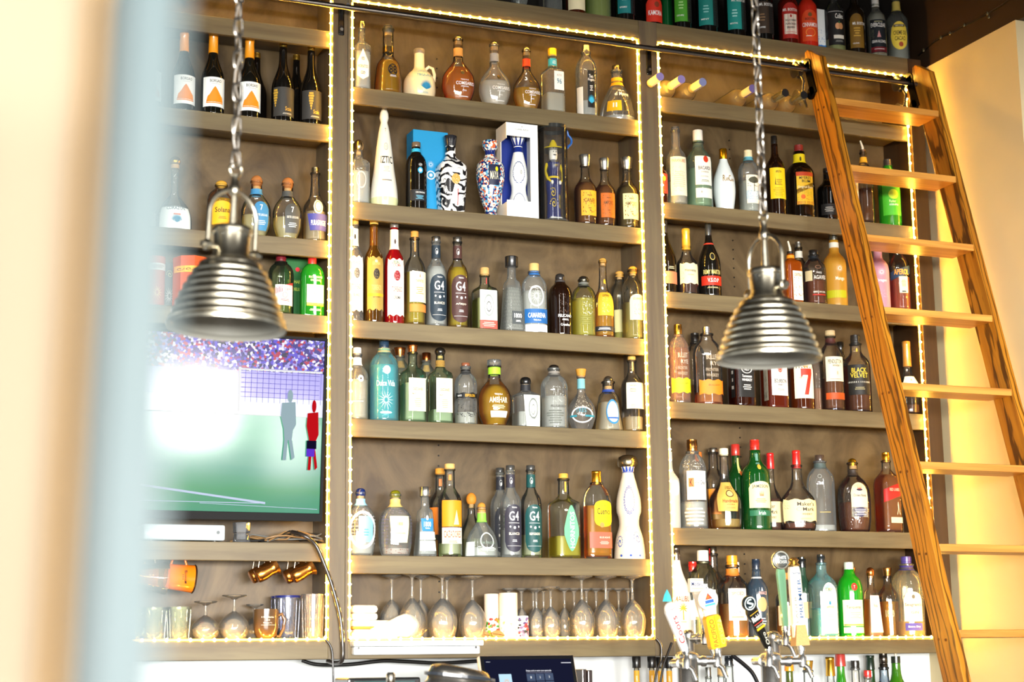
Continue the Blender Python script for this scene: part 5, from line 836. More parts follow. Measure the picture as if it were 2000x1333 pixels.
# ------------------------------------------------------------------ pendant lamps and their chains
SHADE = NT('brushed_nickel'); tc = SHADE.n('ShaderNodeTexCoord'); no = SHADE.n('ShaderNodeTexNoise', i_Scale=30.0, i_Detail=3.0); SHADE.l(tc.outputs['Object'], no.inputs['Vector'])
rp = SHADE.ramp([(.3, '#a09886'), (.7, '#cfc8b4')]); SHADE.l(no.outputs[0], rp.inputs[0]); b_ = principled(SHADE, rough=.30, metal=1.0, sock=rp.outputs[0]); SHADE.l(b_.outputs[0], SHADE.out.inputs[0]); SHADE = SHADE.m
LINING = paint('grey_enamel', '#8c8b82', .4)
def pendant(pxr, pyr, wpx, label, yaw, tilt, chain_top_px):
    dp = .262 * F / wpx
    dv = M.T @ np.array([pxr - 1000.0, pyr - 666.5, F]); dv = dv * (dp / F) ; base = Vector((dv[0], dv[1], dv[2] + EYE))   # centre of the rim
    r = empty('pendant_lamp', base, label, 'lamp', 'ribbed metal pendant lamps', (0, tilt, yaw))
    R = .131; prof = []
    N = 8; h0, h1 = .0, .158
    def dome(t): return R * (.34 + .66 * max(0, 1 - t) ** .55)      # t 0 rim .. 1 top
    prof = [(-.004, R + .002), (.004, R + .003), (.008, dome(.05))]
    for i in range(N):
        ta = .06 + i * .94 / N; tb = ta + .94 / N
        for s in (0, .18, .36, .5, .64, .82):
            t = ta + (tb - ta) * s; prof.append((h1 * t, dome(t) + (.0042 * math.sin(math.pi * min(1, s / .64)) if s <= .64 else -.0012)))
    prof.append((h1, dome(1.0)))
    MB().lathe(prof, 56, caps=False).build('shade', SHADE, r, True)
    MB().lathe([(-.004, R + .0015), (.006, R - .004)] + [(h1 * t, dome(t) - .008) for t in np.linspace(.05, .97, 12)] + [(h1 * .97, .001)], 56, caps=False).build('shade_lining', LINING, r, True)
    MB().lathe([(h1 * .45, .001), (h1 * .46, .018), (h1 * .6, .028), (h1 * .75, .020), (h1 * .97, .016)], 20).build('light_bulb', 'f#e8e4d8', r, True)
    r2 = .0425
    soc = MB().lathe([(h1 - .004, r2 + .004), (h1 + .006, r2 + .002), (h1 + .010, r2 - .002), (h1 + .058, r2 - .001), (h1 + .060, r2 + .003), (h1 + .068, r2 + .004), (h1 + .074, r2), (h1 + .080, .02), (h1 + .081, .001)], 32).build('socket_housing', SHADE, r, True)
    for k in range(4):
        a = k * math.pi / 2 + .4; MB().lathe([(0, .003), (.002, .003)], 8, (r2 * math.cos(a) * .99, r2 * math.sin(a) * .99, h1 + .052), Matrix.Rotation(a, 3, 'Z').to_4x4() @ Matrix.Rotation(math.radians(90), 3, 'Y').to_4x4()).build('vent_hole', 'k#1a1714', soc)
    MB().lathe([(h1 + .076, .010), (h1 + .15, .0075), (h1 + .155, .013), (h1 + .172, .013), (h1 + .176, .009), (h1 + .20, .008)], 16).build('stem', SHADE, r, True)
    ax = .064; pts = [(-ax, 0, h1 + .022), (-ax, 0, h1 + .10)] + [(-ax * math.cos(t), 0, h1 + .10 + .062 * math.sin(t)) for t in np.linspace(.2, math.pi - .2, 11)] + [(ax, 0, h1 + .10), (ax, 0, h1 + .022)]
    MB().tube(pts, .0058, 10).build('yoke', SHADE, r, True)
    for s in (-1, 1):
        MB().lathe([(0, .006), (.022, .006), (.024, .013), (.034, .013), (.036, .008), (.044, .007)], 14, (s * .036, 0, h1 + .022), Matrix.Rotation(s * math.radians(90), 3, 'Y').to_4x4()).build('thumb_screw', SHADE, r, True)
    rg = [(.016 * math.cos(t), 0, h1 + .212 + .016 * math.sin(t)) for t in np.linspace(0, 2 * math.pi, 19)[:-1]]
    MB().tube(rg, .0032, 8, True).build('ring', SHADE, r, True)
    # chain, hanging straight up from the ring
    z0 = h1 + .226; top = base + (Matrix.Rotation(yaw, 3, 'Z') @ Matrix.Rotation(tilt, 3, 'Y')) @ Vector((0, 0, z0))
    ch = empty('hanging_chain', top, 'steel link chain holding the ' + ('left' if pxr < 900 else 'right') + ' pendant lamp', 'chain', 'lamp chains')
    pitch = .040; n = int((5.19 - top.z) / pitch); lk = None
    pts = [(.0105 * math.cos(t), 0, .0125 * math.sin(t) + .0105 * max(-1, min(1, 3 * math.sin(t)))) for t in np.linspace(0, 2 * math.pi, 17)[:-1]]
    proto = MB().tube(pts, .0030, 7, True)
    for i in range(n):
        if lk is None: lk = proto.build('chain_link', 'm#9b948a', ch, True); q = lk
        else: q = lk.copy(); col.objects.link(q); q.parent = ch
        q.location = (0, 0, i * pitch + .012); q.rotation_euler = (0, 0, .25 + (math.pi / 2 if i % 2 else 0))
    cd = [(.007 * math.cos(i * .9), .007 * math.sin(i * .9), i * pitch * .5) for i in range(int(2 * n))]
    MB().tube(cd, .0022, 6).build('power_cord', 'k#8d857a', ch, True)
pendant(443, 640, 228, 'left ribbed nickel pendant lamp hanging on a chain before the television', .38, .045, 455)
pendant(1502, 702, 203, 'right ribbed nickel pendant lamp hanging in front of the right bay', 1.75, .0, 1480)

# ------------------------------------------------------------------ counter below
ZC = SHELF_Z['bc']; CT = paint('dark_stone', '#3a3835', .25)
cnt = MB().box(-.6, 3.3, 4.35, 5.22, ZC - .04, ZC, .004).box(-.6, XR - .002, 5.22, YB - .001, ZC - .04, ZC, .004).box(-.5, 3.2, 4.45, 5.3, 0, ZC - .04).box(-.5, XR - .002, 5.3, YB - .001, 0, ZC - .04)
tag(cnt.build('bar_counter', CT), 'dark stone counter that carries the taps and the register', 'counter')
CHR = 'm#d8d8d4'
def orient(cx, cz): return Matrix.Rotation(cx, 3, 'X').to_4x4() @ Matrix.Rotation(cz, 3, 'Y').to_4x4()
def plane(o, ex, ey, k0=.0008):
    o, ex, ey = Vector(o), Vector(ex), Vector(ey); n = ex.cross(ey).normalized()
    def f(u, v, k=0):
        u = np.atleast_1d(u); v = np.atleast_1d(v)
        return [o + ex * float(a) + ey * float(b) + n * (k0 + .0003 * k) for a, b in zip(u, v)]
    return f

# ------------------------------------------------------------------ television
zt = at(629, 664, D - .03).z; zb_ = at(629, 1020, D - .01).z; xr_ = at(629, 1000, D - .02).x; TH = zt - zb_; TWd = 1.12
tv = empty('television', (xr_ - TWd, D - .006, zb_), 'large flat television showing a football match in the left bay', 'television', rot=(math.radians(-3.6) * -1, 0, 0))
tv.rotation_euler = (math.radians(5), 0, 0)
MB().box(0, TWd, -.012, .05, 0, TH, .004).build('housing', 'k#161616', tv)
bz = MB(); bw = .010
bz.box(0, TWd, -.02, -.010, 0, .028, .002).box(0, TWd, -.02, -.010, TH - bw, TH, .002).box(0, bw, -.02, -.010, .026, TH - bw, .001).box(TWd - bw, TWd, -.02, -.010, .026, TH - bw, .001)
bz.build('bezel', paint('matte_black', '#060606', .7), tv)
SCR = NT('television_picture'); tc = SCR.n('ShaderNodeTexCoord'); sp_ = SCR.n('ShaderNodeSeparateXYZ'); SCR.l(tc.outputs['Object'], sp_.inputs[0])
mv = SCR.n('ShaderNodeMath', operation='DIVIDE'); mv.inputs[1].default_value = TH; SCR.l(sp_.outputs['Z'], mv.inputs[0])
nz = SCR.n('ShaderNodeTexNoise', i_Scale=5.0, i_Detail=2.0); mp = SCR.n('ShaderNodeMapping'); mp.inputs['Scale'].default_value = (.5, 1, 3); SCR.l(tc.outputs['Object'], mp.inputs[0]); SCR.l(mp.outputs[0], nz.inputs['Vector'])
ma = SCR.n('ShaderNodeMath', operation='MULTIPLY_ADD'); ma.inputs[1].default_value = .16; SCR.l(nz.outputs[0], ma.inputs[0]); SCR.l(mv.outputs[0], ma.inputs[2])
fld = SCR.ramp([(.05, '#3f9a88'), (.22, '#2f9a5c'), (.38, '#3a9a7a'), (.55, '#5fb48c'), (.68, '#7cc0a0')]); SCR.l(ma.outputs[0], fld.inputs[0])
vo = SCR.n('ShaderNodeTexVoronoi', i_Scale=120.0); SCR.l(tc.outputs['Object'], vo.inputs['Vector']); sc_ = SCR.n('ShaderNodeSeparateColor'); SCR.l(vo.outputs['Color'], sc_.inputs[0])
crd = SCR.ramp([(0, '#2a1a8a'), (.28, '#5a48d8'), (.45, '#a8a0f0'), (.58, '#c01848'), (.72, '#f4f0ff'), (.86, '#7a1a8a'), (.93, '#14103a')]); crd.color_ramp.interpolation = 'CONSTANT'; SCR.l(sc_.outputs[0], crd.inputs[0])
def gate(lo):
    g = SCR.n('ShaderNodeMath', operation='GREATER_THAN'); g.inputs[1].default_value = lo; SCR.l(mv.outputs[0], g.inputs[0]); return g.outputs[0]
def mixc(f, a, b):
    m = SCR.n('ShaderNodeMix', data_type='RGBA'); SCR.l(f, m.inputs[0]); (SCR.l(a, m.inputs[6]) if not isinstance(a, tuple) else None); 
    if isinstance(b, tuple): m.inputs[7].default_value = b
    else: SCR.l(b, m.inputs[7])
    return m.outputs[2]
s1 = mixc(gate(.565), fld.outputs[0], rgb('#e8ecff')); s2 = mixc(gate(.66), s1, rgb('#b4acf4')); s3 = mixc(gate(.80), s2, crd.outputs[0])
pb = principled(SCR, (0.01, .01, .012, 1), .10, spec=.5); SCR.l(s3, pb.inputs['Emission Color']); pb.inputs['Emission Strength'].default_value = .62
SCR.l(pb.outputs[0], SCR.out.inputs[0])
scr = mesh('screen', [(bw, -.013, .028), (TWd - bw, -.013, .028), (TWd - bw, -.013, TH - bw), (bw, -.013, TH - bw)], [(0, 1, 2, 3)], SCR.m, tv)
pl = plane((0, -.013, 0), (1, 0, 0), (0, 0, 1), .0006)
def emi(c, s=.62):
    k = 'em' + c
    if k not in _mats:
        nt = NT('picture_detail'); e = nt.n('ShaderNodeEmission', i_Strength=s); e.inputs[0].default_value = rgb(c); nt.l(e.outputs[0], nt.out.inputs[0]); _mats[k] = nt.m
    return _mats[k]
gx = TWd - .30
its = [('@bar', gx + .14, TH * .81, .29, .008, emi('#ffffff')), ('@bar', gx, TH * .70, .007, .15, emi('#ffffff')), ('@bar', TWd / 2 + .1, TH * .565, .85, .003, emi('#ffffff'))]
for i in range(14): its.append(('@bar', gx + .02 + i * .02, TH * .72, .0012, .11, emi('#6a60c8')))
for i in range(7): its.append(('@bar', gx + .14, TH * .66 + i * .016, .27, .0012, emi('#6a60c8')))
its += [('@player', TWd - .045, TH * .47, .06, .24, emi('#c8141c')), ('@bar', TWd - .047, TH * .415, .034, .028, emi('#14102a')), ('@bar', TWd - .05, TH * .372, .028, .026, emi('#6a3ad8')),
        ('@player', TWd - .13, TH * .52, .075, .24, emi('#a4bcc4', .6)), ('@slant', .70, .085, .44, .06, emi('#d8e4ff')), ('@slant', TWd - .22, .048, .40, .014, emi('#d8e4ff')), ('@bar', .55, .058, .7, .0025, emi('#d8e4ff'))]  # the pale player shape is a reflected silhouette painted onto the screen
art('picture_print', its, pl, scr)
art('lettering', [('Hisense', TWd - .78, .012, .05, .009, '#b8b8b8')], plane((0, -.0202, 0), (1, 0, 0), (0, 0, 1)), tv)

# cable box, glass and wiring under it
def P5(px, py, Y=D + .03): return at(px, py, Y)
a, b = P5(279, 1040), P5(438, 1040); z5 = SHELF_Z['l5']
cb = empty('cable_box', (a.x, D + .015, z5), 'flat silver-white cable box under the television', 'box')
hb_ = P5(438, 1027).z - z5
MB().box(0, b.x - a.x, 0, .16, .004, hb_, .006).build('case', 'k#c9d2d4', cb, True)
for x in (.03, b.x - a.x - .03): MB().lathe([(0, .008), (.005, .008)], 10, (x, .03, 0)).build('foot', 'k#222222', cb)
MB().lathe([(0, .006), (.002, .006)], 14, (b.x - a.x - .024, .0, hb_ * .55), Matrix.Rotation(math.radians(90), 3, 'X').to_4x4()).build('power_button', 'k#3a4446', cb)
art('lettering', [('xfinity', .20, hb_ * .5, .05, .012, '#f4f6f6')], plane((0, -.0003, 0), (1, 0, 0), (0, 0, 1)), cb)
p = P5(474, 1040); fg = empty('faceted_tumbler', (p.x, D + .045, z5), 'cut-glass tumbler between the cable box and the wires', 'glass')
MB().lathe([(0, .028), (.004, .030), (.03, .025), (.034, .029), (.066, .031), (.064, .028), (.01, .024), (.008, .001)], 10, caps=False).build('body', 'g#d8dce0', fg)
wr = empty('wire_bundle', (P5(520, 1050).x, D + .06, z5), 'tangle of dark wires on the shelf under the television', 'wires', )
for k in range(9):
    rr_ = random.Random(k); x0 = rr_.uniform(-.12, .02); pts = [(x0 + t * rr_.uniform(.9, 1.1) * .34, rr_.uniform(0, .08), .005 + rr_.uniform(0, .045) * math.sin(t * 3.1) + .004) for t in np.linspace(0, 1, 7)]
    MB().tube(pts, .0032, 6).build('wire', ['k#1a1a1a', 'k#8a6a44', 'k#6a6a66'][k % 3], wr, True)
def curve_px(name, label, pts, r, m, Y, cat='cable'):
    P = [at(px, py, Y) if len(q) == 0 else at(px, py, q[0]) for px, py, *q in pts]; o0 = P[0]
    # Catmull smoothing
    out = []
    for i in range(len(P) - 1):
        p0, p1, p2, p3 = P[max(0, i - 1)], P[i], P[i + 1], P[min(len(P) - 1, i + 2)]
        for t in np.linspace(0, 1, 7)[:-1]: out.append(.5 * ((2 * p1) + (p2 - p0) * t + (2 * p0 - 5 * p1 + 4 * p2 - p3) * t * t + (3 * p1 - p0 - 3 * p2 + p3) * t ** 3))
    out.append(P[-1]); o = MB().tube(out, r, 8).build(name, m, None, True, origin=tuple(o0)); return tag(o, label, cat)
curve_px('power_cable', 'thick black cable drooping from the television down the left post', [(570, 1040, D + .05), (592, 1046, D - .012), (616, 1065, D - .014), (634, 1105, D - .014), (650, 1150, D - .014), (664, 1205, D - .014), (669, 1255, D - .014), (668, 1290, D - .012), (655, 1296, D + .03), (640, 1292, D + .08)], .0075, 'k#2e2824', D)
curve_px('thin_cable', 'thin black cable hanging from the corner of the left bay', [(636, 1250, D - .01), (646, 1264, D - .012), (650, 1290, D - .012), (651, 1345, D - .012)], .0035, 'k#1c1a1a', D)
curve_px('wall_cable', 'black cable looping along the white wall under the centre cabinet', [(590, 1291), (620, 1299), (680, 1299), (745, 1292), (790, 1293), (860, 1296), (935, 1292)], .0065, 'k#141414', D + .12)
curve_px('post_cable', 'black cable hanging from the foot of the right post', [(1281, 1248, D - .008), (1291, 1262, D - .012), (1291, 1290, D - .012), (1283, 1310, D - .012), (1277, 1345, D - .012)], .0045, 'k#16110f', D)
curve_px('tap_hose', 'dark hose curling down between the two beer towers', [(1430, 1281), (1452, 1298), (1470, 1316), (1484, 1345)], .008, 'k#16161a', D + .02, 'hose')
curve_px('crossing_cable', 'black cable crossing the yellow-sleeved bottles', [(1312, 1256, 5.3), (1305, 1275, 5.3), (1296, 1300, 5.3), (1288, 1345, 5.3)], .0045, 'k#16110f', 5.3)

# ------------------------------------------------------------------ hanging cups
def on_hook(root, L):
    MB().tube([(0, 0, L), (0, 0, .012), (.006, 0, .002), (.012, 0, 0), (.016, 0, .008)], .0016, 6).build('hook', 'm#8a8478', root, True)
zu = SHELF_Z['l5'] - .028
def mug_px(name, label, px, py, w, h, tilt, col_, m2, cat, group=None, inner=None):
    """a cup hung by its handle: axis lies sideways"""
    dp = 6.2; R = h * dp / F / 2; L = w * dp / F; c = at(px, py, D + .05)
    r = empty(name, tuple(c), label, cat, group)
    A = Matrix.Rotation(math.radians(90) + tilt, 3, 'Y').to_4x4()
    return r, R, L, A
r, R, L, A = mug_px('enamel_mug', 'orange enamel mug hanging on its side from a hook', 351, 1129, 50, 50, .10, 'c#f07a14', None, 'mug')
MB().lathe([(-L / 2, R * .80), (-L / 2 + .004, R * .9), (L / 2 - .002, R), (L / 2, R * 1.04), (L / 2 + .002, R), (L / 2 - .004, R * .95), (-L / 2 + .008, R * .86), (-L / 2 + .007, .001)], 28, (0, 0, 0), A, caps=False).build('body', 'c#f07a14', r, True)
MB().lathe([(-L / 2 - .0005, R * .80), (-L / 2, .001)], 28, (0, 0, 0), A, caps=False).build('bottom', 'c#f07a14', r)
MB().lathe([(L / 2 - .003, R * 1.0), (L / 2, R * 1.06), (L / 2 + .003, R * 1.0)], 28, (0, 0, 0), A, caps=False).build('rim', 'k#2a1a10', r, True)
MB().tube([(-.03, 0, R * .9), (-.024, 0, R * 1.3), (-.005, 0, R * 1.55), (.016, 0, R * 1.3), (.022, 0, R * .9)], .0038, 8).build('handle', 'c#e87010', r, True)
art('lettering', [('BULLEIT', .012, .0, .008, .045, '#3a1c08'), ('@lines3', .002, 0, .004, .02, '#3a1c08')], lambda u, v, k=0: [Vector((a, -math.sqrt(max(0, R * R - b * b)) - .001, b)) for a, b in zip(u, v)], r)
on_h = MB().tube([(-.004, 0, zu - r.location.z), (-.004, 0, R * 1.5), (.002, 0, R * 1.45)], .0016, 6).build('hook', 'm#8a8478', r, True)
r, R, L, A = mug_px('glass_mug', 'blurred glass cup glowing orange, hanging left of the orange mug', 294, 1128, 54, 58, .08, None, None, 'mug')
MB().lathe([(-L / 2, R * .6), (-L / 2 + .004, R * .68), (L / 2, R), (L / 2 + .004, R * .98), (L / 2, R * .93), (-L / 2 + .01, R * .6), (-L / 2 + .008, .001)], 28, (0, 0, 0), A, caps=False).build('body', 'b#f0c070', r, True)
MB().lathe([(-L / 2 + .012, R * .55), (L / 2 - .03, R * .7), (L / 2 - .028, .001)], 24, (0, 0, 0), A).build('wax', 'l#f08a2c', r, True)
MB().tube([(-.02, 0, R * .7), (-.016, 0, zu - r.location.z - .004), (.01, 0, zu - r.location.z - .004), (.016, 0, R * .8)], .0035, 8).build('handle', 'b#f0c070', r, True)
for i, (px, py, ds, yo) in enumerate(((509, 1119, 'back copper cup of the left pair', .085), (520, 1117, 'front copper cup of the left pair', .04), (576, 1120, 'back copper cup of the right pair', .085), (590, 1118, 'front copper cup of the right pair', .04))):
    c = at(px, py, D + yo); r = empty('copper_cup', tuple(c), ds + ', hanging under the television shelf', 'cup', 'hanging copper cups')
    A = Matrix.Rotation(math.radians(62), 3, 'Y').to_4x4(); s = .032
    MB().lathe([(-.038, .001), (-.038, s * .62), (-.034, s * .74), (-.01, s * .80), (.014, s * .66), (.030, s * .72), (.040, s * .98), (.039, s * .9), (.02, s * .6), (-.03, s * .66), (-.032, .001)], 24, (0, 0, 0), A, caps=False).build('body', 'm#c9823c', r, True)
    H_ = zu - c.z
    MB().tube([(-.028, 0, .008), (-.022, 0, H_ * .7), (-.006, 0, H_ - .006), (.012, 0, H_ * .85), (.014, 0, .022)], .0022, 8).build('handle', 'm#d8c0a0', r, True)
    MB().tube([(-.006, .004, H_), (-.006, .004, H_ - .01), (-.002, -.004, H_ - .012)], .0014, 6).build('hook', 'm#8a8478', r, True)

# ------------------------------------------------------------------ glasses on the bottom shelves
def stand(px, topy, w, shelf, sb):
    Y = D + sb
    for _ in range(2):
        zs = SHELF_Z[shelf]; X = at(px, topy, Y).x; bx, by, dp = proj((X, Y, zs)); X = at(px, by - .4 * (by - topy), Y).x
    return X, Y, zs, at(px, topy, Y).z - zs, w * dp / F / 2
def goblet(px, topy, w, foot, shelf, sb, label, bowl=.62, rim=.78, name='wine_glass', group='upturned stemmed glasses', tint='b#f6ecd4'):
    X, Y, zs, H, R = stand(px, topy, w, shelf, sb); f = R * foot
    r = empty(name, (X, Y, zs), label, 'glass', group); hb = H * bowl
    pr = [(0.001, R * rim), (hb * .25, R * .94), (hb * .45, R), (hb * .65, R * .90), (hb * .82, R * .62), (hb * .93, R * .32), (hb, R * .12)]
    MB().lathe(pr + [(z - .002, max(.001, q - .0018)) for z, q in reversed(pr)], 26, caps=False).build('bowl', tint, r, True)
    MB().lathe([(hb - .002, R * .13), (hb + (H - hb) * .3, .0045), (hb + (H - hb) * .75, .0045), (H - .014, .007)], 12).build('stem', tint, r, True)
    MB().lathe([(H - .015, .007), (H - .010, f * .35), (H - .004, f * .95), (H - .002, f), (H, f * .97), (H, .001)], 26, caps=False).build('foot', tint, r, True)
big = [(765, 1124, 49, .82, .125, 'leftmost'), (805, 1120, 54, .80, .055, 'second front'), (822, 1125, 44, .82, .145, 'back, behind the second'), (864, 1121, 60, .78, .055, 'third front, biggest'), (873, 1126, 46, .82, .15, 'back, behind the third'), (923, 1126, 54, .86, .055, 'fourth front, left of the paper tins')]
for px, ty, w, ft, sb, ds in big: goblet(px, ty, w, ft, 's6', sb, ds + ' of the large upturned wine glasses on the left')
for px, ds in ((1137, 'left'), (1184, 'middle'), (1236, 'right')): goblet(px, 1126, 51, .86, 's6', .05, ds + ' of three large upturned wine glasses at the right end')
small = [994, 1019, 1042, 1062, 1103, 1122, 1146, 1165, 1187, 1209, 1228]
nth = ['first', 'second', 'third', 'fourth', 'fifth', 'sixth', 'seventh', 'eighth', 'ninth', 'tenth', 'eleventh']
for i, px in enumerate(small): goblet(px, 1150, 30, .86, 's6', .155, nth[i] + ' from the left in the rear row of small upturned glasses', group='rear row of small upturned glasses')
goblet(1076, 1147, 40, .94, 's6', .06, 'small upturned glass standing forward, centre of the row', group='front small upturned glasses')
goblet(1048, 1150, 36, .94, 's6', .09, 'small upturned glass just right of the spotted tin', group='front small upturned glasses')
for px, ty, w, ds in ((401, 1175, 56, 'round upturned snifter left of the taller one'), (457, 1163, 60, 'taller round upturned snifter left of the brown mug')): goblet(px, ty, w, .82, 'l6', .05, ds, bowl=.64, rim=.7, name='snifter_glass', group='upturned snifters')
goblet(497, 1181, 50, .7, 'l6', .15, 'snifter foot showing behind the brown mug', bowl=.64, name='snifter_glass', group='upturned snifters')
def tumbler(px, topy, w, shelf, sb, label, tint, rimc=None, group='tumblers'):
    X, Y, zs, H, R = stand(px, topy, w, shelf, sb); r = empty('tumbler', (X, Y, zs), label, 'glass', group)
    pr = [(0, R * .80), (.004, R * .84), (H * .5, R * .92), (H, R)]
    m = MB().lathe(pr + [(z, q - .003) for z, q in reversed(pr[2:])] + [(.012, R * .78), (.012, .001)], 24, caps=False); m.build('body', tint, r, True)
    rb = MB()
    for k in range(12): a_ = k * math.pi / 6; rb.tube([(R * .86 * math.cos(a_), R * .86 * math.sin(a_), .005), (R * .95 * math.cos(a_), R * .95 * math.sin(a_), H * .55), (R * 1.0 * math.cos(a_), R * 1.0 * math.sin(a_), H * .92)], .0016, 5)
    rb.build('moulded_ribs', tint, r)
    MB().lathe([(H - .006, R + .0005), (H + .001, R + .0015), (H + .001, R - .004), (H - .006, R - .004)], 24, caps=False).build('rim', rimc or tint, r, True)
GRN = 'b#e8f0c4'
tumbler(262, 1190, 44, 'l6', .05, 'faint tumbler half hidden by the pale post', GRN); tumbler(300, 1188, 50, 'l6', .05, 'pale green tumbler second from the pale post', GRN); tumbler(349, 1187, 47, 'l6', .05, 'pale green tumbler left of the snifters', GRN)
tumbler(561, 1165, 50, 'l6', .10, 'tall tumbler with cobalt blue rim behind the brown mug', 'g#d0d4e4', 'k#1a2468'); tumbler(547, 1166, 36, 'l6', .16, 'dark blue rimmed glass in back', 'g#a8acc4', 'k#1a2468')
tumbler(611, 1162, 44, 'l6', .05, 'tall clear tumbler at the right end by the light strip', 'b#f0e0cc'); tumbler(597, 1166, 36, 'l6', .15, 'clear tumbler behind the right end one', 'b#f0e0cc')
X, Y, zs, H, R = stand(519, 1191, 50, 'l6', .045); mg = empty('coffee_mug', (X, Y, zs), 'brown stoneware mug with white print', 'mug')
pr = [(0, R * .6), (.003, R * .66), (H * .18, R * .88), (H * .4, R * .98), (H, R * 1.0)]
MB().lathe(pr + [(H, R * .92), (H * .3, R * .86), (.01, R * .5), (.009, .001)], 30, caps=False).build('body', 'c#5a4228', mg, True)
MB().tube([(R * .93, 0, H * .80), (R * 1.25, 0, H * .86), (R * 1.52, 0, H * .66), (R * 1.40, 0, H * .36), (R * 1.1, 0, H * .12), (R * .86, 0, H * .12)], .0055, 10).build('handle', 'c#6a4c2c', mg, True)
art('lettering', [('@bar', 0, H * .52, .002, .001, '#e8dcc8'), ('A Fine Garden', 0, H * .74, .045, .006, '#e8dcc8'), ('2013', 0, H * .64, .014, .006, '#e8dcc8'), ('Brewing Co', 0, H * .55, .03, .005, '#e8dcc8'), ('@bar', .002, H * .48, .05, .001, '#e8dcc8')], lambda u, v, k=0: [Vector((R * math.sin((a - .004) / R), -R * math.cos((a - .004) / R) - .0008, b)) for a, b in zip(u, v)], mg)

# paper-lidded tins, dried leaves, cloths and tray in the centre
def tin(px, w, topy, midy, sb, body, label, fl):
    X, Y, zs, H, R = stand(px, topy, w, 's6', sb); r = empty('patterned_tin', (X, Y, zs), label, 'tin', 'patterned tins')
    hm = at(px, midy, Y).z - zs
    if midy > topy: MB().lathe([(hm, R * .99), (H - .001, R * .99), (H, R * .96)], 24).build('paper_roll', '#f2dcc0', r, True)
    MB().lathe([(0, R * .97), (.002, R), (hm - .002, R), (hm, R * .97)], 24).build('tin_body', body, r, True)
    f = lambda u, v, k=0: [Vector((R * math.sin(a / R), -R * math.cos(a / R) - .0006 - .0002 * k, b)) for a, b in zip(u, v)]
    art('printed_pattern', fl(hm, R), f, r)
rn = random.Random(3)
def confetti(cols, st, n):
    def f(h, R): return [(st, rn.uniform(-R * 1.3, R * 1.3), rn.uniform(h * .1, h * .9), rn.uniform(.006, .016), rn.uniform(.006, .014), rn.choice(cols)) for _ in range(n)]
    return f
tin(960, 29, 1161, 1205, .085, '#e8d8c0', 'tin with red and green print under a paper roll', confetti(['#c8401c', '#d8702c', '#3a8a3a', '#b8241c', '#8ab03a'], '@disc', 40))
tin(993, 37, 1159, 1204, .06, '#f0ece0', 'tin with orange and yellow floral print under a taller paper roll', confetti(['#e07a2c', '#e8c83c', '#7aa84a', '#d85a2c'], '@burst', 34))
tin(1021, 23, 1204, 1204, .05, '#f4f2ee', 'white tin with purple and red spots', confetti(['#4a3a6a', '#b83a3a', '#2a2a2a', '#6a5a8a'], '@disc', 34))
for i, (px, w, ds) in enumerate(((943, 30, 'left'), (974, 26, 'right'))):
    c = at(px, 1236, D + .03); R = w * 6.2 / F / 2
    r = empty('glass_leaf', (c.x, D + .03, SHELF_Z['s6']), ds + ' amber glass leaf leaning in front of the tins', 'ornament', 'amber glass leaves')
    vs = []; n = 20
    for s in (0, .006):
        for k in range(n):
            a_ = 2 * math.pi * k / n; x = math.cos(a_); z = math.sin(a_) * (1 - .35 * abs(x)) ; vs.append((x * R + .004 * z, s + .012 * (z + 1) * .5, .0155 + z * .0155 - x * .003))
    fs = [tuple(range(n - 1, -1, -1)), tuple(range(n, 2 * n))] + [(k, (k + 1) % n, n + (k + 1) % n, n + k) for k in range(n)]
    mesh('leaf_body', vs, fs, 'l#e8b070', r)
    MB().tube([(-R * .9, -.001, .018), (0, .0, .0155), (R * .9, -.001, .0125)], .001, 5).build('vein', 'm#e0c090', r)
xw = lambda px, py=1230, Y=D + .05: at(px, py, Y).x
z6 = SHELF_Z['s6']
def soft(name, label, x0, x1, y0, y1, z0, z1, m, cat, group=None, bev=.008):
    o = MB().box(x0 - x0, x1 - x0, 0, y1 - y0, 0, z1 - z0, min(bev, (z1 - z0) * .45)).build(name, m, None, True); o.location = (x0, y0, z0); return tag(o, label, cat, group)
LIN = paint('white_linen', '#f4e9d8', .8, .3)
soft('cutting_board', 'pale tray lying at the bottom of the cloth stack', xw(688), xw(775), D + .03, D + .17, z6, z6 + .014, 'w#e8c890', 'tray', bev=.003)
soft('folded_towel', 'lowest folded white towel of the stack', xw(689), xw(762), D + .035, D + .16, z6 + .014, z6 + .036, LIN, 'towel', 'folded white towels')
soft('serving_tray', 'thin golden wooden tray between the towels', xw(686), xw(768), D + .03, D + .17, z6 + .036, z6 + .044, 'w#d8a040', 'tray', bev=.003)
soft('folded_towel', 'wide folded white towel above the golden tray', xw(686), xw(764), D + .03, D + .165, z6 + .044, z6 + .066, LIN, 'towel', 'folded white towels')
soft('folded_towel', 'cream folded towel second from the top', xw(687), xw(737), D + .04, D + .15, z6 + .066, z6 + .090, LIN, 'towel', 'folded white towels')
soft('folded_towel', 'topmost rolled cream towel of the stack', xw(688), xw(739), D + .045, D + .14, z6 + .090, z6 + .118, LIN, 'towel', 'folded white towels', .013)
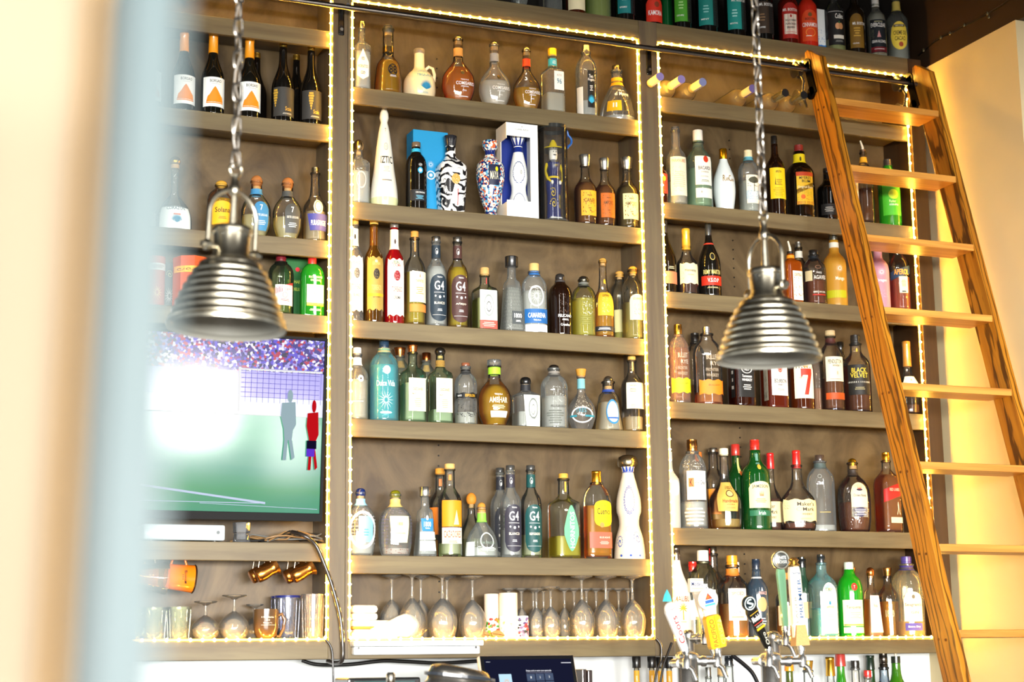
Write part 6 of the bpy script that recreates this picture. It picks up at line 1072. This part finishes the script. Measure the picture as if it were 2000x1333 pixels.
def blob(name, label, px, py, rx, rz, ry, m, cat, taper=0, sb=.02, rot=0):
    c = at(px, py, D + sb); n, k = 24, 12; v = []; f = []
    for i in range(k + 1):
        ph = math.pi * i / k
        for j in range(n):
            th = 2 * math.pi * j / n; x = -math.cos(ph); q = math.sin(ph) * (1 + taper * x); v.append((x * rx, q * math.cos(th) * ry, q * math.sin(th) * rz + (.12 * rz * math.sin(th * 3 + x * 4)) * q))
    for i in range(k):
        for j in range(n): f.append((i*n+j, i*n+(j+1) % n, (i+1)*n+(j+1) % n, (i+1)*n+j))
    o = mesh(name, v, f, m, None, True); o.location = c; o.rotation_euler = (0, rot, 0); return tag(o, label, cat)
q = blob('white_scoop', 'large glossy white rounded scoop lying before the stacked towels', 765, 1222, .10, .034, .028, 'c#f6f2ea', 'scoop', .65, .032, -.18); q.location.z = z6 + .037
soft('paper_stack', 'stack of white printed paper with small red mark at the front left', xw(688, 1240, D + .01), xw(775, 1240, D + .01), D + .004, D + .03, z6, z6 + .024, '#f6efe2', 'paper', bev=.002)
# white drawer unit screwed under the shelf
a = at(688, 1262, D - .03); b = at(941, 1262, D - .03); zt_, zm_, zb2 = at(700, 1252, D - .05).z, at(700, 1264, D - .05).z, at(700, 1280, D - .03).z
dw = empty('white_drawer_unit', (a.x, D - .03, zb2), 'flat white console fixed to the front of the centre bottom shelf', 'console'); Wd = b.x - a.x
MB().box(.006, Wd - .006, .0, .0295, .0, zm_ - zb2, .004).build('fascia', 'k#eef2f2', dw)
MB().box(0, Wd, -.02, .0295, zm_ - zb2 + .001, zt_ - zb2, .003).build('top_rail', 'k#e4eae8', dw)
for x in (.022, Wd - .022): MB().lathe([(0, .004), (.002, .004)], 12, (x, 0, .022), Matrix.Rotation(math.radians(90), 3, 'X').to_4x4()).build('screw', 'm#6a6a6a', dw)

# gift boxes, jars and tubes
def gbox(name, label, px0, px1, side, topy, shelf, sb, m, cat='box', group=None):
    Y = D + sb; x0, x1 = at(px0, topy + 40, Y).x, at(px1, topy + 40, Y).x; zs = SHELF_Z[shelf]; z1 = at((px0 + px1) / 2, topy, Y).z
    r = empty(name, (x0, Y, zs), label, cat, group); return r, x1 - x0, side, z1 - zs
r, w, d, h = gbox('gift_box', 'bright blue cardboard box behind the dark domed bottle', 807, 875, .075, 256, 's2', .105, None)
MB().box(0, w, 0, d, 0, h, .001).build('carton', '#1a8cc0', r)
art('emblem', [('@burst', w * .5, h * .60, .03, .032, '#dfe8ec'), ('@disc', w * .5, h * .475, .034, .034, '#dfe8ec'), ('@disc', w * .5, h * .475, .026, .026, '#3a90b8'), ('@disc', w * .5, h * .475, .012, .012, '#f4f8f8')], plane((0, 0, 0), (1, 0, 0), (0, 0, 1)), r)
# white windowed box with a pottery bottle standing inside
r, w, d, h = gbox('gift_box', 'tall white display box with a window, holding a blue and white bottle', 989, 1050, .10, 242, 's2', .012, None)
MB().box(0, w, d - .003, d, 0, h).build('back_panel', '#142a7a', r); MB().box(0, w, 0, d, 0, .004).box(0, w, 0, d, h - .004, h).build('end_panels', '#eef0ee', r)
MB().box(w - .003, w, 0, d, 0, h).build('right_panel', '#eef0ee', r)
MB().box(0, w, -.001, .002, h * .86, h).box(0, w, -.001, .002, 0, h * .17).box(w * .76, w, -.001, .002, h * .17, h * .86).build('front_frame', '#f2f4f2', r)
MB().box(-.001, .002, 0, d, h * .83, h).box(-.001, .002, 0, d, 0, h * .15).box(-.001, .002, d * .55, d, h * .15, h * .83).build('left_frame', '#ece0cc', r)
art('lettering', [('CLASE AZUL', w * .5, h * .935, .055, .006, '#8a8e8c'), ('@crown', w * .5, h * .97, .007, .006, '#8a8e8c'), ('@lines2', w * .5, h * .08, .06, .005, '#c0c4c2')], plane((0, -.0012, 0), (1, 0, 0), (0, 0, 1)), r)
PB = r
bottle(T, 1013, 262, 45, 's2', 'hour', 'c#e8ece8', None, None, [('band', .775, .86, 1, 'c#182c7c')], [('@garland', .0, .53, 1.5, .28, '#20357c'), ('@garland', .0, .20, 1.3, .2, '#20357c'), ('@burst', .25, .53, .4, .09, '#6a6a60'), ('@crown', 0, .92, 2.4, .15, '#182c7c')], 'blue and white pottery bottle standing inside the windowed box', sb=.022)
# clear tube with a costumed figure bottle
Y = D + .055; cx = at(1081, 340, Y).x; zs = SHELF_Z['s2']; Ht = at(1083, 249, Y).z - zs; R = .0545 * 1.0
tu = empty('display_tube', (cx, Y, zs), 'clear plastic tube around a costumed figure bottle', 'tube')
MB().lathe([(.002, R), (Ht - .012, R), (Ht - .012, R - .001), (.002, R - .001)], 36, caps=False).build('tube_wall', 'h#f4f6f4', tu, True)
MB().lathe([(Ht - .014, R + .001), (Ht, R + .001), (Ht, R - .004), (Ht - .014, R - .004)], 36, caps=False).build('top_rim', 'k#2a2c2a', tu, True); MB().lathe([(0, R + .001), (.006, R + .001)], 36).build('base', 'g#c9cfcf', tu, True)
MB().tube([(R * .98, -.01, Ht - .01)] + [(R + .018 * math.sin(t), -.01, Ht - .03 - .026 * (1 - math.cos(t)) * .8) for t in np.linspace(.3, 2.8, 9)] + [(R * .98, -.01, Ht - .082)], .0045, 8).build('rope_handle', 'k#1c5aa8', tu, True)
hf = Ht * .84; fgm = empty('figure_bottle', (cx, Y, zs + .008), 'figure bottle of a moustached man in navy suit and yellow sombrero, inside the tube', 'bottle')
NV, YL = 'c#16205a', 'c#d8bc1c'; g = lambda t: hf * t
MB().lathe([(0, .016), (g(.05), .017), (g(.3), .015), (g(.42), .020), (g(.48), .022)], 18, (.010, 0, 0)).lathe([(0, .016), (g(.05), .017), (g(.3), .015), (g(.42), .020), (g(.48), .022)], 18, (-.012, 0, 0)).build('trousers', NV, fgm, True)
MB().lathe([(g(.44), .024), (g(.50), .022), (g(.58), .019), (g(.66), .025), (g(.71), .027), (g(.74), .016), (g(.76), .010)], 22).build('jacket', NV, fgm, True)
MB().lathe([(g(.515), .0222), (g(.54), .0218)], 22).build('belt', YL, fgm, True)
MB().lathe([(g(.745), .011), (g(.77), .015), (g(.82), .0165), (g(.87), .016), (g(.90), .012)], 20).build('head', 'c#e8e4d8', fgm, True)
MB().lathe([(g(.875), .046), (g(.885), .048), (g(.895), .040), (g(.90), .018), (g(.955), .014), (g(1.0), .006)], 26).build('sombrero', YL, fgm, True)
MB().lathe([(g(.868), .046), (g(.872), .018)], 26).build('hat_underside', 'c#2a2a24', fgm, True)
for s in (-1, 1): MB().tube([(s * .026, 0, g(.70)), (s * .036, -.004, g(.60)), (s * .030, -.016, g(.50)), (s * .016, -.022, g(.46))], [.006, .0055, .005, .004], 8).build('arm', YL, fgm, True); MB().lathe([(0, .004), (.008, .006), (.014, .003)], 10, (s * .016, -.024, g(.435))).build('hand', 'c#e8e4d8', fgm, True); MB().box(s * .012 - .012, s * .012 + .012, -.026, .01, 0, .012, .004).build('shoe', 'c#d8d8d8', fgm)
fr = lambda u, v, k=0: [Vector((a_, -math.sqrt(max(1e-6, .0245 ** 2 - min(abs(a_), .024) ** 2)) - .0015, b_)) for a_, b_ in zip(u, v)]
art('ornament', [('@spiral', -.012, g(.33), .026, .05, YL), ('@spiral', -.010, g(.2), .026, .05, YL), ('@scroll', .016, g(.25), .012, .10, YL), ('@burst', 0, g(.69), .024, .034, YL)], fr, fgm)
art('face', [('@disc', -.006, g(.845), .004, .004, BK), ('@disc', .005, g(.845), .004, .004, BK), ('@bar', 0, g(.805), .012, .004, BK)], lambda u, v, k=0: [Vector((a_, -.0172, b_)) for a_, b_ in zip(u, v)], fgm)
# left bay: clay coloured drums and the green carton
def drum(name, label, px, w, topy, sb, n, m, items, cat='canister'):
    X, Y, zs, H, R = stand(px, topy, w, 'l4', sb); r = empty(name, (X, Y, zs), label, cat, 'decorated canisters'); MB().lathe([(0, R), (H - .004, R), (H, R * .97)], n).build('drum_body', m, r, n > 12)
    MB().lathe([(H - .02, R * 1.015), (H - .002, R * 1.015)], n).build('lid', m, r, n > 12)
    art('printed_pattern', items(H, R), lambda u, v, k=0: [Vector((R * 1.03 * math.sin(a_ / R), -R * 1.03 * math.cos(a_ / R) - .0004 * k, b_)) for a_, b_ in zip(u, v)], r)
drum('canister', 'rust-orange round canister with pale band beside the post', 304, 36, 503, .04, 24, '#b8502c', lambda H, R: [('@bar', 0, H * .78, R * 2.4, H * .14, '#dcd4cc'), ('@lines6', .0, H * .78, R * 1.6, H * .08, '#7a4a3a'), ('@burst', .0, H * .25, R * 1.2, H * .35, '#f0c070')])
drum('canister', 'grey canister with white scrollwork between the two rust ones', 328, 30, 516, .12, 24, '#6a6660', lambda H, R: [('@spiral', 0, H * .75, R, H * .2, '#c9c08a'), ('@burst', 0, H * .3, R * 1.3, H * .4, '#d8d4cc')])
drum('canister', 'large octagonal rust canister with yellow scroll band', 372, 70, 506, .035, 8, '#b84a1c', lambda H, R: [('@bar', 0, H * .72, R * 2.6, H * .13, '#e0a02c'), ('@scroll', 0, H * .72, R * 2.2, H * .10, '#6a2a10'), ('@burst', -R * .2, H * .3, R * 1.1, H * .5, '#d88a2c'), ('@burst', R * .6, H * .35, R * .4, H * .2, '#b8c83c')])
r, w, d, h = gbox('gift_box', 'dark green carton with red seal behind the green bottles', 555, 602, .06, 505, 'l4', .125, None)
MB().box(0, w, 0, d, 0, h, .001).build('carton', '#1a5a26', r); art('lettering', [('BUCHANANS', w * .55, h * .62, w * .8, .012, '#b8c84a'), ('DELUXE', w * .6, h * .50, w * .5, .012, '#b8c84a'), ('@disc', w * .55, h * .82, .016, .016, '#b81c2c')], plane((0, 0, 0), (1, 0, 0), (0, 0, 1)), r)
r, w, d, h = gbox('milk_carton', 'white and blue carton between the red and nut-label bottles', 1594, 1612, .05, 18, 's0', .08, None, 'carton')
MB().box(0, w, 0, d, 0, h, .001).build('carton', '#e8eef0', r); art('printed_pattern', [('@fleck', w * .5, h * .35, w * .9, h * .4, '#2a7ac0'), ('@bar', w * .5, h * .12, w, h * .16, '#2a7ac0')], plane((0, 0, 0), (1, 0, 0), (0, 0, 1)), r)

# bottles lying on their sides on the top shelf of the right bay
for i, (px, py, cc, ds) in enumerate(((1292, 165, '#8a7ab0', 'at the left light strip'), (1331, 168, '#8a7ab0', 'second from the left light strip'), (1370, 173, '#7a80a8', 'third from the left light strip'), (1473, 186, '#6a5a90', 'just left of the chain'), (1534, 188, '#141414', 'between the chain and the ladder'), (1568, 196, '#141414', 'against the ladder rail'))):
    yc = D - .085; X = at(px, py, yc).x; zs = SHELF_Z['r0']; R = .040
    r = empty('clear_bottle', (X, yc + .29, zs + R), 'clear bottle lying on its side ' + ds + (' with black cap' if i > 3 else ' with sealed cap'), 'bottle', 'bottles lying on the top shelf of the right bay', (math.radians(90), 0, .02 * (i % 3 - 1)))
    pf = prof_fn('std'); hs = np.linspace(0, .96, 18)
    MB().lathe([(h_ * .27, float(pf(h_)) * R) for h_ in hs], 26).build('glass_body', 'g#ece2b8', r, True)
    MB().lathe([(h_ * .27, float(pf(h_)) * R * .9) for h_ in np.linspace(.04, .7, 10)], 22).build('liquid', 'l#d8c88a', r, True)
    MB().lathe([(.205, R * .40), (.287, R * .40), (.29, R * .37)], 18).build('neck_sleeve', '#e8d8a0' if i < 4 else 'm#c8c0a0', r, True)
    MB().lathe([(.2895, R * .41), (.292, R * .41)], 18).build('cap', cc, r, True)
    MB().box(-.004, .004, -R * .43, -R * .39, .225, .288).build('seal_strip', cc if i < 4 else '#8a8060', r)

# ------------------------------------------------------------------ beer towers and handles
def col_px(name, label, px, w, topy, Y, group='beer towers'):
    X = at(px, topy + 40, Y).x; z1 = at(px, topy, Y).z; dp = proj((X, Y, z1))[2]; R = w * dp / F / 2
    r = empty(name, (X, Y, ZC), label, 'beer tower', group)
    H = z1 - ZC; MB().lathe([(0, R * 1.5), (.008, R * 1.5), (.014, R), (H - .03, R), (H - .028, R * 1.06), (H - .012, R * 1.06), (H - .006, R * .9), (H, R * .5)], 30).build('column', CHR, r, True)
    return r, R
YT = 4.9
t1, R1 = col_px('beer_tower', 'left front chrome beer tower', 1343, 42, 1272, YT); t2, R2 = col_px('beer_tower', 'left rear slimmer chrome beer tower', 1345, 23, 1231, YT + .16)
t3, R3 = col_px('beer_tower', 'right front chrome beer tower', 1506, 40, 1274, YT); t4, R4 = col_px('beer_tower', 'right rear slimmer chrome beer tower', 1511, 26, 1233, YT + .16)
def faucet(tw, px, py, Y, dirx):
    """shank, body and spout at a pixel; dirx: shank leaves the column towards +X or the camera"""
    c = at(px, py, Y); o = c - tw.location
    if dirx: pts = [Vector((o.x * .0, 0, o.z)), Vector((o.x, o.y, o.z))]
    else: pts = [Vector((o.x, 0, o.z)), Vector((o.x, o.y, o.z))]
    MB().tube([pts[0], pts[0].lerp(pts[1], .45), pts[0].lerp(pts[1], .5), pts[0].lerp(pts[1], .62), pts[0].lerp(pts[1], .64), pts[1]], [.013, .013, .017, .017, .011, .011], 14).build('shank', CHR, tw, True)
    b = MB().lathe([(-.020, .008), (-.016, .013), (.012, .014), (.016, .010), (.03, .008), (.032, .011), (.044, .011), (.046, .006)], 16, tuple(pts[1])).build('faucet_body', CHR, tw, True)
    s = pts[1]; MB().tube([s + Vector((0, 0, -.008)), s + Vector((.012, -.014, -.022)), s + Vector((.020, -.022, -.052))], [.009, .008, .007], 10).build('spout', CHR, tw, True)
def handle(name, label, base, top, w0, w1, Y, m, items, th=.018, tilt=0.0):
    b, t = at(base[0], base[1], Y), at(top[0], top[1], Y - tilt); ey = t - b; L = ey.length; dp = 5.3
    r = empty(name, tuple(b), label, 'beer tap', 'beer taps')
    a0, a1 = w0 * dp / F / 2, w1 * dp / F / 2; exv = Vector((ey.z, 0, -ey.x)).normalized(); nv = exv.cross(ey.normalized())  # towards the camera
    vs = []
    for s_, aa in ((0, a0), (.08, a0 * 1.1), (.92, a1), (1, a1 * .8)):
        for sx_, sy_ in ((-1, .6), (-.7, 1), (.7, 1), (1, .6), (1, -.6), (.7, -1), (-.7, -1), (-1, -.6)): vs.append(ey * s_ + exv * aa * sx_ + nv * th / 2 * sy_)
    fs = [tuple(range(7, -1, -1)), tuple(range(24, 32))] + [(i * 8 + k, i * 8 + (k + 1) % 8, i * 8 + 8 + (k + 1) % 8, i * 8 + 8 + k) for i in range(3) for k in range(8)]
    mesh('grip', vs, fs, m, r)
    en = ey.normalized(); MB().tube([-en * .028, -en * .014, -en * .013, Vector((0, 0, 0))], [.007, .007, .010, .010], 12).build('ferrule', CHR, r, True)
    f = lambda u, v, k=0: [exv * float(a_) + ey * float(b_) + nv * (th / 2 + .0012 + .0003 * k) for a_, b_ in zip(u, v)]
    if items: art('lettering', items, f, r)
    return r, exv, ey, nv, dp
def disc_on(h, s, rad, m, items, th=.014, nm='medallion'):
    r, exv, ey, nv, dp = h; c = ey * s; R = rad * dp / F; en = ey.normalized()
    Mx = Matrix((exv, en, nv)).transposed().to_4x4(); o = MB().lathe([(-th / 2, R * .94), (-th / 2 + .002, R), (th / 2 - .002, R), (th / 2, R * .94)], 28, tuple(c + nv * .004), Mx).build(nm, m, r, True)
    art('emblem', items(R), lambda u, v, k=0: [c + exv * float(a_) + en * float(b_) + nv * (th / 2 + .0052 + .0004 * k) for a_, b_ in zip(u, v)], o)
faucet(t1, 1341, 1296, YT - .09, False); faucet(t1, 1400, 1292, YT - .02, True); faucet(t2, 1376, 1248, YT + .10, True)
faucet(t3, 1502, 1292, YT - .09, False); faucet(t3, 1567, 1292, YT - .02, True); faucet(t4, 1534, 1251, YT + .10, True)
r2_ = math.pi / 2
h = handle('beer_tap', 'white tapered tap handle with red script and teal tip, leaning left', (1337, 1270), (1307, 1186), 14, 26, YT - .09, 'k#ece8e2', [('Coors', -.001, .48, .020, .62, '#a8242c', r2_), ('LIGHT', .008, .12, .008, .14, '#5a6a7a', r2_)], tilt=.03)
disc_on(h, .96, 13, 'k#e8e4e0', lambda R: [('Coors', 0, 0, R * 1.3, R * .5, '#a83a4a')])
rr, exv, ey, nv, dp = h; MB().lathe([(0, .016), (.020, .010), (.036, .001)], 6, tuple(ey * 1.12)).build('mountain_tip', 'k#4ac0cc', rr)
h = handle('beer_tap', 'white and gold tap handle with striped label head', (1376, 1222), (1360, 1150), 11, 20, YT + .10, 'k#f2ead8', [('Especial', .0, .4, .010, .5, '#c8a03c', r2_)], tilt=.02)
rr, exv, ey, nv, dp = h; o = MB().box(-.024, .024, -.011, .011, -.022, .022, .003).build('label_head', 'k#efe9da', rr); o.location = ey * 1.08
art('lettering', [('Modelo', 0, .004, .042, .014, '#2a3a6a'), ('@bar', 0, -.010, .044, .002, '#c8a03c'), ('@bar', 0, .016, .044, .002, '#c8a03c')], plane((0, -.0115, 0), (1, 0, 0), (0, 0, 1)), o)
h = handle('beer_tap', 'bright yellow block tap handle with embossed letters and round white medallion', (1402, 1266), (1388, 1203), 33, 33, YT - .02, 'k#ecb01c', [('PACIFICO', -.013, .48, .016, .84, '#8a5a10', r2_), ('CERVEZA', .013, .48, .014, .78, '#f4d060', r2_), ('@bar', 0, .5, .0015, .98, '#b8800c')], th=.04)
disc_on(h, 1.50, 22, 'k#f4f0ea', lambda R: [('@ring', 0, 0, R * 1.8, R * 1.8, '#d8c8a0'), ('@tri', 0, R * .3, R * .8, R * .6, '#d8442c'), ('@bar', 0, -R * .2, R * .9, R * .3, '#2a5aa0'), ('@bar', 0, -R * .5, R * 1.1, R * .2, '#4ac0d8'), ('@spiral', -R * .1, R * .2, R * .4, R * .4, '#e8b01c')])
h = handle('beer_tap', 'black tap handle with a round letter S medallion, leaning left', (1501, 1266), (1465, 1188), 13, 27, YT - .09, 'k#14120e', [('Modelo', 0, .76, .034, .13, WH), ('@bar', 0, .88, .036, .015, '#c8a02c'), ('@bar', 0, .64, .036, .02, '#b8382c'), ('NEGRA', 0, .58, .03, .04, '#c8c0a8'), ('@bar', 0, .52, .034, .05, '#e0b01c'), ('Oro', 0, .25, .012, .3, '#c9c4b4', r2_)], tilt=.03)
disc_on(h, 1.12, 15, 'k#101c22', lambda R: [('@ring', 0, 0, R * 1.8, R * 1.8, '#c9d0cc'), ('S', 0, 0, R * .9, R * 1.2, '#c9dcd8')])
h = handle('beer_tap', 'mirror green tapered tap handle under a round silver sign', (1534, 1226), (1524, 1112), 11, 20, YT + .10, 'k#7fb890', [], tilt=.0)
disc_on(h, 1.15, 20, 'm#c9ccc6', lambda R: [('WHITE', 0, R * .25, R * 1.2, R * .32, '#eef0ea'), ('NOISE', 0, -R * .2, R * 1.3, R * .32, '#eef0ea'), ('@ring', 0, 0, R * 1.9, R * 1.9, '#8a8a80')])
h = handle('beer_tap', 'cream tap handle with upright blue lettering and tan wedge foot', (1563, 1262), (1550, 1108), 26, 26, YT - .02, 'k#efe6d4', [('PREMIER', .007, .60, .013, .5, '#3a5a80', r2_), ('LAGER', -.011, .46, .009, .34, '#8a8a78', r2_), ('Norman', 0, .92, .03, .035, '#3a5a80')], th=.024)
rr, exv, ey, nv, dp = h; MB().add([ey * s_ + exv * a_ + nv * t_ for s_, w_ in ((-.0, .026), (.26, .017)) for a_, t_ in ((-w_, .017), (w_, .017), (w_, -.017), (-w_, -.017))], [(3, 2, 1, 0), (4, 5, 6, 7), (0, 1, 5, 4), (1, 2, 6, 5), (2, 3, 7, 6), (3, 0, 4, 7)]).build('wedge_foot', 'w#d8a468', rr)
MB().lathe([(0, .014), (.006, .020), (.014, .012), (.022, .018), (.030, .008)], 14, tuple(ey * 1.0)).build('finial', 'm#c8a868', rr, True)

# ------------------------------------------------------------------ register, card reader, dispenser
YM = 5.0
A0, A1 = at(936, 1283, YM + .1), at(1119, 1283, YM + .1); B0 = at(952, 1420, YM); 
ex = (A1 - A0); up = Vector((0, .34, .94)) ; up.normalize(); HH = .24; WW = ex.length; ex = Vector((1, 0, 0))
reg = empty('register_screen', (A0.x, A0.y - up.y * HH, A0.z - up.z * HH), 'black touch-screen register with cream edge and number keys', 'register')
nrm = ex.cross(up)   # facing the room
def quadbox(u0, u1, v0, v1, n0, n1): 
    P = lambda u, v, n: ex * u + up * v + nrm * n
    return [P(u0, v0, n0), P(u1, v0, n0), P(u1, v1, n0), P(u0, v1, n0), P(u0, v0, n1), P(u1, v0, n1), P(u1, v1, n1), P(u0, v1, n1)], [(3, 2, 1, 0), (4, 5, 6, 7), (0, 1, 5, 4), (1, 2, 6, 5), (2, 3, 7, 6), (3, 0, 4, 7)]
o = MB().add(*quadbox(-.004, WW + .004, 0, HH + .004, -.02, .0)).build('casing', 'k#d8c0a8', reg); md = o.modifiers.new('b', 'BEVEL'); md.width = .008; md.segments = 3
o = MB().add(*quadbox(.001, WW - .001, .002, HH, .0, .0025)).build('bezel', 'k#08080c', reg)
MB().add(*quadbox(.012, WW - .012, .01, HH - .012, .0025, .003)).build('display', emi('#14162a', .9), reg)
fp = lambda u, v, k=0: [ex * float(a_) + up * float(b_) + nrm * (.0034 + .0003 * k) for a_, b_ in zip(u, v)]
kk = [('Swipe card or enter your passcode', WW * .60, HH - .050, .085, .007, emi('#e8e8f0', 1)), ('@bar', WW * .60, HH - .0565, .085, .0008, emi('#8a8aa0', 1)), ('@lines1', .025, HH - .02, .016, .002, emi('#e8e8f0', 1)), ('@bar', WW - .03, HH - .025, .034, .0025, emi('#c8c8d0', 1)), ('@bar', .075, HH - .085, .042, .05, emi('#a8c8dc', 1)), ('@burst', .078, HH - .085, .028, .03, emi('#d8a03c', 1)), ('LIA', .078, HH - .10, .024, .008, emi('#c82c24', 1))]
for i in range(3):
    for j in range(3):
        kk.append(('@bar', WW * .60 + (i - 1) * .030, HH - .072 - j * .026, .028, .023, emi('#3f4a60', 1))); kk.append((str(1 + i + 3 * j), WW * .60 + (i - 1) * .030, HH - .072 - j * .026, .004, .007, emi('#ffffff', 1)))
art('screen_print', kk, fp, reg)
MB().tube([Vector((WW / 2, .03, 0)), Vector((WW / 2, .06, ZC + .005 - reg.location.z))], [.02, .03], 16).build('stand', 'k#c8b8a4', reg, True)
c = at(1141, 1325, 5.15); cr = empty('card_reader', (c.x, 5.15, ZC), 'small black card reader standing right of the register', 'card reader')
for dx in (-.012, .008): 
    o = MB().box(dx - .008, dx + .008, -.03, .03, .0, at(1141, 1308 + (0 if dx < 0 else 2), 5.15).z - ZC, .003).build('reader_body', 'k#2a1f1c', cr)
c = at(898, 1320, 4.62); ds = empty('steel_dispenser', (c.x, 4.62, ZC), 'round brushed steel dispenser with slanting lid in front of the register', 'dispenser')
zl = at(830, 1296, 4.62).z - ZC; zr = at(970, 1312, 4.62).z - ZC; Rr = .085; vs = []
n = 36
def slant(rad, off): return [(rad * math.cos(2 * math.pi * k / n), rad * .6 * math.sin(2 * math.pi * k / n), zl + (zr - zl) * (.5 + .5 * math.cos(2 * math.pi * k / n)) + off) for k in range(n)]
rings = [[(x, y, 0) for x, y, z in slant(Rr * 1.15, 0)], slant(Rr * 1.15, -.09), slant(Rr * 1.2, -.08), slant(Rr * 1.2, -.05), slant(Rr * 1.12, -.045), slant(Rr * 1.06, -.02), slant(Rr * .95, -.004), slant(Rr * .7, 0)]
vs = [p_ for g_ in rings for p_ in g_]; fs = [(i * n + k, i * n + (k + 1) % n, (i + 1) * n + (k + 1) % n, (i + 1) * n + k) for i in range(len(rings) - 1) for k in range(n)] + [tuple((len(rings) - 1) * n + k for k in range(n))]
o = mesh('steel_body', vs, fs, 'm#a8a49c', ds, True)
for off, m_ in ((-.030, 'k#2a2e34'), (-.058, 'k#1c1e22')):
    vs = slant(Rr * 1.215, off) + slant(Rr * 1.215, off + .008); mesh('dark_band', vs, [(k, (k + 1) % n, n + (k + 1) % n, n + k) for k in range(n)], m_, ds)
c = at(763, 1318, 4.75); kb = empty('knob_post', (c.x, 4.75, ZC), 'short steel post with rounded knob left of the dispenser', 'post'); h_ = at(763, 1314, 4.75).z - ZC
MB().lathe([(0, .02), (.004, .02), (.006, .006), (h_ - .03, .006)], 14).build('rod', CHR, kb, True); MB().lathe([(h_ - .032, .009), (h_ - .028, .0125), (h_ - .006, .0125), (h_, .008)], 16).build('knob', 'm#a8a294', kb, True)
a, b = at(680, 1327, 5.2), at(822, 1327, 5.2); pr_ = empty('receipt_printer', (a.x, 5.2, ZC), 'low dark receipt printer at the bottom edge, left of the steel dispenser', 'printer'); h_ = at(700, 1325, 5.2).z - ZC
MB().box(0, b.x - a.x, 0, .15, 0, h_, .006).build('case', 'k#1c1e20', pr_); MB().box(.02, b.x - a.x - .02, -.002, .02, h_ - .03, h_ - .01, .001).build('paper_slot', 'k#3a5a58', pr_)

# fairy lights on the dark side wall, above the cream wall
def onwall(px, py):
    d = M.T @ np.array([px - 1000.0, py - 666.5, F]); w = d * ((XR + .008) / d[0]); return Vector((w[0], w[1], w[2] + EYE))
pts = [onwall(*q) for q in ((1794, 108), (1806, 98), (1822, 84), (1842, 71), (1862, 63), (1884, 50), (1906, 40), (1934, 24), (1960, 8), (1985, -12))]
fl = empty('fairy_light_string', tuple(pts[0]), 'dark cable with tiny bulbs running up the brown side wall', 'string lights')
MB().tube([p_ - pts[0] for p_ in pts], .0035, 6).build('cable', 'k#17120d', fl, True)
for px, py in ((1806, 99), (1840, 74), (1858, 66), (1886, 50), (1931, 27), (1934, 34)):
    p_ = onwall(px, py) - pts[0]; MB().lathe([(-.008, .002), (-.006, .0055), (.004, .0065), (.010, .002)], 8, tuple(p_ + Vector((-.006, 0, 0)))).build('bulb', 'm#c9b890', fl, True)
